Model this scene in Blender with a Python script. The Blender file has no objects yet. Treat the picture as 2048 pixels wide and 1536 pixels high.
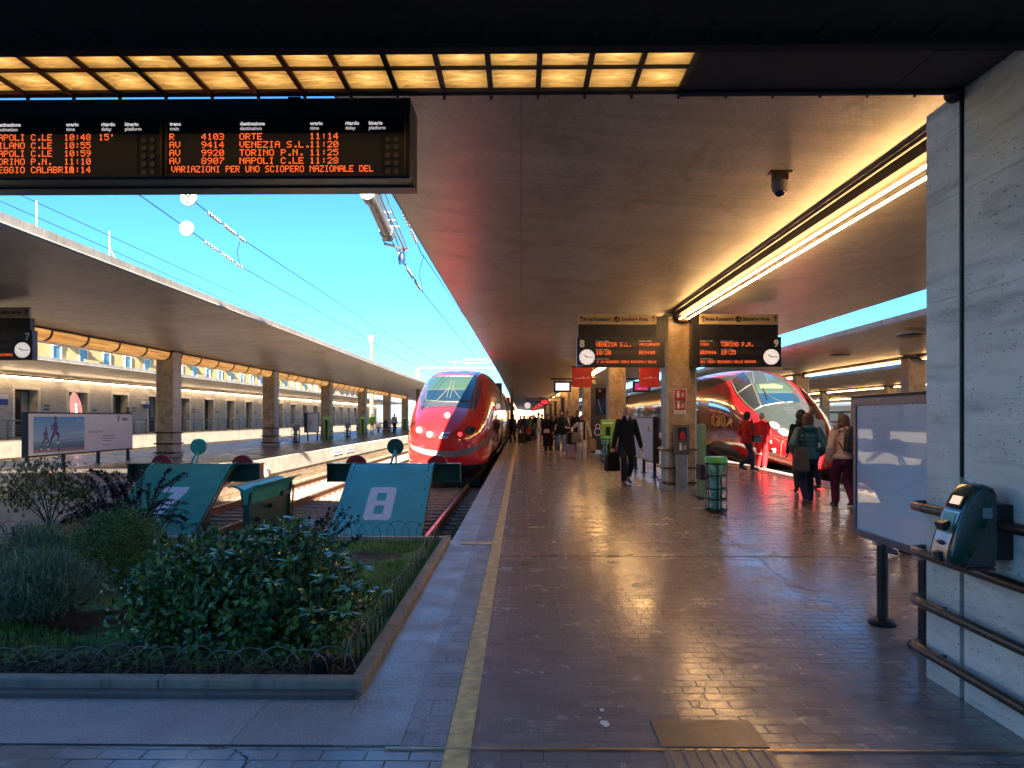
import bpy, bmesh, math, random
from mathutils import Vector, Matrix, noise
R = math.radians
PI = math.pi
sc = bpy.context.scene
col = sc.collection
# ------------------------------------------------------------------ camera
cam_d = bpy.data.cameras.new("camera")
cam = bpy.data.objects.new("camera", cam_d)
col.objects.link(cam)
cam.location = (0, 0, 1.52)
YAW = math.atan(18 / 1420)
cam.rotation_euler = (R(90), 0, YAW)
cam_d.sensor_width = 36
cam_d.lens = 36 * 1420 / 2048
cam_d.shift_y = 67 / 2048
cam_d.clip_start = 0.05
cam_d.clip_end = 6000
sc.camera = cam
# ------------------------------------------------------------------ sky and sun
SUN_EL, SUN_AZ = 22.0, 173.0      # degrees; azimuth clockwise from +Y
w = bpy.data.worlds.new("World")
sc.world = w
w.use_nodes = True
nt = w.node_tree
sky = nt.nodes.new("ShaderNodeTexSky")
sky.sky_type = 'NISHITA'
sky.sun_disc = False
sky.sun_elevation = R(SUN_EL)
sky.sun_rotation = R(SUN_AZ)
sky.altitude = 50
sky.air_density = 0.6
sky.dust_density = 0.0
sky.ozone_density = 6.0
bg = nt.nodes["Background"]
bg.inputs[1].default_value = 0.063
tint = nt.nodes.new("ShaderNodeMix"); tint.data_type = 'RGBA'; tint.blend_type = 'MULTIPLY'
tint.inputs[0].default_value = 1; tint.inputs[7].default_value = (.175, .30, .31, 1)
nt.links.new(sky.outputs[0], tint.inputs[6]); nt.links.new(tint.outputs[2], bg.inputs[0])
sd = bpy.data.lights.new("sun", 'SUN')
sd.energy = 2.6
sd.angle = R(0.5)
sd.color = (1.0, 0.88, 0.72)
so = bpy.data.objects.new("sun", sd)
col.objects.link(so)
sv = Vector((math.sin(R(SUN_AZ)) * math.cos(R(SUN_EL)), math.cos(R(SUN_AZ)) * math.cos(R(SUN_EL)), math.sin(R(SUN_EL))))
so.rotation_euler = sv.to_track_quat('Z', 'Y').to_euler()
so.location = (0, 0, 30)
sc.view_settings.view_transform = 'Standard'
sc.view_settings.look = 'None'
sc.view_settings.exposure = 4.35
sc.view_settings.gamma = 1.0
sc.render.engine = 'CYCLES'
sc.cycles.max_bounces = 7
sc.cycles.diffuse_bounces = 4
sc.cycles.glossy_bounces = 4
sc.cycles.transmission_bounces = 4
sc.cycles.transparent_max_bounces = 6
sc.cycles.sample_clamp_indirect = 6
sc.cycles.use_denoising = True

# ------------------------------------------------------------------ materials
MATS = {}
def srgb(r, g, b):
    f = lambda c: (c / 255 / 12.92) if c <= 10 else ((c / 255 + 0.055) / 1.055) ** 2.4
    return (f(r), f(g), f(b))
class NT:
    """small helper round a node tree"""
    def __init__(s, name):
        s.m = bpy.data.materials.new(name); s.m.use_nodes = True
        s.t = s.m.node_tree; s.b = s.t.nodes["Principled BSDF"]
    def n(s, kind, **kw):
        x = s.t.nodes.new("ShaderNode" + kind)
        for k, v in kw.items():
            if k.startswith("i_"):
                k = k[2:]
                x.inputs[int(k) if k.isdigit() else k.replace("_", " ")].default_value = v
            else: setattr(x, k, v)
        return x
    def l(s, a, b): s.t.links.new(a, b)
    def pos(s, scale=(1, 1, 1), rot=(0, 0, 0), obj=False):
        mp = s.n("Mapping"); mp.inputs["Scale"].default_value = scale; mp.inputs["Rotation"].default_value = rot
        if obj: s.l(s.n("TexCoord").outputs["Object"], mp.inputs[0])
        else: s.l(s.n("NewGeometry").outputs["Position"], mp.inputs[0])
        return mp.outputs[0]
    def noise(s, vec, scale, detail=4, rough=.55, dist=0):
        x = s.n("TexNoise"); x.inputs["Scale"].default_value = scale; x.inputs["Detail"].default_value = detail
        x.inputs["Roughness"].default_value = rough; x.inputs["Distortion"].default_value = dist
        s.l(vec, x.inputs["Vector"]); return x.outputs["Fac"]
    def ramp(s, fac, stops, interp='LINEAR'):
        x = s.n("ValToRGB"); cr = x.color_ramp; cr.interpolation = interp
        while len(cr.elements) < len(stops): cr.elements.new(0.5)
        for e, (p, c) in zip(cr.elements, stops):
            e.position = p; e.color = (*c, 1) if len(c) == 3 else c
        s.l(fac, x.inputs[0]); return x.outputs[0]
    def mix(s, fac, a, b, mode='MIX'):
        x = s.n("Mix", data_type='RGBA', blend_type=mode)
        for v, i in ((fac, 0), (a, 6), (b, 7)):
            if hasattr(v, "links"): s.l(v, x.inputs[i])
            else: x.inputs[i].default_value = (*v, 1) if isinstance(v, tuple) and len(v) == 3 else v
        return x.outputs[2]
    def math(s, op, a, b=0.0, c=None):
        x = s.n("Math", operation=op)
        for i, v in enumerate((a, b, c)):
            if v is None: continue
            if hasattr(v, "links"): s.l(v, x.inputs[i])
            else: x.inputs[i].default_value = v
        return x.outputs[0]
    def bump(s, h, strength=.3, dist=.01):
        x = s.n("Bump"); x.inputs["Strength"].default_value = strength; x.inputs["Distance"].default_value = dist
        s.l(h, x.inputs["Height"]); s.l(x.outputs[0], s.b.inputs["Normal"]); return x
    def set(s, **kw):
        for k, v in kw.items():
            i = s.b.inputs[k.replace("_", " ")]
            if hasattr(v, "links"): s.l(v, i)
            else: i.default_value = (*v, 1) if isinstance(v, tuple) and len(v) == 3 else v
        return s
def M(name, c=None, rough=.6, metal=0., var=.12, scale=6., bump=0., bscale=40., emit=None, es=1., coat=0., spec=.5, rvar=.1, stretch=(1, 1, 1), sub=0.):
    """plain material with procedural unevenness in colour, gloss and surface"""
    if name in MATS: return MATS[name]
    t = NT(name)
    v = t.pos(stretch)
    f = t.noise(v, scale, 5, .6)
    dark = tuple(x * (1 - var) for x in c); light = tuple(min(1, x * (1 + var)) for x in c)
    t.set(Base_Color=t.ramp(f, [(.3, dark), (.7, light)]), Metallic=metal, Coat_Weight=coat, Specular_IOR_Level=spec)
    g = t.noise(v, scale * 2.3, 3)
    t.set(Roughness=t.math('MULTIPLY_ADD', g, rvar * 2, rough - rvar))
    if bump: t.bump(t.noise(v, bscale, 4), bump, .01)
    if emit: t.set(Emission_Color=emit, Emission_Strength=es)
    MATS[name] = t.m
    return t.m
# ------------------------------------------------------------------ mesh builder
class MB:
    def __init__(s): s.v = []; s.f = []; s.mi = []; s.cur = 0
    def add(s, vs, fs, mi=None):
        o = len(s.v); s.v += [tuple(p) for p in vs]
        s.f += [tuple(i + o for i in f) for f in fs]; s.mi += [s.cur if mi is None else mi] * len(fs); return s
    def box(s, x0, x1, y0, y1, z0, z1, mi=None):
        vs = [(x, y, z) for z in (z0, z1) for y in (y0, y1) for x in (x0, x1)]
        return s.add(vs, [(0, 2, 3, 1), (4, 5, 7, 6), (0, 1, 5, 4), (2, 6, 7, 3), (0, 4, 6, 2), (1, 3, 7, 5)], mi)
    def obox(s, c, hx, hy, hz, rot=(0, 0, 0), mi=None):
        from mathutils import Euler
        m = Euler(rot).to_matrix(); c = Vector(c)
        vs = [c + m @ Vector((x, y, z)) for z in (-hz, hz) for y in (-hy, hy) for x in (-hx, hx)]
        return s.add(vs, [(0, 2, 3, 1), (4, 5, 7, 6), (0, 1, 5, 4), (2, 6, 7, 3), (0, 4, 6, 2), (1, 3, 7, 5)], mi)
    def rings(s, rs, closed=True, cap=True, mi=None):
        """loft through rings of equal point count"""
        n = len(rs[0]); o = []
        vs = [p for r in rs for p in r]; fs = []
        for i in range(len(rs) - 1):
            for j in range(n if closed else n - 1):
                a = i * n + j; b = i * n + (j + 1) % n
                fs.append((a, b, b + n, a + n))
        if cap and closed:
            fs.append(tuple(range(n - 1, -1, -1))); fs.append(tuple((len(rs) - 1) * n + j for j in range(n)))
        return s.add(vs, fs, mi)
    def tube(s, p0, p1, r, r2=None, n=10, cap=True, mi=None):
        return s.path([p0, p1], [r, r if r2 is None else r2], n, cap, mi)
    def path(s, pts, r, n=8, cap=True, mi=None, flat=None):
        pts = [Vector(p) for p in pts]
        if not isinstance(r, (list, tuple)): r = [r] * len(pts)
        rs = []; up = None
        for i, p in enumerate(pts):
            d = (pts[min(i + 1, len(pts) - 1)] - pts[max(i - 1, 0)])
            d = d.normalized() if d.length > 1e-9 else Vector((0, 0, 1))
            if up is None:
                up = Vector((0, 0, 1)) if abs(d.z) < .9 else Vector((0, 1, 0))
            a = up.cross(d).normalized(); b = d.cross(a); up = b
            rs.append([p + (a * math.cos(2 * PI * k / n) + b * math.sin(2 * PI * k / n)) * r[i] for k in range(n)])
        return s.rings(rs, True, cap, mi)
    def lathe(s, prof, c=(0, 0, 0), n=20, mi=None, sx=1, sy=1):
        rs = [[(c[0] + max(r, 1e-4) * math.cos(2 * PI * k / n) * sx, c[1] + max(r, 1e-4) * math.sin(2 * PI * k / n) * sy, c[2] + z) for k in range(n)] for r, z in prof]
        return s.rings(rs, True, True, mi)
    def prism(s, out, axis, a0, a1, mi=None):
        """extrude a 2-D outline. axis x: outline is (y,z); y: (x,z); z: (x,y)"""
        f = {'x': lambda p, a: (a, p[0], p[1]), 'y': lambda p, a: (p[0], a, p[1]), 'z': lambda p, a: (p[0], p[1], a)}[axis]
        return s.rings([[f(p, a0) for p in out], [f(p, a1) for p in out]], True, True, mi)
    def sphere(s, c, r, n=12, m=8, mi=None):
        if not isinstance(r, (list, tuple)): r = (r, r, r)
        rs = [[(c[0] + r[0] * math.sin(PI * i / m) * math.cos(2 * PI * k / n), c[1] + r[1] * math.sin(PI * i / m) * math.sin(2 * PI * k / n), c[2] - r[2] * math.cos(PI * i / m)) for k in range(n)] for i in range(m + 1)]
        rs[0] = [(c[0] + 1e-4 * math.cos(2 * PI * k / n), c[1] + 1e-4 * math.sin(2 * PI * k / n), c[2] - r[2]) for k in range(n)]
        rs[-1] = [(c[0] + 1e-4 * math.cos(2 * PI * k / n), c[1] + 1e-4 * math.sin(2 * PI * k / n), c[2] + r[2]) for k in range(n)]
        return s.rings(rs, True, True, mi)
    def quad(s, a, b, c, d, mi=None): return s.add([a, b, c, d], [(0, 1, 2, 3)], mi)
    def build(s, name, mats, parent=None, world=False, smooth=False, bevel=0., norm=False):
        me = bpy.data.meshes.new(name)
        vs = s.v
        if world and parent is not None:
            L = parent.location; vs = [(p[0] - L.x, p[1] - L.y, p[2] - L.z) for p in vs]
        me.from_pydata(vs, [], s.f)
        if not isinstance(mats, (list, tuple)): mats = [mats]
        for m in mats: me.materials.append(m)
        me.polygons.foreach_set("material_index", s.mi)
        if norm:
            bm = bmesh.new(); bm.from_mesh(me); bmesh.ops.recalc_face_normals(bm, faces=bm.faces); bm.to_mesh(me); bm.free()
        me.update()
        if smooth:
            me.polygons.foreach_set("use_smooth", [True] * len(me.polygons))
            if smooth != 'all':
                try: me.set_sharp_from_angle(angle=R(38 if smooth is True else smooth))
                except Exception: pass
        o = bpy.data.objects.new(name, me); col.objects.link(o)
        if parent is not None: o.parent = parent
        if bevel:
            b = o.modifiers.new("bevel", 'BEVEL'); b.width = bevel; b.segments = 2; b.limit_method = 'ANGLE'; b.angle_limit = R(40)
        return o
def tag(o, label, cat=None, group=None, kind=None):
    if label: o["label"] = label
    if cat: o["category"] = cat
    if group: o["group"] = group
    if kind: o["kind"] = kind
    return o
def thing(name, loc, label, cat, group=None, rz=0.):
    o = bpy.data.objects.new(name, None); col.objects.link(o)
    o.empty_display_size = .2
    o.location = loc; o.rotation_euler = (0, 0, rz)
    return tag(o, label, cat, group)
def structure(o): o["kind"] = "structure"; return o
KIDS = {}
def copy_tree(o, loc=None, rz=None, label=None, group=None, parent=None, scale=None):
    c = o.copy(); col.objects.link(c)
    if parent is not None: c.parent = parent
    for ch in list(o.children): copy_tree(ch, parent=c)
    if loc is not None: c.location = loc
    if rz is not None: c.rotation_euler = (0, 0, rz)
    if label: c["label"] = label
    if group: c["group"] = group
    if scale: c.scale = scale
    return c
def text_mesh(txt, size, mat, name, parent, mw, ext=.002, align='CENTER', bold=0., sx=1.):
    """lettering as a mesh; mw: 4x4 matrix placing the text plane (x right, y up) in the parent's space"""
    cu = bpy.data.curves.new(name, 'FONT'); cu.body = txt; cu.size = size; cu.extrude = ext
    cu.align_x = align; cu.align_y = 'CENTER'; cu.offset = bold; cu.resolution_u = 3
    ob = bpy.data.objects.new(name, cu); col.objects.link(ob)
    dg = bpy.context.evaluated_depsgraph_get()
    me = bpy.data.meshes.new_from_object(ob.evaluated_get(dg))
    bpy.data.objects.remove(ob); bpy.data.curves.remove(cu)
    me.transform(Matrix.Diagonal((sx, 1, 1, 1))); me.transform(mw)
    me.materials.clear(); me.materials.append(mat); me.name = name
    o = bpy.data.objects.new(name, me); col.objects.link(o)
    if parent is not None: o.parent = parent
    return o
def face_mw(o, right, up):
    r = Vector(right).normalized(); u = Vector(up).normalized(); n = r.cross(u)
    return Matrix(((r.x, u.x, n.x, o[0]), (r.y, u.y, n.y, o[1]), (r.z, u.z, n.z, o[2]), (0, 0, 0, 1)))
FRONT = ((1, 0, 0), (0, 0, 1))       # text that reads from -Y
_F = """A01110100011000111111100011000110001
B11110100011000111110100011000111110
C01110100011000010000100001000101110
D11110100011000110001100011000111110
E11111100001000011110100001000011111
F11111100001000011110100001000010000
G01110100011000010111100011000101110
H10001100011000111111100011000110001
I01110001000010000100001000010001110
L10000100001000010000100001000011111
M10001110111010110101100011000110001
N10001110011010110011100011000110001
O01110100011000110001100011000101110
P11110100011000111110100001000010000
R11110100011000111110101001001010001
S01111100001000001110000010000111110
T11111001000010000100001000010000100
U10001100011000110001100011000101110
V10001100011000110001100010101000100
Z11111000010001000100010001000011111
K10001100101010011000101001001010001
001110100011001110101110011000101110
100100011000010000100001000010001110
201110100010000100010001000100011111
311110000010000101110000010000111110
400010001100101010010111110001000010
511111100001111000001000011000101110
600110010001000011110100011000101110
711111000010001000100010000100001000
801110100011000101110100011000101110
901110100011000101111000010001001100
:00000001000010000000001000010000000
.00000000000000000000000000011000110
'00100001000010000000000000000000000
/00001000010001000100010001000010000
-00000000000000011111000000000000000""".split("\n")
LED = {l[0]: l[1:] for l in _F}
def led(mb, txt, x, z, h, y, w=None, adv=6, skew=0.):
    """dot-matrix letters on a plane facing -Y; top-left at (x,z), h: letter height"""
    p = h / 7; q = (w or p); r = .44
    for ch in txt:
        g = LED.get(ch)
        if g:
            for i, b in enumerate(g):
                if b == '1':
                    cx = x + (i % 5) * q + skew * (6 - i // 5) * q; cz = z - (i // 5 + .5) * p
                    mb.quad((cx - r * q, y, cz - r * p), (cx + r * q, y, cz - r * p), (cx + r * q, y, cz + r * p), (cx - r * q, y, cz + r * p))
        x += adv * q
    return x
def at(px, py, Y):
    """world point at depth Y seen at pixel (px,py) of the 2048 px wide photograph"""
    a = math.atan((px - 1024) / 1420) - YAW
    X = Y * math.tan(a)
    depth = Y * math.cos(YAW) - X * math.sin(YAW)
    return (X, Y, 1.52 - (py - 835) * depth / 1420)
# ------------------------------------------------------------------ shared materials
def mat_paving():
    t = NT("clay_paving"); v = t.pos()
    br = t.n("TexBrick"); br.inputs["Scale"].default_value = 1.0; br.inputs["Mortar Size"].default_value = .0048; br.inputs["Mortar Smooth"].default_value = .3
    br.inputs["Brick Width"].default_value = .2; br.inputs["Row Height"].default_value = .098; br.inputs["Bias"].default_value = 0
    br.inputs["Color1"].default_value = (0, 0, 0, 1); br.inputs["Color2"].default_value = (1, 1, 1, 1); br.inputs["Mortar"].default_value = (0.5, .5, .5, 1)
    wob = t.noise(v, 1.3, 2)
    av = t.n("VectorMath", operation='MULTIPLY_ADD'); t.l(v, av.inputs[0]); av.inputs[1].default_value = (1, 1, 1)
    cmb = t.n("CombineXYZ"); t.l(t.math('MULTIPLY', t.math('SUBTRACT', t.noise(v, 5, 3), .5), .012), cmb.inputs[1]); t.l(t.math('MULTIPLY', t.math('SUBTRACT', wob, .5), .02), cmb.inputs[0])
    t.l(cmb.outputs[0], av.inputs[2]); t.l(av.outputs[0], br.inputs["Vector"])
    tone = t.ramp(br.outputs["Color"], [(0, (.215, .185, .175)), (.5, (.27, .24, .228)), (1, (.325, .295, .285))])
    big = t.noise(v, .55, 5, .6, .4)
    tone = t.mix(t.ramp(big, [(.35, (0, 0, 0)), (.7, (1, 1, 1))]), tone, (.36, .31, .28), 'MIX')
    stain = t.noise(v, 9, 6, .7)
    tone = t.mix(t.math('MULTIPLY', stain, .6), tone, (.09, .07, .062))
    # cracks
    vo = t.n("TexVoronoi", feature='DISTANCE_TO_EDGE'); vo.inputs["Scale"].default_value = .33
    dv = t.n("VectorMath", operation='ADD'); n2 = t.n("TexNoise"); n2.inputs["Scale"].default_value = 2.2; n2.inputs["Detail"].default_value = 6; t.l(v, n2.inputs["Vector"])
    t.l(v, dv.inputs[0]); t.l(n2.outputs["Color"], dv.inputs[1]); t.l(dv.outputs[0], vo.inputs["Vector"])
    crack = t.math('MULTIPLY', t.math('LESS_THAN', vo.outputs["Distance"], .0035), t.math('GREATER_THAN', t.noise(v, .4, 2), .52))
    joint = t.math('MULTIPLY', br.outputs["Fac"], t.ramp(t.noise(v, 3.1, 3), [(.3, (.25, .25, .25)), (.6, (1, 1, 1))]))
    dark = t.math('MAXIMUM', crack, t.math('MULTIPLY', joint, 1.0))
    base = t.mix(dark, tone, (.022, .016, .014))
    # pale worn droppings
    sp = t.n("TexVoronoi"); sp.inputs["Scale"].default_value = 3.0; t.l(v, sp.inputs["Vector"])
    spot = t.math('MULTIPLY', t.math('LESS_THAN', sp.outputs["Distance"], t.math('MULTIPLY', t.noise(v, 30, 2), .09)), t.math('GREATER_THAN', t.noise(v, .9, 1), .56))
    base = t.mix(t.math('MULTIPLY', spot, .7), base, (.42, .42, .40))
    rg = t.ramp(t.noise(v, 2.2, 6, .65), [(.3, (.14,) * 3), (.55, (.22,) * 3), (.8, (.36,) * 3)])
    rg = t.math('ADD', rg, t.math('MULTIPLY', dark, .4)); rg = t.math('MULTIPLY_ADD', t.math('SUBTRACT', t.noise(v, 13, 5, .7), .5), .34, rg); rg = t.math('MULTIPLY_ADD', t.math('SUBTRACT', br.outputs['Color'], .5), .05, rg)
    t.set(Base_Color=base, Roughness=rg, Specular_IOR_Level=.85)
    h = t.math('SUBTRACT', t.math('ADD', t.math('MULTIPLY', t.noise(v, 6, 3), .5), t.math('MULTIPLY', br.outputs["Color"], .22)), t.math('MULTIPLY', dark, 1.0))
    t.bump(h, .40, .008); return t.m
def mat_slab(name, c1, c2, bw, bh, rough=.45, fine=120, joint=.006):
    t = NT(name); v = t.pos()
    br = t.n("TexBrick"); br.offset = .37; br.inputs["Scale"].default_value = 1; br.inputs["Mortar Size"].default_value = joint; br.inputs["Brick Width"].default_value = bw; br.inputs["Row Height"].default_value = bh
    br.inputs["Color1"].default_value = (*c1, 1); br.inputs["Color2"].default_value = (*c2, 1); br.inputs["Mortar"].default_value = (.02, .018, .016, 1); t.l(v, br.inputs["Vector"])
    f = t.noise(v, fine, 2); g = t.noise(v, 3, 5, .65)
    c = t.mix(.55, br.outputs["Color"], t.ramp(f, [(.35, tuple(x * .5 for x in c1)), (.65, tuple(min(1, x * 1.6) for x in c2))]), 'MIX')
    c = t.mix(t.math('MULTIPLY', g, .6), c, tuple(x * .5 for x in c1))
    t.set(Base_Color=c, Roughness=t.ramp(g, [(.3, (rough - .12,) * 3), (.7, (rough + .2,) * 3)]))
    t.bump(t.math('SUBTRACT', t.math('MULTIPLY', f, .35), br.outputs["Fac"]), .35, .006); return t.m
def mat_canopy():
    t = NT("canopy_mosaic"); v = t.pos()
    st = t.pos((.35, 3.2, 1)); n = t.noise(st, 1.2, 6, .65, .3); sm = t.noise(v, .8, 5, .6)
    vo = t.n("TexBrick"); vo.inputs["Scale"].default_value = 1; vo.inputs["Brick Width"].default_value = .045; vo.inputs["Row Height"].default_value = .045; vo.offset = .5; vo.inputs["Mortar Size"].default_value = .003
    vo.inputs["Color1"].default_value = (.75, .75, .75, 1); vo.inputs["Color2"].default_value = (1, 1, 1, 1); vo.inputs["Mortar"].default_value = (.55, .55, .55, 1); t.l(v, vo.inputs["Vector"])
    c = t.ramp(n, [(.3, (.33, .315, .295)), (.5, (.49, .465, .435)), (.75, (.61, .58, .54))])
    c = t.mix(.75, c, vo.outputs["Color"], 'MULTIPLY')
    c = t.mix(t.ramp(sm, [(.45, (0, 0, 0)), (.8, (.6, .6, .6))]), c, (.26, .21, .18))
    cr = t.n("TexVoronoi", feature='DISTANCE_TO_EDGE'); cr.inputs["Scale"].default_value = 1; t.l(t.pos((.25, 1.1, 1)), cr.inputs["Vector"])
    c = t.mix(t.math('MULTIPLY', t.math('LESS_THAN', cr.outputs["Distance"], .006), .5), c, (.45, .40, .33))
    jb = t.n("TexBrick"); jb.inputs["Scale"].default_value = 1; jb.inputs["Brick Width"].default_value = 4.85; jb.inputs["Row Height"].default_value = 2.45; jb.offset = 0; jb.inputs["Mortar Size"].default_value = .012; t.l(v, jb.inputs["Vector"])
    c = t.mix(t.math('MULTIPLY', jb.outputs["Fac"], .45), c, (.12, .10, .085))
    bl = t.noise(t.pos((1, .5, 1)), 1.7, 7, .72, .6); c = t.mix(t.ramp(bl, [(.52, (0, 0, 0)), (.62, (.55, .55, .55)), (.66, (.1, .1, .1))]), c, (.20, .165, .14))
    t.set(Base_Color=c, Roughness=t.math('MULTIPLY_ADD', n, .2, .28), Specular_IOR_Level=.8)
    t.bump(t.math('ADD', vo.outputs["Color"], t.math('MULTIPLY', n, 1.6)), .35, .006); return t.m
def mat_concrete(name, c, streak=True, rough=.8):
    t = NT(name); v = t.pos(); s2 = t.pos((1.5, 1.5, .25)); a = t.noise(v, 2.2, 6, .65); b = t.noise(s2, 7, 5, .7)
    cc = t.ramp(a, [(.3, tuple(x * .72 for x in c)), (.7, tuple(min(1, x * 1.15) for x in c))])
    if streak: cc = t.mix(t.ramp(b, [(.5, (0, 0, 0)), (.72, (.75, .75, .75))]), cc, tuple(x * .38 for x in c))
    t.set(Base_Color=cc, Roughness=rough); t.bump(t.noise(v, 60, 4), .3, .006); return t.m
def mat_travertine(name="travertine", c=(.76, .72, .63)):
    t = NT(name); v = t.pos((.9, .9, 7)); a = t.noise(v, 1.6, 6, .6, .5)
    cc = t.ramp(a, [(.25, tuple(x * .5 for x in c)), (.45, tuple(x * .9 for x in c)), (.75, tuple(x * 1.16 for x in c))])
    g = t.noise(t.pos(), 1.1, 5, .7, .4); cc = t.mix(t.ramp(g, [(.4, (0, 0, 0)), (.75, (.65, .65, .65))]), cc, tuple(x * .55 for x in c))
    pv = t.pos((1, 1, 3.2)); pn = t.noise(pv, 30, 3, .5, .3); pm = t.noise(t.pos((.8, .8, 3)), 2.0, 3, .5)
    pit = t.math('MULTIPLY', t.math('GREATER_THAN', pn, .655), t.math('GREATER_THAN', pm, .46))
    cc = t.mix(t.math('MULTIPLY', pit, .8), cc, (.10, .085, .07))
    t.set(Base_Color=cc, Roughness=.52)
    t.bump(t.math('SUBTRACT', t.math('MULTIPLY', a, .35), pit), .5, .006); return t.m
def mat_marble():
    t = NT("brown_marble"); v = t.pos((1, 1, .8)); d = t.n("VectorMath", operation='ADD'); n2 = t.n("TexNoise"); n2.inputs["Scale"].default_value = 3; n2.inputs["Detail"].default_value = 4; t.l(v, n2.inputs["Vector"]); t.l(v, d.inputs[0]); t.l(n2.outputs["Color"], d.inputs[1])
    vo = t.n("TexVoronoi", feature='DISTANCE_TO_EDGE'); vo.inputs["Scale"].default_value = 5.5; t.l(d.outputs[0], vo.inputs["Vector"])
    vein = t.ramp(vo.outputs["Distance"], [(0, (1, 1, 1)), (.09, (0, 0, 0))]); a = t.noise(v, 2.6, 6, .65, .8)
    c = t.ramp(a, [(.3, (.22, .14, .075)), (.55, (.34, .235, .13)), (.75, (.46, .35, .22))])
    c = t.mix(t.math('MULTIPLY', vein, t.ramp(t.noise(v, 4, 2), [(.4, (.1,) * 3), (.65, (.85,) * 3)])), c, (.62, .50, .34))
    t.set(Base_Color=c, Roughness=t.math('MULTIPLY_ADD', a, .2, .18)); t.bump(a, .06, .01); return t.m
def mat_ballast():
    t = NT("ballast_stones"); v = t.pos(); vo = t.n("TexVoronoi"); vo.inputs["Scale"].default_value = 17; t.l(v, vo.inputs["Vector"])
    a = t.noise(v, 1.2, 5, .6)
    c = t.ramp(t.math('MULTIPLY', vo.outputs["Distance"], 1.4), [(0, (.48, .41, .32)), (.5, (.33, .28, .22)), (1, (.09, .07, .055))])
    c = t.mix(.5, c, vo.outputs["Color"], 'SOFT_LIGHT'); c = t.mix(t.math('MULTIPLY', a, .5), c, (.20, .13, .08))
    t.set(Base_Color=c, Roughness=.9); t.bump(t.math('SUBTRACT', 1.0, vo.outputs["Distance"]), .9, .05); return t.m
def mat_oldwall():
    t = NT("platform_wall_stone"); v = t.pos(); sx = t.n("SeparateXYZ"); t.l(v, sx.inputs[0])
    z = t.math('ADD', sx.outputs[2], t.math('MULTIPLY', t.math('SUBTRACT', t.noise(v, 5, 4), .5), .10))
    rust = t.noise(t.pos((1, 1, 3)), 4, 6, .7)
    low = t.ramp(rust, [(.35, (.42, .36, .26)), (.55, (.36, .25, .14)), (.7, (.30, .15, .07))])
    br = t.n("TexBrick"); br.inputs["Scale"].default_value = 1; br.inputs["Brick Width"].default_value = .42; br.inputs["Row Height"].default_value = .17; br.inputs["Mortar Size"].default_value = .012
    br.inputs["Color1"].default_value = (.7, .7, .7, 1); br.inputs["Color2"].default_value = (1, 1, 1, 1); br.inputs["Mortar"].default_value = (.4, .4, .4, 1)
    cmb = t.n("CombineXYZ"); t.l(sx.outputs[1], cmb.inputs[0]); t.l(sx.outputs[2], cmb.inputs[1]); t.l(cmb.outputs[0], br.inputs["Vector"])
    low = t.mix(.8, low, br.outputs["Color"], 'MULTIPLY')
    t.set(Base_Color=low, Roughness=.85); t.bump(t.noise(v, 30, 5), .6, .02); return t.m
m_pave = mat_paving()
m_slab = mat_slab("granite_slab", (.30, .295, .29), (.40, .395, .38), 1.35, 2.2, .40)
m_slab2 = mat_slab("grey_paver", (.25, .235, .225), (.33, .31, .30), .34, .2, .4)
m_dplat = mat_slab("dark_platform_paving", (.10, .085, .07), (.14, .12, .10), .3, .3, .33, 60, .004)
m_canopy = mat_canopy()
m_fascia = mat_concrete("canopy_fascia_concrete", (.36, .33, .28))
m_conc = mat_concrete("platform_edge_concrete", (.46, .43, .36), False)
m_soff = mat_concrete("dark_ceiling_plaster", (.05, .042, .04), False, .75)
m_trav = mat_travertine()
m_trav2 = mat_travertine("building_travertine", (.50, .46, .38))
m_marble = mat_marble()
m_ballast = mat_ballast()
m_oldwall = mat_oldwall()
m_yellow = M("yellow_line_paint", (.62, .46, .16), .5, var=.35, scale=14, bump=.2)
m_black = M("black_metal", (.012, .012, .013), .35, var=.3)
m_dark = M("dark_steel", (.03, .03, .032), .4, .6, var=.3)
m_bronze = M("bronze_bar", (.10, .075, .055), .32, .85, var=.3, scale=12)
m_steel = M("brushed_steel", (.42, .40, .38), .32, .9, var=.2, scale=10)
m_rail = M("rusty_rail_side", (.16, .07, .035), .8, var=.35, scale=20, bump=.3)
m_railtop = M("worn_rail_top", (.30, .22, .19), .35, .7, var=.3, scale=9)
m_tie = M("sleeper_concrete", (.28, .22, .15), .9, var=.3, scale=9, bump=.3)
m_white = M("white_paint", (.75, .76, .78), .4, var=.05)
m_glassdark = M("dark_window_glass", (.012, .014, .016), .06, var=.2, rvar=.02, spec=.8)
m_led = M("orange_led", (.6, .12, .03), .5, emit=(1, .13, .025), es=.085)
m_ledbg = M("led_matrix", (.035, .025, .02), .35, var=.15, scale=60)
m_tubelamp = M("lit_fluorescent_tube", (.9, .8, .6), .4, emit=(1, .55, .20), es=3.8)
m_tube2 = M("lit_wall_tube", (.9, .8, .6), .4, emit=(1, .70, .42), es=1.6)
m_soff2 = M("shaded_ceiling_black", (.010, .009, .009), .85)  # ceiling shade put into the colour, since the sky gap lights it
m_letter = M("pale_lettering", (.80, .76, .74), .5, var=.04)
m_ink = M("black_ink", (.015, .015, .018), .5, var=.1)
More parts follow.
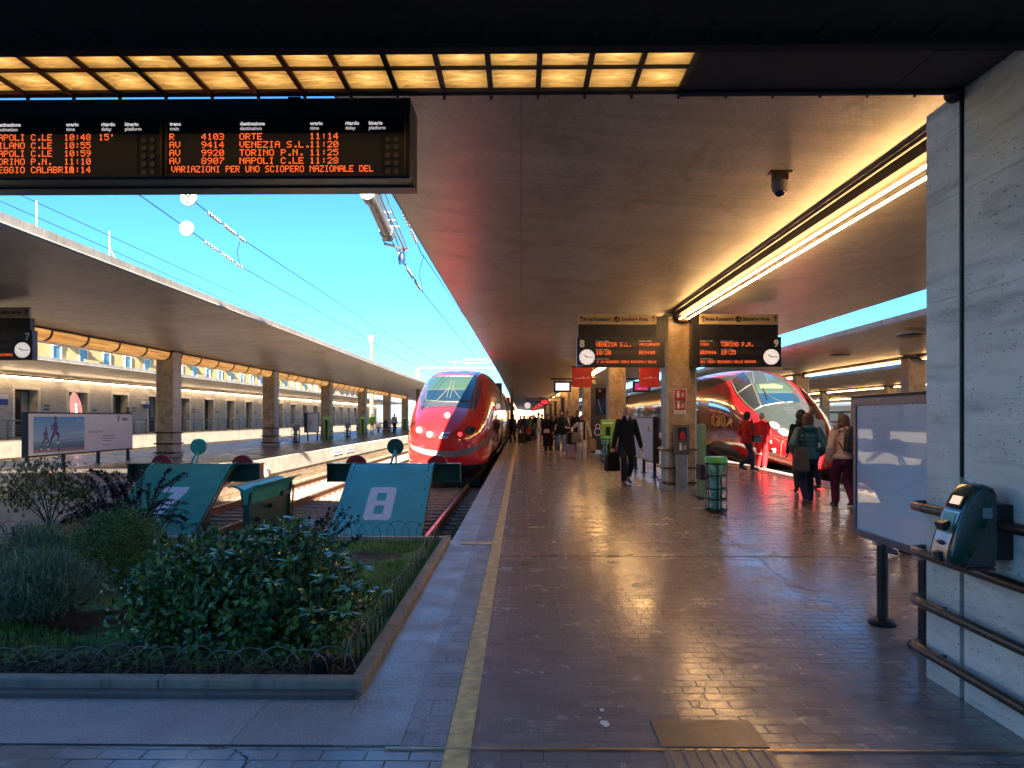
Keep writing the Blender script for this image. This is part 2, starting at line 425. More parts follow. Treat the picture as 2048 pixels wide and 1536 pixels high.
# ------------------------------------------------------------------ ground, platforms, tracks
g = MB(); g.quad((-700, -60, -.80), (700, -60, -.80), (700, 1800, -.80), (-700, 1800, -.80))
structure(g.build("ground", m_ballast))
def slab_box(name, mats, x0, x1, y0, y1, z0, z1, wx=.0):
    """platform body: paved top, side walls of old stone below a concrete edge"""
    b = MB()
    b.quad((x0, y0, z1), (x1, y0, z1), (x1, y1, z1), (x0, y1, z1), 0)
    zc = z1 - .5 * (z1 - z0) - .03
    for (za, zb, mi, o) in ((z0, zc, 2, .03), (zc, z1, 1, 0)):
        b.quad((x0 + o, y1, za), (x0 + o, y0, za), (x0 + o, y0, zb), (x0 + o, y1, zb), mi)
        b.quad((x1 - o, y0, za), (x1 - o, y1, za), (x1 - o, y1, zb), (x1 - o, y0, zb), mi)
        b.quad((x0, y0 + o, za), (x1, y0 + o, za), (x1, y0 + o, zb), (x0, y0 + o, zb), mi)
        b.quad((x1, y1, za), (x0, y1, za), (x0, y1, zb), (x1, y1, zb), mi)
    b.quad((x0, y0, zc), (x1, y0, zc), (x1, y0 + .03, zc), (x0, y0 + .03, zc), 1)
    return structure(b.build(name, mats))
PM = [m_pave, m_conc, m_oldwall]; DM = [m_dplat, m_conc, m_oldwall]
b = MB()                                                   # hall floor round the garden
for (x0, x1, y0, y1) in ((-45, -9.0, -25, 9.4), (-9.0, -.871, -25, 3.872), (-9.0, -7.6, 3.872, 8.8), (-.871, 7.3, -25, 8.8), (7.3, 60, -25, 12)):
    b.quad((x0, y0, 0), (x1, y0, 0), (x1, y1, 0), (x0, y1, 0), 0)
b.quad((-9, 8.8, -.8), (-.85, 8.8, -.8), (-.85, 8.8, 0), (-9, 8.8, 0), 1)
b.quad((7.3, 12, -.8), (60, 12, -.8), (60, 12, 0), (7.3, 12, 0), 1)
structure(b.build("hall_floor", [m_pave, m_conc]))
slab_box("platform_floor", PM, -.85, 7.3, 8.8, 260, -.8, 0)
slab_box("far_platform", DM, -16.2, -8.3, 9.4, 240, -.8, .16)
slab_box("building_platform", DM, -29, -21.5, 9.4, 240, -.8, .5)
slab_box("platform_beyond_train", DM, 10.6, 17.6, 12, 240, -.8, 0)
slab_box("distant_platform", DM, 21.3, 29, 12, 240, -.8, 0)
slab_box("distant_platform", DM, 32.4, 40, 12, 240, -.8, 0)
slab_box("distant_platform", DM, 43.4, 51, 12, 240, -.8, 0)
# pale granite edge, grey strip, yellow line
def strip(name, mat, x0, x1, y0, y1, z):
    b = MB(); b.box(x0, x1, y0, y1, z - .003, z); return structure(b.build(name, mat))
strip("pavement_edge", m_slab, -.87, -.56, 3.27, 8.0, .004)
strip("pavement", m_slab, -3.9, -.555, 3.27, 3.60, .008)
strip("pavement_channel", m_slab, -6.5, -.875, 3.604, 3.80, .004)
strip("pavement_strip", m_slab2, -.553, -.35, 3.27, 8.0, .004)
strip("platform_edge_paving", m_slab, -.85, -.56, 8.004, 260, .004)
strip("platform_edge_pavers", m_slab2, -.553, -.35, 8.004, 260, .004)
strip("yellow_line", m_yellow, -.345, -.23, -2, 260, .008)
strip("yellow_cross_line", m_yellow, -.72, -.345, 8.45, 8.62, .010)
strip("yellow_edge_line", m_yellow, 6.6, 6.78, 13, 260, .006)
strip("platform_edge_stone", m_slab, 6.84, 7.3, 12, 260, .006)
strip("brass_floor_strip", M("brass_inlay", (.55, .38, .18), .35, .8, var=.3, scale=8), -.62, 30, 3.235, 3.25, .010)
# expansion joint, cracks and paint marks in the paving
strip("expansion_joint", m_black, -.35, 7.3, 7.78, 7.792, .003)
rc = random.Random(3)
for pts in ([(1455, 1075), (1500, 1100), (1530, 1128), (1560, 1150), (1572, 1165), (1620, 1180), (1650, 1200), (1692, 1222)], [(1440, 1310), (1432, 1345), (1412, 1368), (1400, 1400), (1392, 1422)], [(1560, 1160), (1530, 1152), (1500, 1149)], [(1260, 1500), (1140, 1496)]):
    P_ = []
    for a, c in zip(pts, pts[1:]):
        for k in range(6):
            px, py = a[0] + (c[0] - a[0]) * k / 6 + rc.uniform(-5, 5), a[1] + (c[1] - a[1]) * k / 6 + rc.uniform(-2.5, 2.5); D = 1.52 * 1420 / (py - 835); P_.append(at(px, py, D)[:2])
    b = MB(); rr = []
    for i, p in enumerate(P_):
        w_ = rc.uniform(.002, .0065); rr.append([(p[0] - w_, p[1] - w_, .0025), (p[0] + w_, p[1] + w_, .0025)])
    b.rings(rr, False, False); structure(b.build("floor_crack", m_black))
for (px, py, r) in ((1204, 1420, .016), (1210, 1447, .026), (1108, 1084, .03), (1200, 1436, .008), (1540, 1170, .012)):
    D = 1.52 * 1420 / (py - 835); c = at(px, py, D); b = MB()
    b.add([(c[0] + r * rc.uniform(.5, 1.1) * math.cos(a * PI / 6), c[1] + r * 1.6 * rc.uniform(.5, 1.1) * math.sin(a * PI / 6), .0035) for a in range(12)], [tuple(range(12))]); structure(b.build("floor_paint_mark", m_white))
# grey stone edge on the far platform
strip("far_platform_edge", m_conc, -8.62, -8.3, 9.4, 240, .166)
# rails and sleepers
def track(xc, y0, y1, ground=True):
    b = MB()
    for s in (-.75, .75):
        x = xc + s
        pr = [(x - .07, -.78), (x + .07, -.78), (x + .07, -.765), (x + .012, -.75), (x + .012, -.65), (x + .036, -.635), (x + .036, -.604), (x - .036, -.604), (x - .036, -.635), (x - .012, -.65), (x - .012, -.75), (x - .07, -.765)]
        b.prism(pr, 'y', y0, y1, 0)
        b.box(x - .032, x + .032, y0, y1, -.604, -.600, 1)
    t = MB(); y = y0 + .2
    while y < min(y1, 90):
        t.box(xc - 1.25, xc + 1.25, y, y + .24, -.84, -.775)
        for s in (-.75, .75):
            t.box(xc + s - .14, xc + s - .07, y + .06, y + .18, -.775, -.75); t.box(xc + s + .07, xc + s + .14, y + .06, y + .18, -.775, -.75)
        y += .6
    r = thing("railway_track", (xc, y0, -.8), None, None); r["kind"] = "structure"
    b.build("rail", [m_rail, m_railtop], r, True); t.build("sleepers", m_tie, r, True)
for xc, y0 in ((-2.45, 12.0), (-6.5, 12.0), (8.95, 14), (19.4, 14)): track(xc, y0, 240)
for xc in (-17.9, 42): track(xc, 14, 200)

# ------------------------------------------------------------------ platform canopies
def canopy(name, xc, xl, xr, zc, ze, y0, y1, label, group, taper=0., th=.19, nb=14, ys=None):
    """concrete canopy whose underside curves up from the columns to thin edges"""
    T = thing(name, (xc, y0, 0), label, "canopy", group)
    ys = ys or [y0, 12, 24, 42, 90, y1]
    def sec(y, up):
        f = 0 if y < 8 else min(1, (y - 8) / 35); L = xl + taper * f; Rr = xr - taper * f
        o = []
        for i in range(nb * 2 + 1):
            u = -1 + i / nb; x = xc + (xc - L) * u if u < 0 else xc + (Rr - xc) * u
            if up: o.append((x, y, zc + .46 + (ze + th - zc - .46) * abs(u) ** 1.3))
            else: o.append((x, y, zc + (ze - zc) * abs(u) ** 1.5))
        return o
    ys = sorted(set([y for y in ys if y0 <= y <= y1] + [y0, y1]))
    b = MB(); lo = [sec(y, False) for y in ys]; b.rings(lo, False, False, 0)
    o1 = b.build("underside", m_canopy, T, True, smooth='all')
    b = MB(); up = [sec(y, True) for y in ys]
    b.rings([list(reversed(r)) for r in up], False, False)
    for e in (0, -1):
        for i in range(len(ys) - 1):
            q = [lo[i][e], lo[i + 1][e], up[i + 1][e], up[i][e]]
            b.quad(*(q if e == -1 else q[::-1]))
    for k in (0, -1): b.add(lo[k] + up[k][::-1], [tuple(range(len(lo[k]) * 2))])
    b.build("slab", m_fascia, T, True)
    # drip edge along the bottom of the fascia
    for e, sgn in ((0, -1), (-1, 1)):
        b = MB(); b.path([(p[e][0] + sgn * .012, p[e][1], p[e][2] + .03) for p in lo], .022, 6)
        b.build("drip_edge", m_fascia, T, True)
    return T
GC = "concrete canopies over the platforms"
canopy("platform_canopy", 3.36, -1.5, 8.25, 3.74, 4.12, 4.85, 230, "wide brown mosaic canopy over the central platform where people walk", GC, .22)
canopy("platform_canopy", -12.25, -17.2, -7.15, 3.80, 4.17, 9.4, 170, "weathered grey canopy over the platform with the running poster", GC, .4)
canopy("platform_canopy", 14.1, 10.3, 17.1, 3.74, 4.12, 8, 200, "grey canopy with round ceiling vents over the platform beyond the nose of the maroon train", GC)
canopy("platform_canopy", 25.3, 19.7, 30.6, 3.74, 4.1, 8, 200, "canopy edge seen between the vented canopy and the lamp row beyond the maroon train", GC)
canopy("platform_canopy", 36, 31.6, 40.4, 3.74, 4.1, 8, 200, "low distant canopy just above the red and silver train", GC)
canopy("platform_canopy", 47.5, 43, 52, 3.74, 4.1, 8, 200, "most distant canopy on the far side of the red and silver train", GC)

# ------------------------------------------------------------------ columns
def column_proto():
    T = thing("stone_column", (0, 0, 0), None, "column")
    b = MB(); hx, hy, h = .325, .29, 3.66; c = .05
    out = [(-hx + c, -hy), (hx - c, -hy), (hx, -hy + c), (hx, hy - c), (hx - c, hy), (-hx + c, hy), (-hx, hy - c), (-hx, -hy + c)]
    rs = [[(x, y, z) for x, y in out] for z in (0, h)]
    for j in range(8):
        a, d = j, (j + 1) % 8
        mi = 0 if j in (0, 4) else 1
        b.add([rs[0][a], rs[0][d], rs[1][d], rs[1][a]], [(0, 1, 2, 3)], mi)
    b.build("shaft", [m_marble, m_trav2], T)
    b = MB(); b.box(-hx - .025, hx + .025, -hy - .025, hy + .025, 0, .09); b.build("base", m_trav2, T, bevel=.01)
    b = MB(); b.box(-hx - .04, hx + .04, -hy - .04, hy + .04, 3.62, 3.68); b.build("cap", m_dark, T)
    for z in (.16, .47, .85):
        b = MB(); k = .055; p = [(-hx - k, -hy - k), (hx + k, -hy - k), (hx + k, hy + k), (-hx - k, hy + k)]
        pts = []
        for i in range(4):
            a = Vector((*p[i], z)); d = Vector((*p[(i + 1) % 4], z)); u = (d - a).normalized()
            pts += [a + u * .06, d - u * .06]
        pts.append(pts[0]); b.path(pts, .024, 8); b.build("guard_bar", m_bronze, T, smooth=True)
    return T
COL = column_proto(); COL.location = (3.36, 15.18, 0)
tag(COL, "mottled brown stone column carrying the red extinguisher signs, between platform displays 8 and 9", "column", "columns under the canopies")
KG = "columns under the canopies"
ords = ["first", "second", "third", "fourth", "fifth", "sixth", "seventh", "eighth", "ninth", "tenth"]
for i in range(1, 9):
    copy_tree(COL, (3.36, 15.18 + 10 * i, 0), None, ("mottled brown stone column behind the walking man, beside the black totem 8" if i == 1 else f"central platform stone column, {ords[i]} in the line counted from the column with red signs"), KG)
for i in range(0, 8):
    if i == 0: continue
    copy_tree(COL, (-12.25, 14.5 + 10.05 * i, .15), None, ("stone column just beyond the running poster" if i == 1 else f"stone column on the platform with the running poster, {ords[i-1]} in line from the poster"), KG)
for i in range(0, 4):
    copy_tree(COL, (14.15, 25.8 + 10.3 * i, .0), None, ("stone column rising above the grey timetable board" if i == 0 else f"stone column under the vented canopy, {ords[i]} in line from the timetable board"), KG)
for i in range(0, 5):
    copy_tree(COL, (25.3, 38.5 + 10.5 * i, .0), None, f"stone column of the line carrying lamps beyond the vented canopy, {ords[i]} nearest", KG)
for i in range(0, 3):
    copy_tree(COL, (36.0, 66 + 11 * i, .0), None, f"thin distant stone column before the red and silver train, {ords[i]} of its line", KG)

# ------------------------------------------------------------------ head house: dark ceiling, roof, travertine wall
T = thing("entrance_canopy", (0, 3.9, 0), "low dark ceiling of the concourse above the departure board", "ceiling")
b = MB(); b.box(.87, 1.997, 3.37, 3.858, 3.290, 3.30); b.box(2.0, 2.9, 3.37, 3.858, 3.288, 3.294); b.build("ceiling_panel", m_soff, T, True)
b = MB()
b.box(-45, 45, 3.86, 3.90, 3.29, 5.62)                    # front fascia
b.box(-45, 45, 2.2, 3.36, 3.285, 3.5); b.box(-45, 45, 3.5, 3.90, 5.4, 5.62)
b.box(2.0, 45, 3.36, 3.86, 3.294, 3.4); b.box(-45, -3.77, 3.36, 3.86, 3.29, 3.4)
b.build("ceiling_slab", m_soff2, T, True)
b = MB(); b.box(-45, 45, 3.30, 3.368, 3.245, 3.285); b.build("ceiling_rib", m_soff2, T, True)
for x in [.86 - .256 * k for k in range(-8, 19)]:
    b = MB(); b.box(x - .008, x + .008, 3.18, 3.30, 3.268, 3.285); b.build("ceiling_batten", m_soff2, T, True)
for x in [.86 - .256 * k for k in range(-6, 19)]:
    b = MB(); b.tube((x, 3.888, 3.30), (x, 3.888, 3.262), .013, .007, 8); b.build("bolt", m_dark, T, True)
b = MB(); b.tube((.86, 3.86, 3.275), (2.34, 3.86, 3.275), .016, n=8); b.sphere((2.33, 3.86, 3.26), .045); b.build("pipe", m_dark, T, True, smooth=True)
b = MB(); b.box(-45, 45, -25.2, -25, -.2, 14.5)  # unseen wall, its height set to keep the sun off the concourse
tag(b.build("sun_blocking_wall", mat_concrete("hall_plaster", (.55, .50, .43), False)), "tall plaster wall closing the concourse behind the viewer", "wall")
# lit glass panels
def mat_panel():
    t = NT("lit_prismatic_glass"); v = t.pos((1 / .256, 1 / .235, 1)); sx = t.n("SeparateXYZ"); t.l(v, sx.inputs[0])
    fx = t.math('ABSOLUTE', t.math('SUBTRACT', t.math('FRACT', t.math('SUBTRACT', sx.outputs[0], .86 / .256)), .5))
    fy = t.math('ABSOLUTE', t.math('SUBTRACT', t.math('FRACT', t.math('SUBTRACT', sx.outputs[1], 3.37 / .235)), .5))
    diag = t.math('ABSOLUTE', t.math('SUBTRACT', fx, fy)); line = t.math('LESS_THAN', diag, .006)
    n = t.noise(t.pos((3.2, 14, 1)), 1.5, 5, .7, 1.8); glow = t.math('SUBTRACT', 1.0, t.math('MULTIPLY', t.math('POWER', t.math('MULTIPLY_ADD', fx, fx, t.math('MULTIPLY', fy, fy)), .5), 1.0))
    e = t.math('MULTIPLY', t.math('MULTIPLY_ADD', n, 1.25, .05), glow)
    c = t.ramp(e, [(.15, (.30, .13, .03)), (.5, (.85, .43, .09)), (.85, (1, .66, .22))])
    c = t.mix(t.math('MULTIPLY', line, .35), c, (1, .85, .5))
    t.set(Base_Color=(.25, .2, .12), Emission_Color=c, Emission_Strength=t.math('MULTIPLY_ADD', e, .085, .010), Roughness=.2); return t.m
m_panel = mat_panel()
T = thing("lit_glass_ceiling", (0, 3.6, 3.3), "two rows of glowing amber glass squares set in black bars in the ceiling", "ceiling light")
b = MB()
for k in range(19): x = .86 - .256 * k; b.box(x - .014, x + .014, 3.36, 3.86, 3.288, 3.36)
for y in (3.37, 3.603, 3.845): b.box(.86 - .256 * 18, .86, y - .011, y + .011, 3.290, 3.35)
b.build("glazing_bars", m_black, T, True)
for k in range(18):
    for (y0, y1) in ((3.381, 3.592), (3.614, 3.834)):
        b = MB(); x1 = .86 - .256 * k - .014; x0 = x1 - .228; b.box(x0, x1, y0, y1, 3.302, 3.312); b.build("glass_panel", m_panel, T, True)
# travertine wall
T = thing("travertine_wall", (2.375, 0, 0), "pitted pale travertine wall with metal guard bars", "wall")
def wall_blocks(y0, y1, name):
    zs = [0, .48, 1.05, 1.61, 2.18, 2.74, 3.284]
    b = MB()
    for i in range(6): b.box(2.375, 2.95, y0, y1, zs[i] + .0015, zs[i + 1] - .0015)
    b.box(2.380, 2.94, y0 + .002, y1 - .002, 0, 3.28)
    return b.build(name, m_trav, T, True)
wall_blocks(3.875, 4.19, "end_pier"); wall_blocks(1.95, 3.835, "stone_facing"); wall_blocks(-1, 1.947, "stone_facing")
b = MB(); b.box(2.40, 2.90, 3.83, 3.88, 0, 3.28); b.build("joint_recess", m_black, T, True)
b = MB(); b.path([(2.372, 3.855, 3.28), (2.372, 3.855, 2.4), (2.374, 3.856, 1.2)], .010, 8); b.build("cable", m_dark, T, True)
for z in (1.0, .735, .45, .18):
    b = MB(); b.path([(2.46, 4.25, z), (2.40, 4.275, z), (2.345, 4.26, z), (2.315, 4.2, z), (2.31, 4.1, z)], .027, 12)
    b.path([(2.31, 4.1, z), (2.31, -1, z)], .027, 12)
    for y in (4.08, 3.2): b.path([(2.31, y, z), (2.31, y + .012, z)], .0285, 12)
    o = b.build("guard_bar", m_bronze, T, True, smooth=True)
    for y in (4.0, 3.35, 2.6): q = MB(); q.tube((2.375, y, z), (2.33, y, z), .012); q.build("bar_bracket", m_bronze, T, True)
# ------------------------------------------------------------------ departure board
m_hdr = M("board_glass_black", (.008, .009, .012), .12, var=.1, rvar=.03)
m_lab = M("board_lettering", (.72, .68, .66), .5, var=.05, emit=(1, .93, .9), es=.03)
m_dotoff = M("unlit_lamp", (.16, .12, .07), .4, var=.2)
YB = 4.15
def bX(px): return at(px, 300, YB)[0]
def bZ(py): return at(600, py, YB)[2]
T = thing("departure_board", (bX(400), YB, bZ(380)), "large black departure board with orange train times hanging at top left", "departure board")
b = MB()
x0, x1 = bX(-330), bX(820); zt, zb = bZ(193), bZ(354)
b.prism([(YB + .02, zb - .004), (YB + .29, zb), (YB + .29, zt - .0), (YB + .02, zt), (YB, bZ(228)), (YB, zb + .012)], 'x', x0, x1)
b.build("housing", m_black, T, True, bevel=.004)
b = MB(); b.box(x0, x1, YB + .17, YB + .292, zb - .010, zb + .012); b.build("bottom_trim", m_bronze, T, True)
b = MB(); b.box(bX(578), bX(603), YB - .02, YB + .1, zt - .01, 3.30); b.build("hanger", m_black, T, True)
b = MB(); b.box(bX(-60), bX(-35), YB - .02, YB + .1, zt - .01, 3.30); b.build("hanger", m_black, T, True)
for m in range(2):
    o = 0 if m else -487
    zz = 0
    b = MB(); L, Rr = bX(333 + o), bX(813 + o); tp, bt = bZ(230), bZ(352.5)
    b.box(L, Rr, YB - .012, YB, tp - .012, tp); b.box(L, Rr, YB - .012, YB, bt, bt + .012); b.box(L, L + .012, YB - .012, YB, bt + .012, tp - .012); b.box(Rr - .012, Rr, YB - .012, YB, bt + .012, tp - .012)
    b.build("screen_frame", m_bronze, T, True)
    b = MB(); b.quad((L + .012, YB - .004, bZ(266)), (Rr - .012, YB - .004, bZ(266)), (Rr - .012, YB - .004, tp - .012), (L + .012, YB - .004, tp - .012)); b.build("header_strip", m_hdr, T, True)
    b = MB(); b.quad((bX(341 + o), YB - .005, bZ(350)), (bX(763 + o), YB - .005, bZ(350)), (bX(763 + o), YB - .005, bZ(267)), (bX(341 + o), YB - .005, bZ(267))); scr = b.build("led_screen", m_ledbg, T, True)
    for px, a, c in ((341, "treno", "train"), (481, "destinazione", "destination"), (621, "orario", "time"), (691, "ritardo", "delay"), (738, "binario", "platform")):
        loc = T.location
        for (t_, py, bo) in ((a, 248, .0009), (c, 257.5, 0)):
            text_mesh(t_, .029, m_lab, "column_heading", T, face_mw((bX(px + o) - loc.x, YB - .008 - loc.y, bZ(py) - loc.z), *FRONT), .0005, 'LEFT', bo)
    b = MB(); h = .0375; zr = [bZ(y) for y in (267, 283.2, 299.3, 315.5, 332)]; q = .0058
    if m:
        rows = [("R", "4103", "ORTE", "11:14", ""), ("AV", "9414", "VENEZIA S.L.", "11:20", ""), ("AV", "9920", "TORINO P.N.", "11:25", ""), ("AV", "8907", "NAPOLI C.LE", "11:28", "")]
        for r, z in zip(rows, zr):
            for s_, px in zip(r, (341, 405, 481, 621, 700)): led(b, s_, bX(px), z, h, YB - .008, q)
        led(b, "VARIAZIONI PER UNO SCIOPERO NAZIONALE DEL", bX(345), zr[4], h, YB - .008, .00485)
    else:
        rows = [("NAPOLI C.LE", "10:48", "15'"), ("MILANO C.LE", "10:55", ""), ("NAPOLI C.LE", "10:59", ""), ("TORINO P.N.", "11:10", ""), ("REGGIO CALABRIA", "11:14", "")]
        for r, z in zip(rows, zr):
            for s_, px in zip(r, (-8 - o, 131 - o, 200 - o)):
                led(b, s_, bX(px + o) - (.01 if px + o < 0 else 0), z, h, YB - .008, .0054)
    b.build("led_text", m_led, scr if False else T, True)
    b = MB()
    for i in range(5):
        for px in (776, 793): b.tube((bX(px + o), YB - .003, bZ(280 + 16 * i)), (bX(px + o), YB - .009, bZ(280 + 16 * i)), .0155, n=14)
    b.build("indicator_lamps", m_dotoff, T, True)

# ------------------------------------------------------------------ platform displays with clock
m_sign = M("cream_sign_panel", (.46, .36, .20), .5, var=.08, scale=3)
m_clock = M("clock_dial", (.80, .72, .66), .5, var=.03, emit=(1, .9, .82), es=.03)
m_strip = M("small_white_print", (.6, .6, .6), .5)
def clock_parts(T, c, r, y):
    b = MB(); b.tube((c[0], y, c[1]), (c[0], y - .012, c[1]), r, n=32); d = b.build("clock_face", m_clock, T)
    b = MB()
    for k in range(12):
        a = k * PI / 6; b.obox((c[0] + math.sin(a) * r * .85, y - .014, c[1] + math.cos(a) * r * .85), .0045, .001, r * .06, (0, a, 0))
    b.build("hour_marks", m_ink, d)
    b = MB()
    for a, l, w_ in ((R(-57), .52, .008), (R(91), .80, .006)):
        b.obox((c[0] + math.sin(a) * r * l * .42, y - .017, c[1] + math.cos(a) * r * l * .42), w_, .001, r * l * .58, (0, a, 0))
    b.build("clock_hands", m_ink, d)
def display(num, X0, Y, Z0, flip, dest, tm, tr, code, run, label, arm=1):
    """X0: left edge, Z0: bottom; 1.70 m wide, 1.09 m high"""
    T = thing("platform_display", (X0, Y, Z0), label, "platform sign", "platform displays")
    W = 1.69
    b = MB(); b.box(0, W, 0, .16, 0, .615); b.build("display_case", m_black, T, bevel=.006)
    b = MB(); b.box(.03, W - .06, .02, .16, .617, .87); b.build("upper_case", m_dark, T)
    b = MB(); b.box(.03, W - .06, 0, .06, .88, 1.085); b.build("smoking_area_panel", m_sign, T, bevel=.003)
    p = "smoking_area_lettering"
    def tx(s, x, z, sz, m, nm, bo=0., al='CENTER', sx=1): text_mesh(s, sz, m, nm, T, face_mw((x, -.004, z), *FRONT), .002, al, bo, sx)
    tx("Area Fumatori", .39 + .03, .98, .105, m_ink, p, .0022, sx=.92); tx("Smoking Area", 1.18, .98, .105, m_ink, p, .0022, sx=.92)
    b = MB()
    for ax in (.095, W - .125):
        b.box(ax - .008, ax + .008, -.004, 0, .925, 1.04)
        for sg in (-1, 1): b.obox((ax + sg * .021, -.002, 1.02), .030, .002, .008, (0, sg * R(45), 0))
    b.build("arrow", m_ink, T)
    b = MB(); b.tube((.815, 0, .98), (.815, -.005, .98), .062, n=24); dsk = b.build("smoking_pictogram", m_ink, T)
    b = MB(); b.box(.77, .86, -.008, -.005, .955, .97); b.obox((.845, -.0065, .998), .006, .0015, .018, (0, R(25), 0)); b.obox((.828, -.0065, 1.0), .005, .0015, .014, (0, R(-20), 0)); b.build("cigarette_symbol", m_sign, dsk)
    fx = lambda x: W - x if flip else x
    tx(num, fx(.105), .475, .20, m_letter, "platform_number", .006)
    clock_parts(T, (fx(.205), .205), .158, 0)
    sc_ = []
    if not flip: areas = [(.385, 1.24, .415, .515), (.385, 1.24, .25, .345), (1.265, 1.66, .25, .515), (.385, 1.66, .045, .15)]
    else: areas = [(.45, 1.30, .415, .515), (.45, 1.30, .25, .345), (.03, .42, .25, .515), (.03, 1.30, .045, .15)]
    b = MB()
    for a in areas: b.quad((a[0], -.003, a[2]), (a[1], -.003, a[2]), (a[1], -.003, a[3]), (a[0], -.003, a[3]))
    b.build("led_screen", m_ledbg, T)
    b = MB(); h = .088
    led(b, dest, areas[0][0] + .01, .508, h, -.006, .0102); led(b, tm, areas[1][0] + .01, .342, h, -.006, .0105)
    led(b, tr, areas[2][0] + .008, .49, .052, -.006, .0062, 5.6, .35 if not flip else 0); led(b, code[:2], areas[2][0] + .01, .342, h, -.006, .0102); led(b, code[2:], areas[2][0] + .135, .33, .065, -.006, .0085)
    led(b, run, areas[3][0] + (.03 if not flip else .01), .132, .05, -.006, .0058)
    b.build("led_text", m_led, T)
    b = MB()
    for a in areas:
        for k, (u, v_) in enumerate(((0, .16), (.18, .29))):
            if a[1] - a[0] > .3 or k == 0: b.quad((a[0] + u * .9, -.004, a[3] + .010), (a[0] + v_ * .9, -.004, a[3] + .010), (a[0] + v_ * .9, -.004, a[3] + .022), (a[0] + u * .9, -.004, a[3] + .022))
    b.quad((.02 if not flip else .03, -.004, .022), (.13, -.004, .022), (.13, -.004, .032), (.02 if not flip else .03, -.004, .032))
    b.build("small_print", m_strip, T)
    b = MB(); ax0, ax1 = (W, W + .12) if arm == 1 else (-.12, 0)
    b.box(ax0 - (.05 if arm == 1 else 0), ax1 + (.05 if arm != 1 else 0), .05, .30, 0, 1.05); b.build("wall_bracket", m_black, T)
    return T
display("8", at(1154, 735, 14.6)[0], 14.6, 2.555, False, "VENEZIA S.L.", "10:20", "FRECCIAROSSA", "AV9490", "P 29 NOVEMBRE TRENI REGIONALI DELLE", "black platform display 8 with clock at its left, showing VENEZIA S.L. 10:20", 1)
display("9", at(1397, 735, 14.6)[0], 14.6, 2.555, True, "TORINO P.N.", "10:25", "ITALO", "AV9916", "DEI TRENI REGIONALI DELLE REGIONI", "black platform display 9 with clock at its right, showing TORINO P.N. 10:25", -1)
display("7", -11.72, 14.45, 2.70, True, "", "", "", "AV", "FRECCIAROSSA SERVIZIO INTERREGIONALE", "black platform display 7 with clock, cut off at the left edge of the photo", -1)

# ------------------------------------------------------------------ hanging red banners, monitors, totem
m_red = M("red_banner", (.46, .028, .022), .45, var=.08)
m_redscr = M("red_screen", (.25, .01, .02), .3, emit=(.8, .03, .06), es=.06)
m_whitescr = M("white_screen", (.6, .7, .8), .3, emit=(.7, .82, 1), es=.065)
m_wine = M("wine_screen", (.12, .01, .03), .3, emit=(.35, .02, .10), es=.07)
for xc, lab in ((2.10, "square red hanging banner under platform display 8"), (4.42, "square red hanging banner beside the stone column with extinguisher signs")):
    T = thing("hanging_banner", (xc, 24.5, 2.56), lab, "banner", "red square banners")
    b = MB(); b.box(-.345, .345, -.02, .02, 0, .68); b.build("banner_panel", m_red, T, bevel=.004)
    b = MB(); b.path([(-.26, -.024, .30), (-.05, -.024, .31), (.03, -.024, .345), (.06, -.024, .365), (.05, -.024, .29), (.02, -.024, .31)], [.004, .010, .012, .010, .008, .004], 4); b.path([(.06, -.024, .325), (.13, -.024, .31)], [.009, .005], 4); b.path([(.17, -.024, .315), (.24, -.024, .335)], [.01, .004], 4)
    b.build("white_emblem", m_white, T)
    sg = 1 if xc < 3 else -1
    b = MB(); b.box(-.36, .36, -.03, .03, .685, .74); b.box(.36 * sg - .0, (.95) * sg, -.02, .02, .69, .73) if sg > 0 else b.box(-.95, -.36, -.02, .02, .69, .73)
    b.build("bracket", m_black, T)
def monitor(x, y, z, w_, mat, label, sg, txt=None, sub=None):
    T = thing("information_monitor", (x, y, z), label, "monitor", "hanging information monitors")
    h = w_ * .62
    b = MB(); b.box(-w_ / 2, w_ / 2, 0, .12, 0, h); b.build("monitor_case", m_black, T, bevel=.01)
    b = MB(); b.quad((-w_ * .38, -.004, h * .17), (w_ * .38, -.004, h * .17), (w_ * .38, -.004, h * .83), (-w_ * .38, -.004, h * .83)); b.build("monitor_screen", mat, T)
    if txt == "mark":
        b = MB(); 
        for k, dz in ((0, 0), (.07, 0)): b.path([(-w_ * .3 + k, -.008, h * .42), (-w_ * .24 + k, -.008, h * .6), (-w_ * .15 + k, -.008, h * .6)], .007, 4)
        b.quad((-w_ * .05, -.008, h * .48), (w_ * .3, -.008, h * .48), (w_ * .3, -.008, h * .51), (-w_ * .05, -.008, h * .51)); b.build("screen_print", m_ink, T)
    elif txt:
        b = MB(); b.quad((-.02, -.008, h * .45), (.02, -.008, h * .45), (.02, -.008, h * .66), (-.02, -.008, h * .66)); b.quad((-w_ * .28, -.008, h * .28), (w_ * .28, -.008, h * .28), (w_ * .28, -.008, h * .33), (-w_ * .28, -.008, h * .33)); b.build("screen_print", m_letter, T)
    b = MB(); L = w_ / 2 + .12
    if sg > 0: b.box(-L, 1.45, .04, .10, h + .06, h + .13)
    else: b.box(-1.45, L, .04, .10, h + .06, h + .13)
    for xx in (-.1, .1): b.box(xx - .015, xx + .015, .05, .08, h, h + .06)
    b.build("bracket", m_black, T)
monitor(1.72, 29.5, 2.57, .74, m_whitescr, "black monitor showing a pale white screen, left of the red banner", 1, "mark")
monitor(5.0, 29.5, 2.57, .74, m_wine, "black monitor with a dark wine screen behind the banner by the red-signed column", -1, "t")
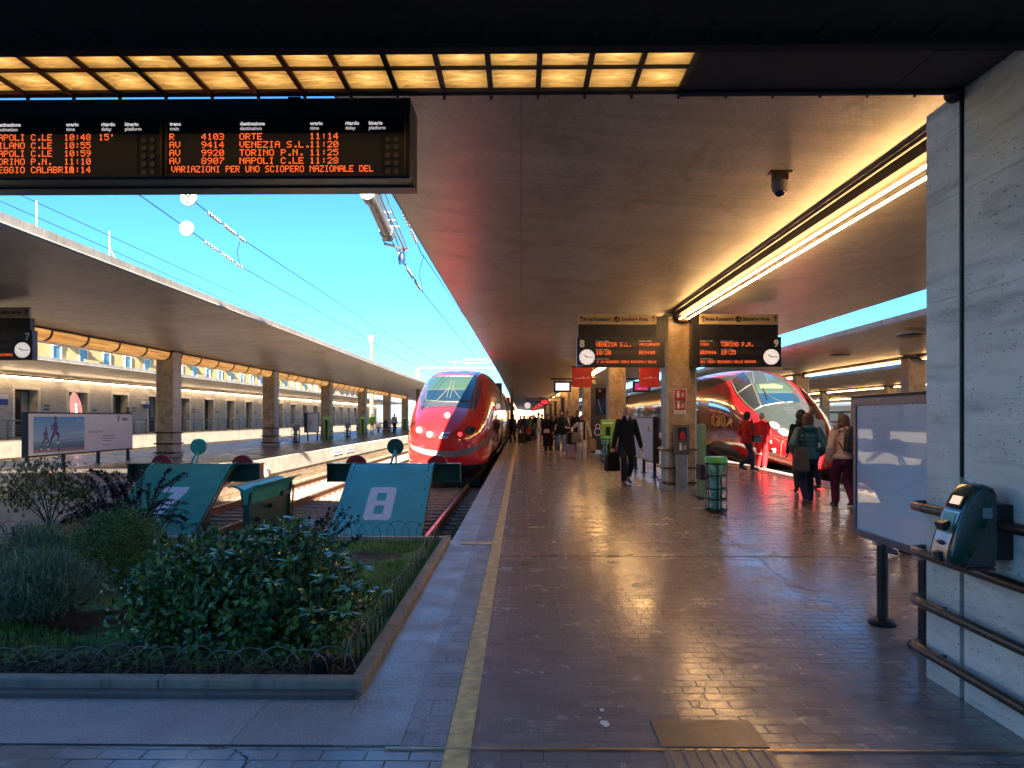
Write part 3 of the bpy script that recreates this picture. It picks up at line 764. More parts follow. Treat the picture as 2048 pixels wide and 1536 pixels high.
for i, (y, lab) in enumerate(((51, "largest of the red-screened monitors above the crowd"), (62, "second of the red-screened monitors above the crowd"), (72, "third red-screened monitor above the crowd"), (84, "fourth red-screened monitor above the crowd"), (98, "smallest red-screened monitor above the crowd"))):
    monitor(1.70, y, 2.42, .66, m_redscr, lab, 1, "t")
    if i < 3:
        T = thing("cable_post", (3.0, y + .1, 0), ("dark upright steel post beside the stone column under the largest red monitor" if i == 0 else f"dark upright steel post beside the columns, under the {['','second','third'][i]} red monitor"), "post", "steel posts beside the columns")
        b = MB(); b.box(-.13, .13, -.05, .05, 0, 2.9); b.build("post_body", m_dark, T)
        b = MB(); b.box(-.16, .16, -.08, .08, 0, .04); b.build("base_plate", m_dark, T)
T = thing("platform_totem", (3.36, 30.8, 0), "tall black totem with the white figure 8 standing between columns", "totem")
b = MB(); b.box(-.34, .34, -.06, .06, .12, 2.98); b.build("totem_body", M("graphite_panel", (.045, .045, .048), .4, var=.1), T, bevel=.006)
b = MB(); b.quad((-.14, -.064, 1.65), (.32, -.064, 1.65), (.32, -.064, 2.8), (-.14, -.064, 2.8)); b.build("dark_screen", m_glassdark, T)
b = MB(); b.box(-.34, .42, -.1, .1, .10, .125); b.build("light_strip", M("pale_strip", (.6, .52, .36), .5), T)
for x in (-.25, .25): b = MB(); b.box(x - .09, x + .09, -.05, .05, 0, .1); b.build("foot", m_dark, T)
def ring(mb, c, r, w_, y0, y1, n=28):
    mb.rings([[(c[0] + rr * math.cos(2 * PI * k / n), y, c[1] + rr * math.sin(2 * PI * k / n)) for k in range(n)] for rr, y in ((r - w_, y1), (r - w_, y0), (r, y0), (r, y1))], True, False)
b = MB(); ring(b, (-.04, .90), .165, .04, -.068, -.06); ring(b, (-.04, 1.135), .115, .035, -.068, -.06); b.build("white_figure_8", m_white, T)
b = MB(); b.tube((.05, -.066, 2.66), (.05, -.07, 2.66), .055, n=10); b.build("screen_symbol", M("dim_print", (.3, .3, .32), .5), T); b = MB(); b.quad((-.04, -.067, 2.3), (-.01, -.067, 2.3), (.12, -.067, 1.75), (.10, -.067, 1.75)); b.build("screen_streak", M("dim_print", (.3, .3, .32), .5), T)
T = thing("hanging_clock", (.75, 82, 2.55), "small round platform clock hanging above the crowd by the train", "clock")
b = MB(); b.tube((0, -.06, .35), (0, .06, .35), .42, n=24); b.build("clock_case", m_black, T); clock_parts(T, (0, .35), .36, -.065)
b = MB(); b.box(-.03, .03, -.02, .02, .75, 1.35); b.build("hanger", m_black, T)

# ------------------------------------------------------------------ tube lamps
def lamp_row(X, y0, y1, z, label, group="fluorescent lamp fittings under the canopies", n=2, tube=True):
    T = thing("tube_lamp", (X, y0, z), label, "lamp", group)
    L = y1 - y0
    b = MB(); b.prism([(-.15, .10), (-.13, .0), (-.03, -.03), (.03, -.03), (.13, 0), (.15, .10)], 'y', 0, L); b.build("housing", M("lamp_reflector", (.05, .04, .032), .5, .2), T)
    b = MB(); b.path([(-.22, 0, .07), (-.22, L, .07)], .025, 6); b.build("conduit", m_dark, T)
    for x in ((-.08, .08) if n == 2 else (0,)):
        b = MB(); y = .05
        k = max(1, round(L / 1.5)); s = (L - .1) / k
        b.path([(x, .05, -.085), (x, L - .05, -.085)], .0125, 8)
        b.build("lamp_tube", m_tubelamp, T)
    b = MB(); b.lathe([(.0, -.16), (.13, -.13), (.18, -.02), (.18, .08)], (0, L + .03, 0), 14, sy=.4); b.build("end_cap", m_bronze, T, smooth=True)
    return T
for i in range(8):
    y0 = 5.4 if i == 0 else 15.65 + 10 * (i - 1)
    lamp_row(3.36, y0, y0 + 9.2 if i else 14.75, 3.64, "long twin-tube warm lamp under the nearest canopy, running to the column with red signs" if i == 0 else ("twin-tube warm lamp under the central canopy behind platform display 8" if i == 1 else f"warm ceiling lamp over the central platform, bay {ords[i]} from the concourse"))
for i in range(3):
    lamp_row(14.15, (16.3 if i == 0 else 26.2 + 10.3 * (i - 1)), (25.2 if i == 0 else 35.5 + 10.3 * (i - 1)), 3.66, f"tube lamp under the vented canopy, {['nearest','middle','farthest'][i]} of its line", n=1)
for i in range(5):
    lamp_row(25.3, 28.4 + 10.5 * i, 38.0 + 10.5 * i, 3.66, f"warm lamp in the lit row beyond the vented canopy, {ords[i]} in line", n=1)
for i in range(3):
    lamp_row(36, 56 + 11 * i, 65.5 + 11 * i, 3.66, f"small warm lamp above the red and silver train, {ords[i]} in line", n=1)
# amber glass troughs under the far canopy
def mat_amber():
    t = NT("amber_trough_glass"); v = t.pos((8, .6, 20)); n = t.noise(v, 1.3, 5, .6, .5)
    c = t.ramp(n, [(.3, (.30, .12, .03)), (.6, (.75, .38, .10)), (.8, (.95, .62, .26))])
    t.set(Base_Color=c, Roughness=.3, Emission_Color=c, Emission_Strength=.045); return t.m
m_amber = mat_amber()
for i in range(7):
    y0 = 4.6 + 10.05 * i if i else 9.4
    L = 9.25 if i else 4.6
    T = thing("amber_trough_lamp", (-12.25, y0 + .35, 3.62), (f"half-round amber glass trough lamp between columns of the poster platform, {ords[i]} in line"), "lamp", "amber trough lamps of the poster platform")
    b = MB(); b.box(-.24, .24, 0, L, .13, .17); b.build("housing", m_dark, T)
    k = 6; s = L / k
    for j in range(k):
        b = MB(); rs = []
        for y in (j * s + .03, j * s + .10, (j + 1) * s - .10, (j + 1) * s - .03):
            rr = .23 if y not in (j * s + .03, (j + 1) * s - .03) else .205
            rs.append([(rr * math.cos(PI + PI * a / 10), y, .13 + rr * 1.15 * math.sin(PI + PI * a / 10)) for a in range(11)])
        b.rings(rs, True, True); b.build("glass_shade", m_amber, T, smooth='all')
    for j in range(k + 1):
        b = MB(); b.rings([[(.235 * math.cos(PI + PI * a / 10), y, .13 + .235 * 1.15 * math.sin(PI + PI * a / 10)) for a in range(11)] for y in (j * s - .025, j * s + .025)], True, True)
        b.build("shade_band", m_bronze, T)

# ------------------------------------------------------------------ ceiling cameras and vents
def cctv(x, y, z, label, s=1.):
    T = thing("dome_camera", (x, y, z), label, "security camera", "ceiling security cameras")
    b = MB(); b.box(-.13 * s, .13 * s, -.06 * s, .06 * s, -.03 * s, .0); b.box(-.08 * s, .08 * s, -.07 * s, .07 * s, -.12 * s, -.03 * s); b.build("mount", m_bronze, T, bevel=.006)
    b = MB(); b.lathe([(.02, -.12), (.095, -.125), (.10, -.16), (.085, -.24), (.07, -.24)][::-1], (0, 0, 0), 20); b.v = [(p[0] * s, p[1] * s, p[2] * s) for p in b.v]; b.build("housing", M("camera_housing", (.22, .20, .17), .45), T, smooth=True)
    b = MB(); b.sphere((0, 0, -.235 * s), .068 * s, 14, 8); b.build("lens_dome", m_glassdark, T, smooth='all')
cx = at(1560, 348, 6.5); cctv(cx[0], 6.5, 3.765, "dome security camera on the brown ceiling left of the near tube lamp", .78)
cctv(13.0, 19.9, 3.78, "small dome security camera under the vented canopy", .8)
for i, (px, py) in enumerate(((1821, 690), (1679, 716), (1582, 735))):
    Y = (20.2, 26.5, 34.0)[i]; p = at(px, py, Y)
    T = thing("ceiling_vent", (p[0], Y, 3.83), f"flat round ceiling vent under the canopy beyond the maroon train, {['nearest','second','third'][i]} one", "vent", "round ceiling vents")
    b = MB(); b.lathe([(.0, -.02), (.26, -.02), (.34, .02), (.34, .06)], (0, 0, 0), 24); b.build("vent_disc", m_canopy, T, smooth=True)
    b = MB(); b.lathe([(.33, -.025), (.37, -.02), (.37, .03), (.33, .03)], (0, 0, 0), 24); b.build("vent_rim", m_dark, T)
# ------------------------------------------------------------------ fittings on the column
m_signred = M("safety_red", (.42, .02, .018), .4, var=.06)
m_cab = M("cabinet_grey", (.11, .10, .09), .35, .4, var=.15)
def pictogram(T, c, w_, h_, y, second):
    b = MB(); x, z = c
    b.tube((x - w_ * .18, y, z - h_ * .18), (x - w_ * .18, y - .0, z + h_ * .2), w_ * .11, n=8)
    b.v = [(p[0], y - .003, p[2]) for p in b.v]; b = MB()
    b.quad((x - w_ * .30, y, z - h_ * .3), (x - w_ * .06, y, z - h_ * .3), (x - w_ * .06, y, z + h_ * .12), (x - w_ * .30, y, z + h_ * .12))
    b.quad((x - w_ * .24, y, z + h_ * .14), (x - w_ * .12, y, z + h_ * .14), (x - w_ * .12, y, z + h_ * .26), (x - w_ * .24, y, z + h_ * .26))
    b.quad((x - w_ * .36, y, z + h_ * .27), (x - w_ * .04, y, z + h_ * .27), (x - w_ * .04, y, z + h_ * .32), (x - w_ * .36, y, z + h_ * .32))
    for k in range(3):
        x0 = x + w_ * (.06 + .1 * k)
        b.quad((x0, y, z - h_ * .28), (x0 + w_ * .06, y, z - h_ * .2), (x0 + w_ * .12, y, z + h_ * (.2 + .04 * k)), (x0 + w_ * .05, y, z + h_ * .02))
    b.build("white_pictogram", m_white, T)
Yf = 14.885
for zc, w_, h_, lab, tx in ((1.52 + (835 - 791) * .01035, .265, .29, "upper red safety sign with fire hose pictogram on the stone column", "ESTINTORE"), (1.52 + (835 - 817) * .01035 + .04, .235, .30, "lower red fire extinguisher sign with white footer on the stone column", "ESTINTORE")):
    x = at(1360, 790, Yf)[0]
    T = thing("safety_sign", (x, Yf, zc), lab, "safety sign", "red safety signs on the stone column")
    b = MB(); b.box(-w_ / 2, w_ / 2, -.012, 0, -h_ / 2, h_ / 2); b.build("sign_plate", m_white, T)
    b = MB(); lo = .25 if "lower" in lab else .03
    b.box(-w_ / 2 + .012, w_ / 2 - .012, -.015, -.012, -h_ / 2 + h_ * lo, h_ / 2 - .01); b.build("red_field", m_signred, T)
    pictogram(T, (0, .03 if lo > .1 else .03), w_ * .9, h_ * .75, -.017, 0)
    text_mesh(tx, .035, m_ink if lo > .1 else m_white, "sign_lettering", T, face_mw((0, -.018, -h_ / 2 + .028), *FRONT), .001, 'CENTER', .0005)
Yc = 14.55; xc = at(1365, 880, Yc)[0]
T = thing("extinguisher_cabinet", (xc, Yc, 0), "grey fire extinguisher cabinet with small window on a steel post before the column", "fire cabinet")
b = MB(); b.box(-.15, .15, 0, .2, .77, 1.37); b.build("cabinet_body", m_cab, T, bevel=.012)
b = MB(); b.box(-.115, .115, .03, .13, 0, .77); b.build("post", m_steel, T, bevel=.01)
b = MB(); b.box(-.17, .17, -.02, .2, 0, .012); b.build("base_plate", m_steel, T)
b = MB(); b.box(-.085, .085, -.004, 0, 1.06, 1.31); w1 = b.build("cabinet_window", m_glassdark, T)
b = MB(); b.sphere((0, -.008, 1.16), (.06, .01, .07)); b.box(-.06, .06, -.01, -.004, 1.07, 1.14); b.build("hose_reel", m_signred, w1)
pictogram(T, (0, .92), .22, .24, -.006, 0)

# ------------------------------------------------------------------ cage bins and ticket validators
m_lidgreen = M("green_bin_lid", (.09, .42, .05), .35, var=.12, scale=10, coat=.3)
def mat_bag():
    t = NT("green_plastic_bag"); v = t.pos(); n = t.noise(v, 14, 4, .6, 1)
    t.set(Base_Color=t.ramp(n, [(.3, (.10, .46, .28)), (.7, (.35, .78, .58))]), Roughness=.25, Alpha=.9); t.bump(t.noise(t.pos((3, 3, 1)), 18, 3), .8, .03); return t.m
m_bag = mat_bag()
def bin_proto(grey):
    T = thing("cage_bin", (0, 0, 0), None, "litter bin")
    r = .165
    lidm = m_lidgreen if not grey else M("grey_bin_lid", (.30, .31, .31), .45, var=.1)
    b = MB(); b.lathe([(r * .62, .865), (r * .98, .86), (r * 1.08, .84), (r * 1.1, .77), (r * .98, .765), (r * .98, .84), (r * .66, .845)], (0, 0, 0), 28); b.build("lid", lidm, T, smooth=True)
    for z, hh in ((.74, .035), (.56, .022), (.36, .022), (.20, .022), (.02, .035)):
        b = MB(); b.lathe([(r * .97, z), (r * 1.04, z), (r * 1.04, z + hh), (r * .97, z + hh), (r * .97, z)], (0, 0, 0), 24); b.build("hoop", m_black, T)
    for k in range(5):
        a = k * PI * 2 / 5 - .45; x, y = r * 1.02 * math.cos(a), r * 1.02 * math.sin(a)
        b = MB(); b.obox((x, y, .39), .006, .013, .37, (0, 0, a)); b.build("bar", m_black, T)
    b = MB(); b.lathe([(r * .55, .005), (r * .7, .01), (r * .7, .03)], (0, 0, 0), 16); b.build("floor_plate", m_black, T)
    prof = [(.03, .05), (.075, .055), (.085, .12), (.07, .25), (.08, .42), (.065, .5), (.12, .62), (.155, .70), (.155, .78)]
    b = MB(); rs = []
    for i, (rr, z) in enumerate(prof):
        rs.append([(rr * (1 + .10 * math.sin(5 * a_ + i) + .05 * math.sin(9 * a_ - 2 * i)) * math.cos(a_) - .02 * (1 - z), rr * (1 + .10 * math.sin(5 * a_ + i)) * math.sin(a_), z) for a_ in [2 * PI * k / 26 for k in range(26)]])
    b.rings(rs); b.build("bag", m_bag if not grey else M("clear_bag", (.45, .47, .47), .3), T, smooth='all')
    return T
BIN = bin_proto(False); BIN.location = (3.12, 11.4, 0); BIN.scale = (1, 1, 1.04)
tag(BIN, "black cage bin with bright green lid and hanging green bag by the column", "litter bin", "cage litter bins")
copy_tree(BIN, (2.87, 24.2, 0), None, "green-lidded cage bin behind the walking man, at the foot of the second column", "cage litter bins")
GB = bin_proto(True); GB.location = (-12.1, 38.0, .16); tag(GB, "grey-lidded cage bin left of the small poster stand across the tracks", "litter bin", "cage litter bins")
GB.scale = (1.3, 1.3, 1.2)
copy_tree(GB, (-12.0, 49.0, .16), None, "grey-lidded cage bin between two green validators across the tracks", "cage litter bins")
copy_tree(GB, (-11.1, 62, .16), None, "grey-lidded cage bin farthest away, beside the traveller in grey across the tracks", "cage litter bins")
m_lime = M("lime_green_shell", (.25, .50, .05), .35, var=.08, coat=.3)
m_sage = M("sage_green_side", (.16, .27, .12), .4, var=.1)
def valid_proto(side):
    T = thing("ticket_validator", (0, 0, 0), None, "ticket validator")
    b = MB(); o = [(-.24, 1.45), (.24, 1.45), (.22, 1.0), (.15, 0), (-.15, 0), (-.22, 1.0)]
    b.prism(o[::-1], 'y', 0, .10); b.build("shell", m_lime if not side else m_sage, T, bevel=.01)
    b = MB(); b.prism([(-.06, 0), (.06, 0), (.075, 1.0), (.05, 1.1), (-.05, 1.1), (-.075, 1.0)], 'y', -.03, 0); b.build("dark_strip", m_black, T)
    b = MB(); b.box(-.08, .08, -.06, -.03, 1.0, 1.2); b.build("reader", m_dark, T, bevel=.01)
    b = MB(); b.box(-.19, .19, -.005, 0, 1.30, 1.36); b.build("caption_strip", m_letter, T)
    return T
V = valid_proto(False); V.location = (3.0, 24.55, 0); VG = "lime green ticket validators at the columns"
tag(V, "lime green ticket validator half hidden behind the walking man", "ticket validator", VG)
copy_tree(V, (2.85, 34.5, 0), None, "lime green ticket validator glimpsed left of the totem 8", VG)
for i, y in enumerate((44.2, 54.3, 74.2)):
    copy_tree(V, (-12.15, y, .16), None, f"lime green ticket validator across the tracks, {['nearest, beside the small poster stand','second, between cage bin and worker','farthest, close to the red train nose'][i]}", VG)
x = at(1400, 900, 13.6)[0]
T = thing("ticket_validator", (x, 13.5, 0), "narrow sage green validator post seen edge-on right of the extinguisher column", "ticket validator", VG)
b = MB(); b.obox((0, 0, .70), .045, .2, .70); b.build("shell", m_sage, T, bevel=.03)
b = MB(); b.box(-.075, .10, -.24, .1, .36, .64); b.build("box_unit", m_black, T, bevel=.01)
b = MB(); b.box(.045, .15, -.12, .1, .82, 1.02); b.build("reader", m_black, T, bevel=.01)
b = MB(); b.box(-.09, .09, -.24, .24, 0, .02); b.build("base_plate", m_dark, T)

# ------------------------------------------------------------------ poster boards
m_poster = M("white_poster", (.64, .67, .67), .4, var=.05, scale=2)
def side_board(x, y0, y1, z0, z1, zf, legs, sg, label, cat="poster board", name="poster_board", th=.075):
    """board along Y at x, printed face towards sg*X"""
    T = thing(name, (x, y0, zf), label, cat)
    b = MB(); b.box(-th, th, 0, y1 - y0, z0 - zf, z1 - zf); b.build("board_frame", m_black, T, bevel=.012)
    b = MB(); e = .04; xx = sg * (th + .006); p = [(xx, e, z0 - zf + e), (xx, y1 - y0 - e, z0 - zf + e), (xx, y1 - y0 - e, z1 - zf - e), (xx, e, z1 - zf - e)]
    b.quad(*(p if sg > 0 else p[::-1])); sh = b.build("poster_sheet", m_poster, T)
    for y in legs:
        b = MB(); b.box(-.035, .035, y - y0 - .035, y - y0 + .035, 0, z0 - zf); b.build("leg", m_dark, T)
        b = MB(); b.box(-.09, .09, y - y0 - .06, y - y0 + .06, 0, .015); b.build("foot", m_dark, T)
    return T, sh
T, s_ = side_board(3.40, 17.9, 21.3, .36, 1.545, 0, (18.1, 19.7, 21.1), -1, "white poster board on legs standing behind the man in the dark coat")
b = MB(); b.path([(-.083, .65, 1.15), (-.083, .63, 1.3), (-.083, .55, 1.28)], .008, 4); b.path([(-.083, .50, 1.15), (-.083, .48, 1.26)], .008, 4); b.build("black_emblem", m_ink, T)
T, s_ = side_board(-12.6, 17.85, 22.75, .50, 1.66, .16, (17.95, 19.4, 21.0, 22.6), 1, "long white billboard with photo of two runners under a blue sky", "billboard", "billboard")
def mat_ad():
    t = NT("printed_runner_photo"); v = t.pos(); sx = t.n("SeparateXYZ"); t.l(v, sx.inputs[0])
    z = sx.outputs[2]; n = t.noise(t.pos((1, 1, 1.6)), 1.7, 5, .6)
    c = t.ramp(t.math('MULTIPLY_ADD', z, 1.0, -.6), [(0, (.30, .19, .19)), (.085, (.30, .20, .20)), (.10, (.07, .17, .22)), (.24, (.16, .28, .36)), (.29, (.30, .45, .58)), (1, (.07, .30, .55))])
    cl = t.ramp(n, [(.58, (0, 0, 0)), (.75, (.8, .8, .8))]); y = sx.outputs[1]
    c = t.mix(t.math('MULTIPLY', cl, t.math('GREATER_THAN', y, 19.6)), c, (.55, .56, .62))
    t.set(Base_Color=c, Roughness=.4); return t.m
L = T.location
b = MB(); X = .086; y0, y1, z0, z1 = .22, 2.35, .44, 1.38
b.quad((X, y0, z0), (X, y1, z0), (X, y1, z1), (X, y0, z1)); b.build("runner_photo", mat_ad(), T)
def flat(mb, pts, x=.090):
    mb.add([(x, p[0], p[1]) for p in pts], [tuple(range(len(pts)))])
def limb(mb, a, b_, w1, w2, x=.090):
    a = Vector(a); b_ = Vector(b_); d = (b_ - a).normalized(); n = Vector((-d.y, d.x))
    flat(mb, [a + n * w1, a - n * w1, b_ - n * w2, b_ + n * w2], x)
skin = M("printed_dark_skin", (.05, .03, .025), .5); shirt = M("printed_purple_shirt", (.12, .06, .22), .5); white = m_white
for (cx, cz, s) in ((1.02, .62, 1.0), (.66, .60, .66)):
    b = MB()
    def P(y, z): return (cx + (y) * s, cz + (z) * s)
    limb(b, P(.06, .34), P(.20, .27), .045 * s, .035 * s); limb(b, P(.20, .27), P(.14, .08), .032 * s, .02 * s)
    limb(b, P(0, .34), P(-.14, .12), .045 * s, .03 * s); limb(b, P(-.14, .12), P(-.22, -.08), .028 * s, .018 * s)
    limb(b, P(.0, .56), P(-.12, .48), .022 * s, .02 * s); limb(b, P(-.12, .48), P(-.06, .40), .02 * s, .015 * s)
    limb(b, P(.10, .56), P(.16, .44), .022 * s, .018 * s)
    for k in range(1): 
        c = P(.06, .72); flat(b, [(c[0] + .045 * s * math.cos(a), c[1] + .058 * s * math.sin(a)) for a in [2 * PI * i / 12 for i in range(12)]])
    b.build("runner_figure", skin, T)
    b = MB(); flat(b, [P(-.03, .34), P(.12, .34), P(.13, .62), P(.05, .66), P(-.03, .60)], .092); b.build("runner_shirt", shirt, T)
    b = MB()
    for c in (P(.14, .06), P(-.24, -.10)): flat(b, [(c[0] - .05 * s, c[1] - .02 * s), (c[0] + .05 * s, c[1] - .025 * s), (c[0] + .04 * s, c[1] + .03 * s), (c[0] - .03 * s, c[1] + .025 * s)], .092)
    b.build("runner_shoe", white, T)
b = MB(); flat(b, [(y0, .70), (y1, .76), (y1, .775), (y0, .71)], .088)
for k in range(9): flat(b, [(y0 + .24 * k, .50), (y0 + .24 * k + .015, .50), (y0 + .24 * k + .015, .71), (y0 + .24 * k, .71)], .088)
b.build("printed_railing", M("printed_teal", (.03, .09, .12), .5), T)
RIGHTF = ((0, 1, 0), (0, 0, 1))
text_mesh("move your body", .14, m_white, "white_slogan", T, face_mw((.094, 1.98, .95), *RIGHTF), .0005, 'CENTER', sx=.75)
text_mesh("move your mind", .14, M("grey_print", (.28, .28, .33), .5), "grey_slogan", T, face_mw((.090, 2.88, .95), *RIGHTF), .0005, 'CENTER', sx=.75)
text_mesh("asics", .17, M("navy_print", (.01, .012, .06), .5), "navy_logo", T, face_mw((.090, 4.42, 1.32), *RIGHTF), .0005, 'CENTER', .003, .9)
b = MB(); b.path([(.091, 4.05, 1.24), (.091, 4.02, 1.38), (.091, 4.10, 1.42), (.091, 4.14, 1.34), (.091, 4.04, 1.27)], .010, 4)
for k, (a, c) in enumerate(((3.22, 3.85), (3.22, 3.92), (3.22, 3.7), (3.22, 3.6))): b.box(.085, .088, a, c, .80 - .07 * k - (.06 if k == 3 else 0), .815 - .07 * k - (.06 if k == 3 else 0))
b.build("small_print", M("navy_print", (0, 0, 0)), T)
# timetable board beside the wall
T = thing("timetable_board", (2.655, 4.35, 0), "large glazed timetable board on two round posts beside the travertine wall", "timetable")
def mat_timetable():
    t = NT("glazed_timetable_sheet"); v = t.pos(); sx = t.n("SeparateXYZ"); t.l(v, sx.inputs[0])
    br = t.n("TexBrick"); br.inputs["Scale"].default_value = 1; br.inputs["Brick Width"].default_value = .14; br.inputs["Row Height"].default_value = .012; br.inputs["Mortar Size"].default_value = .003; br.offset = 0
    br.inputs["Color1"].default_value = (.42, .47, .52, 1); br.inputs["Color2"].default_value = (.52, .57, .62, 1); br.inputs["Mortar"].default_value = (.50, .56, .68, 1)
    c = t.n("CombineXYZ"); t.l(sx.outputs[1], c.inputs[0]); t.l(sx.outputs[2], c.inputs[1]); t.l(c.outputs[0], br.inputs["Vector"])
    cc = t.mix(t.math('LESS_THAN', sx.outputs[2], .98), br.outputs["Color"], (.54, .60, .66))
    t.set(Base_Color=cc, Roughness=.4, Coat_Weight=1.0, Coat_Roughness=.015, Coat_IOR=2.3); 
    n = t.n("Bump"); n.inputs["Strength"].default_value = .22; n.inputs["Distance"].default_value = .012; t.l(t.noise(t.pos((.5, .5, 1)), 2.2, 1), n.inputs["Height"]); t.l(n.outputs[0], t.b.inputs["Coat Normal"]); return t.m
LB = 1.23
b = MB(); b.box(-.04, .04, 0, LB, .63, 1.665); b.build("back_panel", m_black, T)
b = MB()
for (a0, a1, c0, c1) in ((0, LB, .61, .665), (0, LB, 1.61, 1.67), (0, .045, .665, 1.61), (LB - .045, LB, .665, 1.61)): b.box(-.062, -.035, a0, a1, c0, c1)
b.build("board_frame", M("grey_brown_frame", (.13, .115, .12), .3, .6), T, bevel=.004)
b = MB(); b.quad((-.052, LB - .045, .665), (-.052, .045, .665), (-.052, .045, 1.61), (-.052, LB - .045, 1.61)); b.build("glazed_sheet", mat_timetable(), T)
b = MB(); b.path([(-.05, LB + .01, 1.68), (-.05, 0, 1.68)], .012, 8); b.build("top_rail", m_bronze, T)
for y in (.36, .90):
    b = MB(); b.tube((0, y, 0), (0, y, .63), .038, n=18); b.build("post", M("dark_bronze_post", (.05, .038, .032), .4, .6, var=.3, scale=8), T, smooth=True)
    b = MB(); b.lathe([(.095, 0), (.10, .02), (.085, .038), (.04, .045)], (0, y, 0), 22); b.build("post_base", m_black, T, smooth=True)
    b = MB(); b.box(-.06, .02, y - .03, y + .03, .585, .62); b.build("clamp", m_steel, T)
# ------------------------------------------------------------------ floor plates
T = thing("floor_mat", (.89, 3.41, 0), "smooth grey metal plate let into the brick floor above the ribbed tile", "floor plate")
b = MB(); b.box(-.248, .248, -.15, .15, .0, .012); b.build("plate", M("floor_plate_metal", (.10, .095, .095), .36, .45, var=.2, scale=7, bump=.1), T, bevel=.003)
T = thing("tactile_tile", (.89, 3.0, 0), "ribbed tactile floor tile at the bottom edge below the smooth metal plate", "tactile tile")
m_tact = M("tactile_stone", (.22, .16, .125), .4, var=.3, scale=9, bump=.2)
b = MB(); b.box(-.245, .245, -.3, .25, .0, .006); b.build("tile_base", m_tact, T)
b = MB()
for k in range(8): x = -.215 + .0615 * k; b.prism([(x - .013, .006), (x - .008, .014), (x + .008, .014), (x + .013, .006)], 'y', -.3, .245)
b.build("ribs", m_tact, T)
# ------------------------------------------------------------------ ticket machine on the wall
m_dgreen = M("dark_green_shell", (.003, .042, .028), .22, var=.12, coat=.6)
m_gshell = M("grey_green_shell", (.055, .065, .055), .45, var=.1)
T = thing("ticket_machine", (2.375, 3.54, .8), "dark green and grey ticket stamping machine mounted on the travertine wall", "ticket machine")
def ys(mb, prof, y0, y1, inset=.0): mb.prism(prof, 'y', y0, y1)
# outline in (x from wall: negative outwards, z)
fr = [(-.10, .385), (-.135, .395), (-.165, .385), (-.20, .34), (-.235, .27), (-.265, .19), (-.29, .11), (-.305, .05), (-.30, .02), (-.28, .003), (-.24, -.005)]
back = [(-.095, .01), (-.09, .1), (-.088, .25), (-.092, .35)]
out = fr + [(-.18, -.005)] + back
b = MB(); c = Vector((sum(p[0] for p in out) / len(out), sum(p[1] for p in out) / len(out)))
rs = []
for (y, s) in ((-.098, .86), (-.09, .95), (-.07, 1.0), (.07, 1.0), (.09, .95), (.098, .86)): rs.append([(c.x + (p[0] - c.x) * s, y, c.y + (p[1] - c.y) * s) for p in out])
b.rings(rs); b.build("green_shell", m_dgreen, T, smooth=60, norm=True)
b = MB(); g = [(-.125, .375), (-.105, .36), (-.12, .27), (-.14, .18), (-.175, .10), (-.215, .04), (-.235, .0), (-.095, .0), (-.086, .1), (-.084, .25), (-.09, .35), (-.108, .383)]
b.prism(g, 'y', -.101, -.075); b.build("grey_side", m_gshell, T, bevel=.004, norm=True)
b = MB(); b.box(-.088, -.0, -.09, .10, .03, .30); b.build("mounting_box", m_black, T, bevel=.008)
b = MB(); b.box(-.24, -.09, -.095, .09, -.018, -.004); b.build("bottom_lip", M("dark_red_lip", (.10, .03, .03), .4), T, bevel=.004)
def fp(t): # point on the front curve and its outward normal
    k = 3 + t * 5.2; i = int(k); f = k - i; a, c_ = Vector(fr[i]), Vector(fr[i + 1]); p = a.lerp(c_, f); d = (c_ - a).normalized(); return p, Vector((d.y, -d.x)) * 1.0
def face_plate(name, t0, t1, y0, y1, mat, off=.004, n=6, par=T):
    b = MB(); rows = []
    for k in range(n + 1):
        p, nn = fp(t0 + (t1 - t0) * k / n)
        if nn.x > 0: nn = -nn
        q = p + nn * off; rows.append([(q.x, y0, q.y), (q.x, y1, q.y)])
    b.rings(rows, False, False); o = b.build(name, mat, par); return o
face_plate("metal_fascia", .22, .93, -.065, .065, m_steel, .004)
face_plate("screen", .0, .19, -.055, .055, m_glassdark, .006)
face_plate("screen_glow", .03, .14, -.04, .04, M("lcd_glow", (.2, .15, .1), .3, emit=(.5, .36, .25), es=.1), .009)
face_plate("sticker", .24, .48, -.05, .055, M("green_sticker", (.20, .42, .28), .4), .007)
p, nn = fp(.40); b = MB(); b.obox((p.x - .02, 0, p.y + .005), .022, .034, .020, (0, R(-20), 0)); b.build("ticket_slot", m_black, T, bevel=.003)
p, nn = fp(.60); b = MB(); b.sphere((p.x - .004, 0, p.y), (.008, .04, .012)); b.build("card_slot", m_dark, T, smooth=True)
p, nn = fp(.86); b = MB(); b.obox((p.x - .006, 0, p.y), .012, .026, .024, (0, R(-18), 0)); b.build("button_box", m_black, T, bevel=.003)
b = MB(); b.box(-.158, -.112, -.104, -.101, .235, .285); b.build("notice", M("grey_notice", (.22, .26, .24), .5), T)
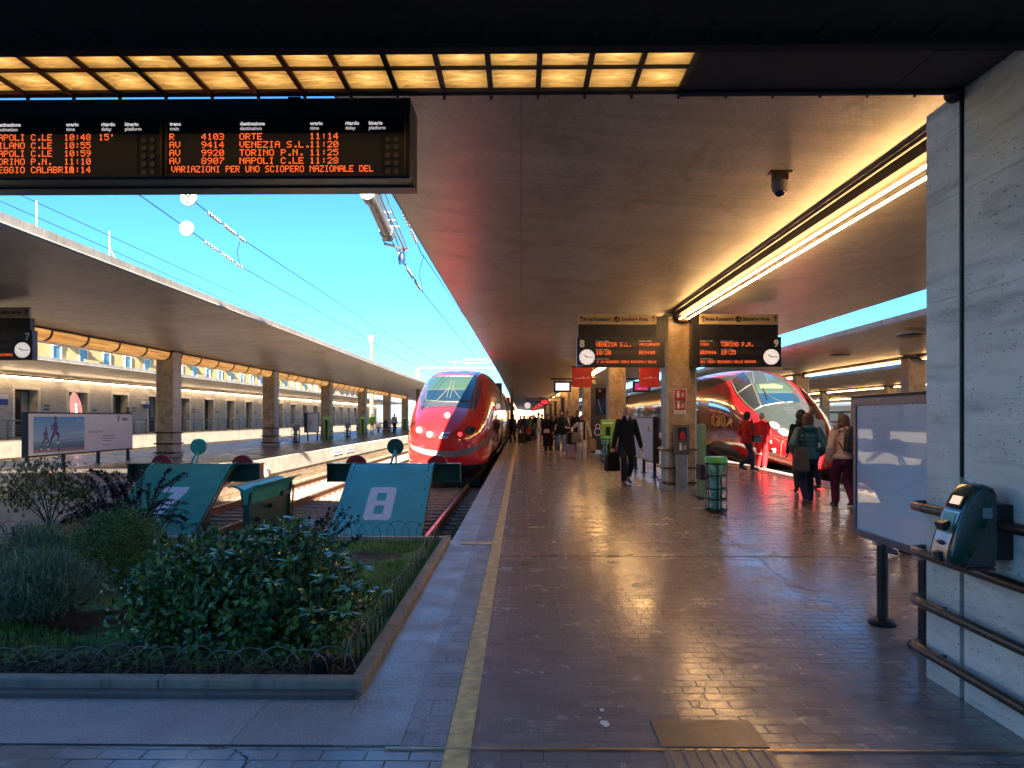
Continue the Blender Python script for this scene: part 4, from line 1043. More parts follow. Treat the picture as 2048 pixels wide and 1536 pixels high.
# ------------------------------------------------------------------ trains
def lerp_tab(tab, t):
    if t <= tab[0][0]: return tab[0][1:]
    for a, b_ in zip(tab, tab[1:]):
        if t <= b_[0]:
            f = (t - a[0]) / (b_[0] - a[0]); f = f
            return tuple(x + (y - x) * f for x, y in zip(a[1:], b_[1:]))
    return tab[-1][1:]
def smooth_tab(tab, n=4):
    """Catmull-Rom resampling so that the nose is smooth"""
    out = []
    for i in range(len(tab) - 1):
        p0 = tab[max(i - 1, 0)]; p1 = tab[i]; p2 = tab[i + 1]; p3 = tab[min(i + 2, len(tab) - 1)]
        for k in range(n):
            f = k / n; r = [p1[0] + (p2[0] - p1[0]) * f]
            for c in range(1, len(p1)):
                m1 = (p2[c] - p0[c]) / max(p2[0] - p0[0], 1e-6) * (p2[0] - p1[0]); m2 = (p3[c] - p1[c]) / max(p3[0] - p1[0], 1e-6) * (p2[0] - p1[0])
                r.append((2 * f ** 3 - 3 * f * f + 1) * p1[c] + (f ** 3 - 2 * f * f + f) * m1 + (-2 * f ** 3 + 3 * f * f) * p2[c] + (f ** 3 - f * f) * m2)
            out.append(tuple(r))
    out.append(tab[-1]); return out
class Hull:
    """train body: sections of superellipses. table rows: t, half width, top z, bottom z, exponent"""
    def __init__(s, xc, tip, tab): s.xc, s.tip, s.tab = xc, tip, smooth_tab(tab)
    def inside(s, x, y, z):
        t = y - s.tip
        if t < 0: return 9.
        W, T_, B, n = lerp_tab(s.tab, t); m = (T_ + B) / 2; H = (T_ - B) / 2
        return abs((x - s.xc) / W) ** n + abs((z - m) / H) ** n
    def ring(s, t, N=112):
        W, T_, B, n = lerp_tab(s.tab, t); m = (T_ + B) / 2; H = (T_ - B) / 2; r = []
        for k in range(N):
            a = 2 * PI * k / N; c, d = math.cos(a), math.sin(a)
            r.append((s.xc + W * math.copysign(abs(c) ** (2 / n), c), s.tip + t, m + H * math.copysign(abs(d) ** (2 / n), d)))
        return r
    def hit(s, px, py, e=.01, far=34.):
        d = Vector(at(px, py, 1.0)) - Vector((0, 0, 1.52)); o = Vector((0, 0, 1.52)); y = s.tip - .01; st = .06
        while y < far:
            p = o + d * y
            if s.inside(*p) < 1:
                lo, hi = y - st, y
                for _ in range(12):
                    mid = (lo + hi) / 2
                    if s.inside(*(o + d * mid)) < 1: hi = mid
                    else: lo = mid
                return o + d * (hi - e)
            y += st
        return None
def px_patch(hull, poly, e=.01, step=6., far=34.):
    """polygon drawn in photograph pixels, laid onto the hull surface as fine faces"""
    bm = bmesh.new(); vs = [bm.verts.new((p[0], p[1], 0)) for p in poly]; bm.faces.new(vs)
    xs = [p[0] for p in poly]; ys_ = [p[1] for p in poly]
    for ax, lo, hi in ((0, min(xs), max(xs)), (1, min(ys_), max(ys_))):
        k = lo + step * .5
        while k < hi:
            no = (1, 0, 0) if ax == 0 else (0, 1, 0); co = (k, 0, 0) if ax == 0 else (0, k, 0)
            bmesh.ops.bisect_plane(bm, geom=bm.verts[:] + bm.edges[:] + bm.faces[:], plane_co=co, plane_no=no); k += step
    cx, cy = sum(xs) / len(xs), sum(ys_) / len(ys_)
    V_ = []
    bm.verts.index_update()
    for v in bm.verts:
        x, y = v.co.x, v.co.y; h = None
        for k in range(14):
            h = hull.hit(x, y, e, far)
            if h is not None: break
            x += (cx - x) * .06; y += (cy - y) * .06
        V_.append(tuple(h) if h is not None else (hull.xc, hull.tip + 3, 1))
    F_ = [tuple(v.index for v in f.verts)[::-1] for f in bm.faces]; bm.free()
    mb = MB(); mb.add(V_, F_); return mb
def ell(cx, cy, rx, ry, rot=0, n=22):
    return [(cx + rx * math.cos(a) * math.cos(rot) - ry * math.sin(a) * math.sin(rot), cy + rx * math.cos(a) * math.sin(rot) + ry * math.sin(a) * math.cos(rot)) for a in [2 * PI * k / n for k in range(n)]]
def ribbon(pts_top, pts_bot): return list(pts_top) + list(pts_bot)[::-1]
def px_line(hull, pts, r, e=.012, sub=5):
    P = []
    for a, b_ in zip(pts, pts[1:]):
        for k in range(sub): P.append((a[0] + (b_[0] - a[0]) * k / sub, a[1] + (b_[1] - a[1]) * k / sub))
    P.append(pts[-1]); H = [hull.hit(x, y, e) for x, y in P]; H = [h for h in H if h is not None]
    mb = MB()
    if len(H) > 1: mb.path(H, r, 5)
    return mb
m_tred = M("train_red_paint", (.55, .012, .012), .16, var=.05, coat=1., rvar=.03, spec=.6)
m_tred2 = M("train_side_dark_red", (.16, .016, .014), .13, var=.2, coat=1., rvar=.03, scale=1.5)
m_tsil = M("train_silver_paint", (.16, .155, .14), .35, .2, var=.06)
m_tgrey = M("train_grey_black_mask", (.040, .042, .046), .22, var=.15, coat=.7)
m_skirt = M("train_dark_skirt", (.018, .019, .022), .5, var=.3)
def mat_wind(name, c1, c2, z0, z1):
    t = NT(name); v = t.pos(); sx = t.n("SeparateXYZ"); t.l(v, sx.inputs[0])
    f = t.n("MapRange"); t.l(sx.outputs[2], f.inputs[0]); f.inputs[1].default_value = z0; f.inputs[2].default_value = z1
    t.set(Base_Color=t.ramp(f.outputs[0], [(0, c2), (.40, c2), (.44, (.05, .07, .06)), (.50, c1), (1, c1)], 'LINEAR'), Roughness=.05, Coat_Weight=1., Coat_Roughness=.02); return t.m
m_wind = mat_wind("cab_windscreen_with_blind", (.035, .065, .026), (.008, .022, .034), 2.05, 3.1)  # blind above; the lower band's shade and sky blue put into the colour
m_lit = M("lit_headlamp", (.4, .37, .3), .2, emit=(1, .86, .62), es=.06)
m_litred = M("lit_red_lamp", (.6, .02, .02), .3, emit=(1, .05, .06), es=.1)
m_lampred = M("lamp_recess_red", (.40, .02, .02), .2, coat=1.)
m_chrome = M("chrome_trim", (.12, .12, .115), .4, .3)
def two_tone(name, c, zc):
    """painted body with dark skirt below the height zc"""
    t = NT(name); sx = t.n("SeparateXYZ"); t.l(t.pos(), sx.inputs[0]); k = t.math('LESS_THAN', sx.outputs[2], zc)
    n = t.noise(t.pos(), 3, 4); cc = t.mix(n, tuple(x * .93 for x in c), tuple(x * 1.05 for x in c))
    t.set(Base_Color=t.mix(k, cc, (.016, .017, .02)), Roughness=t.math('MULTIPLY_ADD', k, .3, .16), Coat_Weight=t.math('SUBTRACT', 1.0, k), Specular_IOR_Level=.6); return t.m
m_tbody = two_tone("red_nose_with_dark_skirt", (.55, .012, .012), .03)
H8 = Hull(-2.42, 22.2, [(0, .30, 1.00, .05, 2.2), (.06, .62, 1.12, -.12, 2.3), (.2, .92, 1.27, -.30, 2.5), (.5, 1.15, 1.46, -.42, 2.7), (1, 1.28, 1.70, -.48, 2.9), (1.6, 1.36, 1.93, -.5, 3.0), (2.5, 1.41, 2.36, -.5, 3.1), (3.5, 1.43, 2.80, -.5, 3.2), (4.5, 1.43, 3.16, -.5, 3.3), (5.6, 1.43, 3.38, -.5, 3.5), (7.5, 1.43, 3.47, -.5, 3.8), (9, 1.43, 3.48, -.5, 4.0)])
z8 = lambda x, y: (800 + x / 6.4, 720 + y / 6.4)
T = thing("red_train", (-2.42, 22.2, -.6), "bright red high-speed train with silver curved stripe and black windscreen mask at buffer 8", "train")
def hull_body(h, T, paints, y_end, nm="body"):
    ts = []; t = 0
    for r in h.tab: ts.append(r[0])
    b = MB(); N = 112; rs = [h.ring(t, N) for t in ts]
    b.rings(rs, True, False, 0); b.add(rs[0][::-1], [tuple(range(N))], 0)
    o = b.build(nm, paints[0], T, True, smooth='all')
    b = MB(); rs = [h.ring(ts[-1], N), [(p[0], y_end, p[2]) for p in h.ring(ts[-1], N)]]
    for j in range(N):
        a, d = j, (j + 1) % N; zc = (rs[0][a][2] + rs[0][d][2]) / 2
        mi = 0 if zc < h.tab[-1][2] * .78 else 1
        if zc < -.1: mi = 2
        b.add([rs[0][a], rs[0][d], rs[1][d], rs[1][a]], [(0, 1, 2, 3)], mi)
    o2 = b.build("coach_side", paints[1:], T, True, smooth='all'); return o
def oriented(mb): return mb
hull_body(H8, T, [m_tbody, m_tred2, m_skirt, m_skirt], 150)
def part8(name, poly, mat, e=.010, step=5, smooth='all', par=None):
    return px_patch(H8, [z8(*p) for p in poly], e, step).build(name, mat, par or T, True, smooth=smooth)
part8("windscreen_mask", [(352, 172), (385, 148), (560, 136), (740, 132), (890, 140), (905, 120), (960, 118), (1010, 165), (1036, 225), (1046, 330), (1040, 430), (1005, 560), (968, 640), (940, 618), (915, 612), (800, 598), (640, 592), (480, 596), (330, 612), (272, 640), (262, 575), (255, 480), (258, 390), (275, 300), (310, 225)], m_tgrey, .034, 4)
ws = part8("windscreen", [(385, 222), (560, 214), (760, 212), (958, 214), (962, 300), (955, 420), (938, 514), (760, 522), (560, 522), (338, 512), (345, 430), (358, 330)], m_wind, .050, 4)
px_line(H8, [z8(*p) for p in [(372, 212), (560, 204), (760, 202), (972, 206), (972, 300), (965, 420), (945, 520), (930, 640)]], .014, .055).build("windscreen_trim", m_chrome, T, True)
px_line(H8, [z8(*p) for p in [(372, 212), (352, 330), (335, 430), (325, 512), (560, 530), (760, 530), (938, 522)]], .012, .055).build("windscreen_trim", m_chrome, T, True)
part8("red_brow_strip", [(420, 186), (600, 178), (880, 180), (880, 194), (600, 192), (420, 200)], m_lampred, .044)
for pts in ([(475, 512), (545, 440), (612, 366)], [(612, 366), (640, 340), (658, 262)], [(600, 470), (618, 400), (632, 345)], [(640, 480), (655, 430), (672, 370)], [(790, 515), (730, 440), (676, 366)], [(676, 366), (682, 330), (694, 262)]):
    px_line(H8, [z8(*p) for p in pts], .014, .075).build("wiper", m_chrome, T, True)
part8("silver_stripe", ribbon([(92, 955), (120, 1040), (160, 1088), (300, 1135), (480, 1163), (700, 1165), (900, 1122), (1010, 1070), (1100, 985), (1150, 900), (1185, 800)], [(88, 1020), (118, 1105), (165, 1150), (300, 1205), (480, 1240), (700, 1243), (900, 1205), (1010, 1160), (1110, 1080), (1165, 990), (1200, 890)]), m_tsil, .012, 4)
for pts, r in (([(190, 1005), (300, 1025), (560, 1040), (780, 1030), (985, 1015)], .006), ([(1005, 1075), (1030, 1130), (1020, 1260)], .006), ([(175, 650), (200, 780), (160, 850)], .004)):
    px_line(H8, [z8(*p) for p in pts], r, .004).build("panel_seam", m_lampred, T, True)
for (cx, cy, rx, ry, rot, lx, ly, lr, mat, rm) in ((600, 715, 78, 48, .2, 606, 705, 32, m_lit, m_lampred), (262, 895, 82, 62, .3, 245, 895, 36, m_lit, m_lampred), (398, 955, 72, 50, .25, 378, 952, 34, m_lit, m_lampred), (752, 952, 76, 48, -.15, 768, 950, 30, m_litred, m_lampred), (900, 898, 80, 58, -.2, 928, 897, 36, m_glassdark, m_tgrey)):
    hd = part8("headlight", ell(cx, cy, rx, ry, rot), rm, .012, 4)
    part8("lamp", ell(lx, ly, lr, lr), mat, .026, 4)
    h = H8.hit(*z8(lx, ly), .03); b = MB(); b.path([H8.hit(*z8(*p), .02) or h for p in ell(lx, ly, lr * 1.12, lr * 1.12) + [(lx + lr * 1.12, ly)]], .010, 5); b.build("lamp_rim", m_chrome if mat != m_litred else m_lampred, T, True)
# maker's mark on the nose
part8("nose_emblem", [(540, 930), (645, 928), (600, 1000), (500, 1002)], m_white, .016, 4)
part8("emblem_stroke", [(560, 938), (600, 937), (545, 994), (515, 994)], M("emblem_green", (.02, .25, .16), .4), .020, 4)
part8("emblem_stroke", [(545, 958), (632, 954), (626, 966), (538, 970)], M("emblem_blue", (.02, .06, .35), .4), .022, 4)
part8("emblem_stroke", [(610, 936), (636, 935), (592, 994), (566, 995)], M("emblem_navy", (.02, .03, .16), .4), .020, 4)
# coaches: windows, doors, gaps
SX = -2.42 + 1.432
b = MB()
for k in range(4):
    y = 34 + 26 * k
    for (a, c, z0, z1, nm) in ():
        pass
for k in range(4):
    y = 36.5 + 26 * k
    b = MB(); b.box(SX - .3, SX + .004, y, y + .5, -.4, 3.3); b.build("coach_gap", m_black, T, True)
    for j in range(9):
        b = MB(); b.box(SX - .02, SX + .008, y + 3.2 + 2.3 * j, y + 4.9 + 2.3 * j, 1.15, 1.95); b.build("coach_window", m_glassdark, T, True)
    for yy in (y + 1.1, y + 24.3):
        b = MB(); b.box(SX - .02, SX + .01, yy, yy + .9, .0, 2.2); b.build("coach_door", M("door_red", (.30, .02, .02), .2, coat=1.), T, True)
b = MB(); b.box(SX - .02, SX + .007, 31.5, 36.3, 1.2, 1.9); b.build("cab_side_window", m_glassdark, T, True)
b = MB(); b.box(SX - .02, SX + .006, 29.5, 150, .05, .11); b.build("side_stripe", m_tsil, T, True)
# underframe, coupling buffer beam in shadow
b = MB(); b.box(-3.5, -1.35, 23.2, 150, -.72, -.42); b.build("underframe", m_skirt, T, True)
b = MB()
for y in (24.3, 27.2, 33, 35.8):
    for x in (-3.2, -1.7): b.tube((x - .06, y, -.16), (x + .06, y, -.16), .45, n=20)
b.build("wheelset", m_rail, T, True)
# pantograph
b = MB(); P = lambda a, c, r=.018: b.path([a, c], r, 5)
py_ = 38.0
P((-2.42 - .55, py_, 3.5), (-2.42 - .15, py_ - 1.1, 4.05), .025); P((-2.42 + .55, py_, 3.5), (-2.42 + .15, py_ - 1.1, 4.05), .025)
P((-2.42 - .15, py_ - 1.1, 4.05), (-2.42 - .75, py_ + .1, 4.62)); P((-2.42 + .15, py_ - 1.1, 4.05), (-2.42 + .75, py_ + .1, 4.62)); P((-2.42 - .5, py_, 3.52), (-2.42 + .5, py_, 3.52), .03)
P((-2.42 - .65, py_ + .1, 4.45), (-2.42 + .65, py_ + .1, 4.45)); b.box(-3.1, -1.74, py_ + .05, py_ + .09, 4.60, 4.64); b.box(-3.1, -1.74, py_ + .22, py_ + .26, 4.60, 4.64)
for s in (-1, 1): b.path([(-2.42 + s * .68, py_ + .15, 4.62), (-2.42 + s * .9, py_ + .15, 4.56), (-2.42 + s * 1.0, py_ + .15, 4.42)], .016, 5)
b.build("pantograph", m_steel, T, True)

# ------------------------------------------------------------------ maroon train, platform 9
H9 = Hull(8.98, 21.5, [(0, .32, .42, -.02, 2.3), (.08, .50, .62, -.07, 2.3), (.3, .72, .86, -.08, 2.4), (.7, .92, 1.12, -.08, 2.4), (1.2, 1.10, 1.38, -.06, 2.5), (2.0, 1.32, 1.80, -.05, 2.5), (3.0, 1.44, 2.35, -.08, 2.5), (4.0, 1.48, 2.83, -.12, 2.6), (5.0, 1.5, 3.14, -.18, 2.7), (6.2, 1.5, 3.34, -.25, 2.9), (8, 1.5, 3.42, -.3, 3.2), (10, 1.5, 3.44, -.3, 3.4)])
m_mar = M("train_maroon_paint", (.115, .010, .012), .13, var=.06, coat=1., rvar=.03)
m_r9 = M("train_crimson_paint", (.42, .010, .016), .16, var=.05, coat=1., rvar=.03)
m_hood = M("train_pewter_hood", (.022, .028, .026), .5, .0, var=.10, coat=.12)
m_cream = M("cream_trim_line", (.09, .078, .052), .45, .1)
T9 = thing("maroon_train", (8.98, 21.5, -.6), "dark red high-speed train with sloping pewter nose and running hare emblem at platform 9", "train")
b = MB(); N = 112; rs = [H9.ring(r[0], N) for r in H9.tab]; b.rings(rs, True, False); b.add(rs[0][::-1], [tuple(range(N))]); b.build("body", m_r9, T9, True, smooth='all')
b = MB(); R0 = H9.ring(10, N); R1 = [(p[0], 150, p[2]) for p in R0]
for j in range(N):
    a, d = j, (j + 1) % N; zc = (R0[a][2] + R0[d][2]) / 2
    b.add([R0[a], R0[d], R1[d], R1[a]], [(0, 1, 2, 3)], 1 if zc > 2.75 else (2 if zc < -.1 else 0))  # top faces grey too, for the sky's sheen on the roof
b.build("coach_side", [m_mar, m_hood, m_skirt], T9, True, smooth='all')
z9 = lambda x, y: (1380 + x / 4.52, 700 + y / 4.52)
def part9(name, poly, mat, e=.010, step=5, par=None): return px_patch(H9, [z9(*p) for p in poly], e, step, 32).build(name, mat, par or T9, True, smooth='all')
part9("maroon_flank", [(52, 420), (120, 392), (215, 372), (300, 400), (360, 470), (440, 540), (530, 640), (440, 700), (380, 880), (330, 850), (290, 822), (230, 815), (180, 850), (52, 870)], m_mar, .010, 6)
part9("roof_sheen_panel", [(52, 268), (200, 225), (330, 195), (440, 178), (520, 175), (478, 195), (420, 230), (370, 272), (250, 310), (180, 345), (52, 372)], m_hood, .018, 5)  # sky reflection on the roof put in as its own grey patch
part9("pewter_canopy", [(368, 282), (400, 240), (478, 196), (560, 176), (660, 176), (760, 190), (835, 225), (870, 268), (940, 350), (1040, 470), (1010, 600), (965, 740), (945, 782), (845, 788), (700, 650), (575, 545), (500, 480), (430, 400), (385, 330)], m_hood, .024, 4)
part9("black_edge", [(838, 228), (870, 262), (960, 350), (1060, 480), (1150, 610), (1215, 730), (1252, 820), (1240, 822), (1190, 770), (1130, 700), (1060, 590), (985, 480), (930, 380), (875, 290), (830, 250)], m_tgrey, .030, 4)
part9("hood_shadow_patch", [(1005, 478), (1060, 590), (1130, 700), (1190, 770), (1238, 822), (1205, 845), (1100, 815), (1000, 798), (945, 782), (985, 690), (1012, 600)], m_tgrey, .022, 4)  # dark patch holds the shadow on the right side of the hood
part9("side_window", [(384, 272), (420, 238), (470, 208), (492, 214), (530, 260), (552, 302), (500, 335), (432, 384)], m_glassdark, .040)
part9("side_window", [(438, 392), (500, 348), (556, 314), (600, 400), (640, 506), (578, 532), (520, 490), (470, 440)], m_glassdark, .040)
m_wind9 = mat_wind("cab_glass_pale", (.035, .055, .030), (.008, .026, .05), 1.9, 3.0)
part9("windscreen", [(588, 312), (640, 300), (740, 292), (850, 296), (880, 318), (935, 380), (990, 450), (1000, 470), (900, 468), (780, 475), (660, 498), (620, 400)], m_wind9, .040)
part9("roof_light", [(640, 184), (690, 186), (740, 230), (775, 280), (720, 278), (690, 240)], m_wind9, .036)
part9("blind_strip", [(628, 312), (760, 302), (838, 320), (838, 350), (740, 348), (632, 348)], M("pale_blind", (.08, .095, .06), .5), .050)
for pts in ([(370, 282), (430, 398), (510, 490), (576, 545)], [(480, 196), (540, 262), (570, 330), (640, 506), (655, 505)], [(432, 388), (500, 342), (556, 308)], [(600, 178), (680, 230), (700, 280)], [(560, 176), (570, 250), (580, 300)], [(575, 545), (655, 505), (780, 480), (930, 468)]):
    px_line(H9, [z9(*p) for p in pts], .018, .036).build("window_trim", m_cream if pts[0][0] < 500 else m_chrome, T9, True)
px_line(H9, [z9(*p) for p in [(660, 345), (690, 420), (700, 452)]], .014, .08).build("wiper", m_black, T9, True)
px_line(H9, [z9(*p) for p in [(675, 380), (740, 430), (820, 465), (900, 478)]], .014, .07).build("wiper", m_steel, T9, True)
b = part9("headlight", [(700, 655), (740, 645), (800, 658), (850, 695), (900, 712), (935, 745), (940, 775), (890, 785), (840, 780), (790, 745), (740, 700)], m_tgrey, .034, 4)
part9("headlight_glass", ell(765, 680, 52, 28, .5), M("headlight_lens", (.2, .2, .16), .1, coat=1.), .044, 4)
part9("lamp", ell(768, 682, 27, 25), m_lit, .052, 4); part9("headlight_glass", ell(850, 742, 54, 32, .4), M("headlight_lens", (0, 0, 0)), .045, 4); part9("lamp", ell(850, 740, 24, 22), M("clear_lamp", (.35, .35, .3), .25), .054, 4)
for k in range(4): px_line(H9, [z9(845 + 10 * k, 520 + 18 * k), z9(940 + 8 * k, 520 + 14 * k)], .008, .034).build("hood_grille", m_tgrey, T9, True)
for pts in ([(830, 1052), (815, 1040), (825, 850), (845, 815), (935, 795), (945, 782)], [(560, 640), (700, 760), (845, 792)], [(830, 1052), (900, 1062), (960, 1060)], [(1160, 960), (1200, 890), (1255, 870)], [(210, 330), (180, 360)]):
    px_line(H9, [z9(*p) for p in pts], .010, .010).build("panel_edge", m_cream, T9, True)
part9("bogie_fairing", [(180, 880), (188, 845), (230, 822), (290, 828), (340, 850), (400, 892), (460, 945), (505, 990), (525, 1018), (400, 972), (250, 928), (190, 905)], m_skirt, .014)
px_line(H9, [z9(*p) for p in [(186, 900), (250, 928), (400, 972), (520, 1015)]], .035, .02).build("fairing_edge", m_cream, T9, True)
# lettering and hare on the flank, traced on the flat side
def side_pt(x, y): h = H9.hit(*z9(x, y), .018, 32); return tuple(h) if h is not None else None
m_gold = M("dull_gold_lettering", (.42, .30, .12), .5, .0)
def stroke(pts, w_=.03):
    px_line(H9, [z9(*p) for p in pts], w_, .016, 4).build("logo_stroke", m_gold, T9, True)
stroke([(200, 600), (200, 682)]); stroke([(216, 575), (216, 672), (222, 682), (230, 680)]); stroke([(208, 600), (228, 600)], .02)
stroke([(240, 612), (250, 600), (258, 608), (258, 684)]); stroke([(258, 640), (243, 650), (240, 672), (250, 684), (258, 672)])
stroke([(272, 570), (272, 684)]); stroke([(290, 640), (290, 600), (302, 585), (312, 600), (314, 650), (306, 686), (294, 684), (289, 660), (290, 640)])
part9("running_hare_emblem", [(322, 685), (340, 655), (352, 640), (345, 625), (358, 618), (372, 608), (366, 624), (380, 628), (388, 640), (376, 656), (372, 672), (388, 700), (372, 688), (358, 668), (346, 672), (336, 690)], m_gold, .018, 3)
part9("white_number", [(735, 893), (748, 888), (752, 888), (752, 930), (743, 930), (743, 900), (735, 902)], m_white, .02, 3)
px_line(H9, [z9(*p) for p in ell(763, 909, 6, 18) + [(769, 909)]], .017, .02, 1).build("white_number", m_white, T9, True)
# coach details
SX = 8.98 - 1.5
for k in range(4):
    y = 33 + 18 * k
    b = MB(); b.box(SX - .004, SX + .3, y, y + .45, -.3, 3.2); b.build("coach_gap", m_black, T9, True)
    b = MB(); b.box(SX - .008, SX + .02, y + 2.4, y + 16.5, 1.25, 1.95); b.build("window_band", m_glassdark, T9, True)
    b = MB(); b.box(SX - .01, SX + .02, y + .9, y + 1.8, .05, 2.2); b.build("coach_door", m_tgrey, T9, True)
b = MB(); b.box(8.1, 9.9, 23.5, 150, -.75, -.2); b.build("underframe", m_skirt, T9, True)
b = MB()
for y in (24.6, 27.3):
    for x in (8.2, 9.7): b.tube((x - .06, y, -.16), (x + .06, y, -.16), .45, n=20)
b.build("wheelset", m_rail, T9, True)

# ------------------------------------------------------------------ distant red and silver train beyond the right platforms
T = thing("silver_red_train", (42, 60, -.6), "distant silver train with red stripes seen between the columns at right", "train")
b = MB(); pr = [(40.7, -.1), (43.4, -.1), (43.45, 2.4), (43.1, 3.0), (42.6, 3.25), (41.5, 3.25), (41.0, 3.0), (40.65, 2.4)]
b.prism(pr, 'y', 58, 190); b.build("body", m_tsil, T, True, norm=True)
for z0, z1, m_, nm in ((2.35, 2.62, m_r9, "upper_red_stripe"), (-.1, .82, m_r9, "lower_red_stripe"), (1.05, 2.05, m_glassdark, "window_band")):
    b = MB(); b.box(40.60, 40.66, 58.0, 190, z0, z1); b.box(40.7, 43.4, 57.96, 58.0, z0, z1); b.build(nm, m_, T, True)
for k in range(9):
    b = MB(); b.box(40.585, 40.60, 64 + 13 * k, 65.4 + 13 * k, .85, 2.25); b.build("coach_door", m_tsil, T, True)
# ------------------------------------------------------------------ station building on the left
T = thing("station_building", (-26.5, 9, .5), "long low travertine station building with glazed doors across the tracks", "building")
b = MB()
doors = [37.65 + 4.45 * k for k in range(-5, 18)]
def grid_wall(b, x, y0, y1, z0, z1, holes, mi=0):
    ys_ = sorted(set([y0, y1] + [h[0] for h in holes] + [h[1] for h in holes])); zs = sorted(set([z0, z1] + [h[2] for h in holes] + [h[3] for h in holes]))
    for i in range(len(ys_) - 1):
        for j in range(len(zs) - 1):
            cy, cz = (ys_[i] + ys_[i + 1]) / 2, (zs[j] + zs[j + 1]) / 2
            if any(h[0] < cy < h[1] and h[2] < cz < h[3] for h in holes): continue
            b.quad((x, ys_[i], zs[j]), (x, ys_[i + 1], zs[j]), (x, ys_[i + 1], zs[j + 1]), (x, ys_[i], zs[j + 1]), mi)
grid_wall(b, -26.5, 9, 130, .5, 4.3, [(y - .85, y + .95, .5, 3.02) for y in doors])
for y in doors:
    for ys_ in (y - .85, y + .95): b.quad((-26.5, ys_, .5), (-27.0, ys_, .5), (-27.0, ys_, 3.02), (-26.5, ys_, 3.02))
    b.quad((-26.5, y - .85, 3.02), (-27, y - .85, 3.02), (-27, y + .95, 3.02), (-26.5, y + .95, 3.02))
b.quad((-29, 130, .5), (-26.5, 130, .5), (-26.5, 130, 4.3), (-29, 130, 4.3))
b.build("wall", m_trav2, T, True)
b = MB(); b.box(-29, -26.4, 9, 130, 4.3, 4.9); b.build("roof", m_fascia, T, True)
m_frosted = M("frosted_door_glass", (.22, .25, .25), .15, var=.15, scale=1.5, spec=.7)
for k, y in enumerate(doors):
    b = MB(); b.box(-27.04, -26.98, y - .85, y + .95, .5, 3.02); d = b.build("door", m_dark, T, True)
    for i in range(3):
        b = MB(); a = y - .80 + .57 * i; b.box(-26.985, -26.97, a, a + .50, 1.5 if (k + i) % 3 else 1.2, 2.93); b.build("door_pane", m_frosted if (i + k) % 3 else m_glassdark, d)
    b = MB()
    for (a0, a1, c0, c1) in ((y - 1.03, y + 1.13, 3.02, 3.2), (y - 1.03, y - .85, .5, 3.02), (y + .95, y + 1.13, .5, 3.02)): b.box(-26.5, -26.46, a0, a1, c0, c1)
    b.build("door_surround", m_trav, T, True)
    b = MB(); b.box(-26.5, -26.47, y + 1.35, y + 1.95, 1.82, 2.32); pl = b.build("wall_plaque", M("pale_plaque", (.40, .38, .32), .5), T, True)
    b = MB()
    for r in range(1 + k % 2):
        for c in range(3): b.box(-26.468, -26.462, y + 1.45 + .15 * c, y + 1.57 + .15 * c, 1.92 + .2 * r, 2.02 + .2 * r)
    b.build("plaque_letters", m_black, pl)
for o in [x for x in bpy.data.objects if x.name.startswith(("door_pane", "plaque_letters"))]:
    L = T.location
    if o.parent and o.parent.parent == T:
        for v in o.data.vertices: v.co = v.co - L
for k, y in enumerate((35.4, 49.2)):
    b = MB(); b.box(-26.3, -26.2, y, y + .55, 2.15, 2.45); b.build("blue_sign", M("blue_sign", (.02, .06, .30), .4), T, True)
    b = MB(); b.box(-26.5, -26.2, y, y + .55, 2.46, 2.7); b.build("white_sign", m_letter, T, True)
# canopy of the building
T2 = canopy("building_canopy", -26.3, -29.5, -21.9, 3.92, 4.12, 9, 135, "thin concrete canopy along the travertine building across the tracks", None, .0, .2)
del T2["category"]; T2["category"] = "canopy"
for k in range(12):
    y0 = 10 + 10.2 * k
    t_ = thing("wall_tube_lamp", (-26.1, y0, 3.62), f"run of white tube lamps above the building doors, {['first','second','third','fourth','fifth','sixth','seventh','eighth','ninth','tenth','eleventh','twelfth'][k]} section along", "lamp", "tube lamps over the building doors")
    b = MB(); b.box(-.1, .05, 0, 9.9, .05, .12); b.build("housing", m_dark, t_)
    for j in range(6): b = MB(); b.tube((0, j * 1.65 + .05, 0), (0, j * 1.65 + 1.5, 0), .035, n=8); b.build("lamp_tube", m_tube2, t_)
# railings
for k in range(9):
    y0 = 12 + 12.0 * k
    t_ = thing("steel_railing", (-23.5, y0, .5), f"grey steel railing before the building doors, {ords[k]} section along", "railing", "railings before the building")
    b = MB()
    for z in (.12, .25, .38, .51, .64): b.path([(0, 0, z), (0, 11, z)], .012, 5)
    b.path([(0, 0, .88), (0, 11, .88)], .03, 8); b.build("rails", m_steel if False else M("grey_green_rail", (.13, .15, .15), .45, .3), t_)
    for j in range(9): b = MB(); b.box(-.03, .03, j * 1.37 - .03, j * 1.37 + .03, 0, .87); b.build("post", M("grey_green_rail", (0, 0, 0)), t_)
# feather banner
T = thing("feather_banner", (-18.6, 29.5, .16), "tall narrow red feather banner behind the billboard", "banner")
pfx = at(152, 800, 30.5)
T.location = (pfx[0], 30.5, .16)
b = MB(); o_ = [(-.22, .55), (.25, .45), (.30, 1.3), (.24, 2.0), (.08, 2.42), (-.08, 2.45), (-.22, 2.25), (-.27, 1.8), (-.22, 1.2)]
b.prism([(x + .09 * (2.4 - z) * .8 - .05, z) for x, z in o_], 'y', -.01, .01); b.build("banner_cloth", M("faded_red_cloth", (.07, .006, .007), .6, var=.2), T, norm=True)
b = MB(); b.path([(.28, -.02, .02), (.20, -.02, 1.2), (.02, -.02, 2.40), (-.10, -.02, 2.48)], .012, 6); b.build("pole", m_dark, T)
b = MB(); b.lathe([(.28, 0), (.28, .04), (.05, .07)], (.28, 0, 0), 14); b.build("base", m_dark, T)
b = MB()
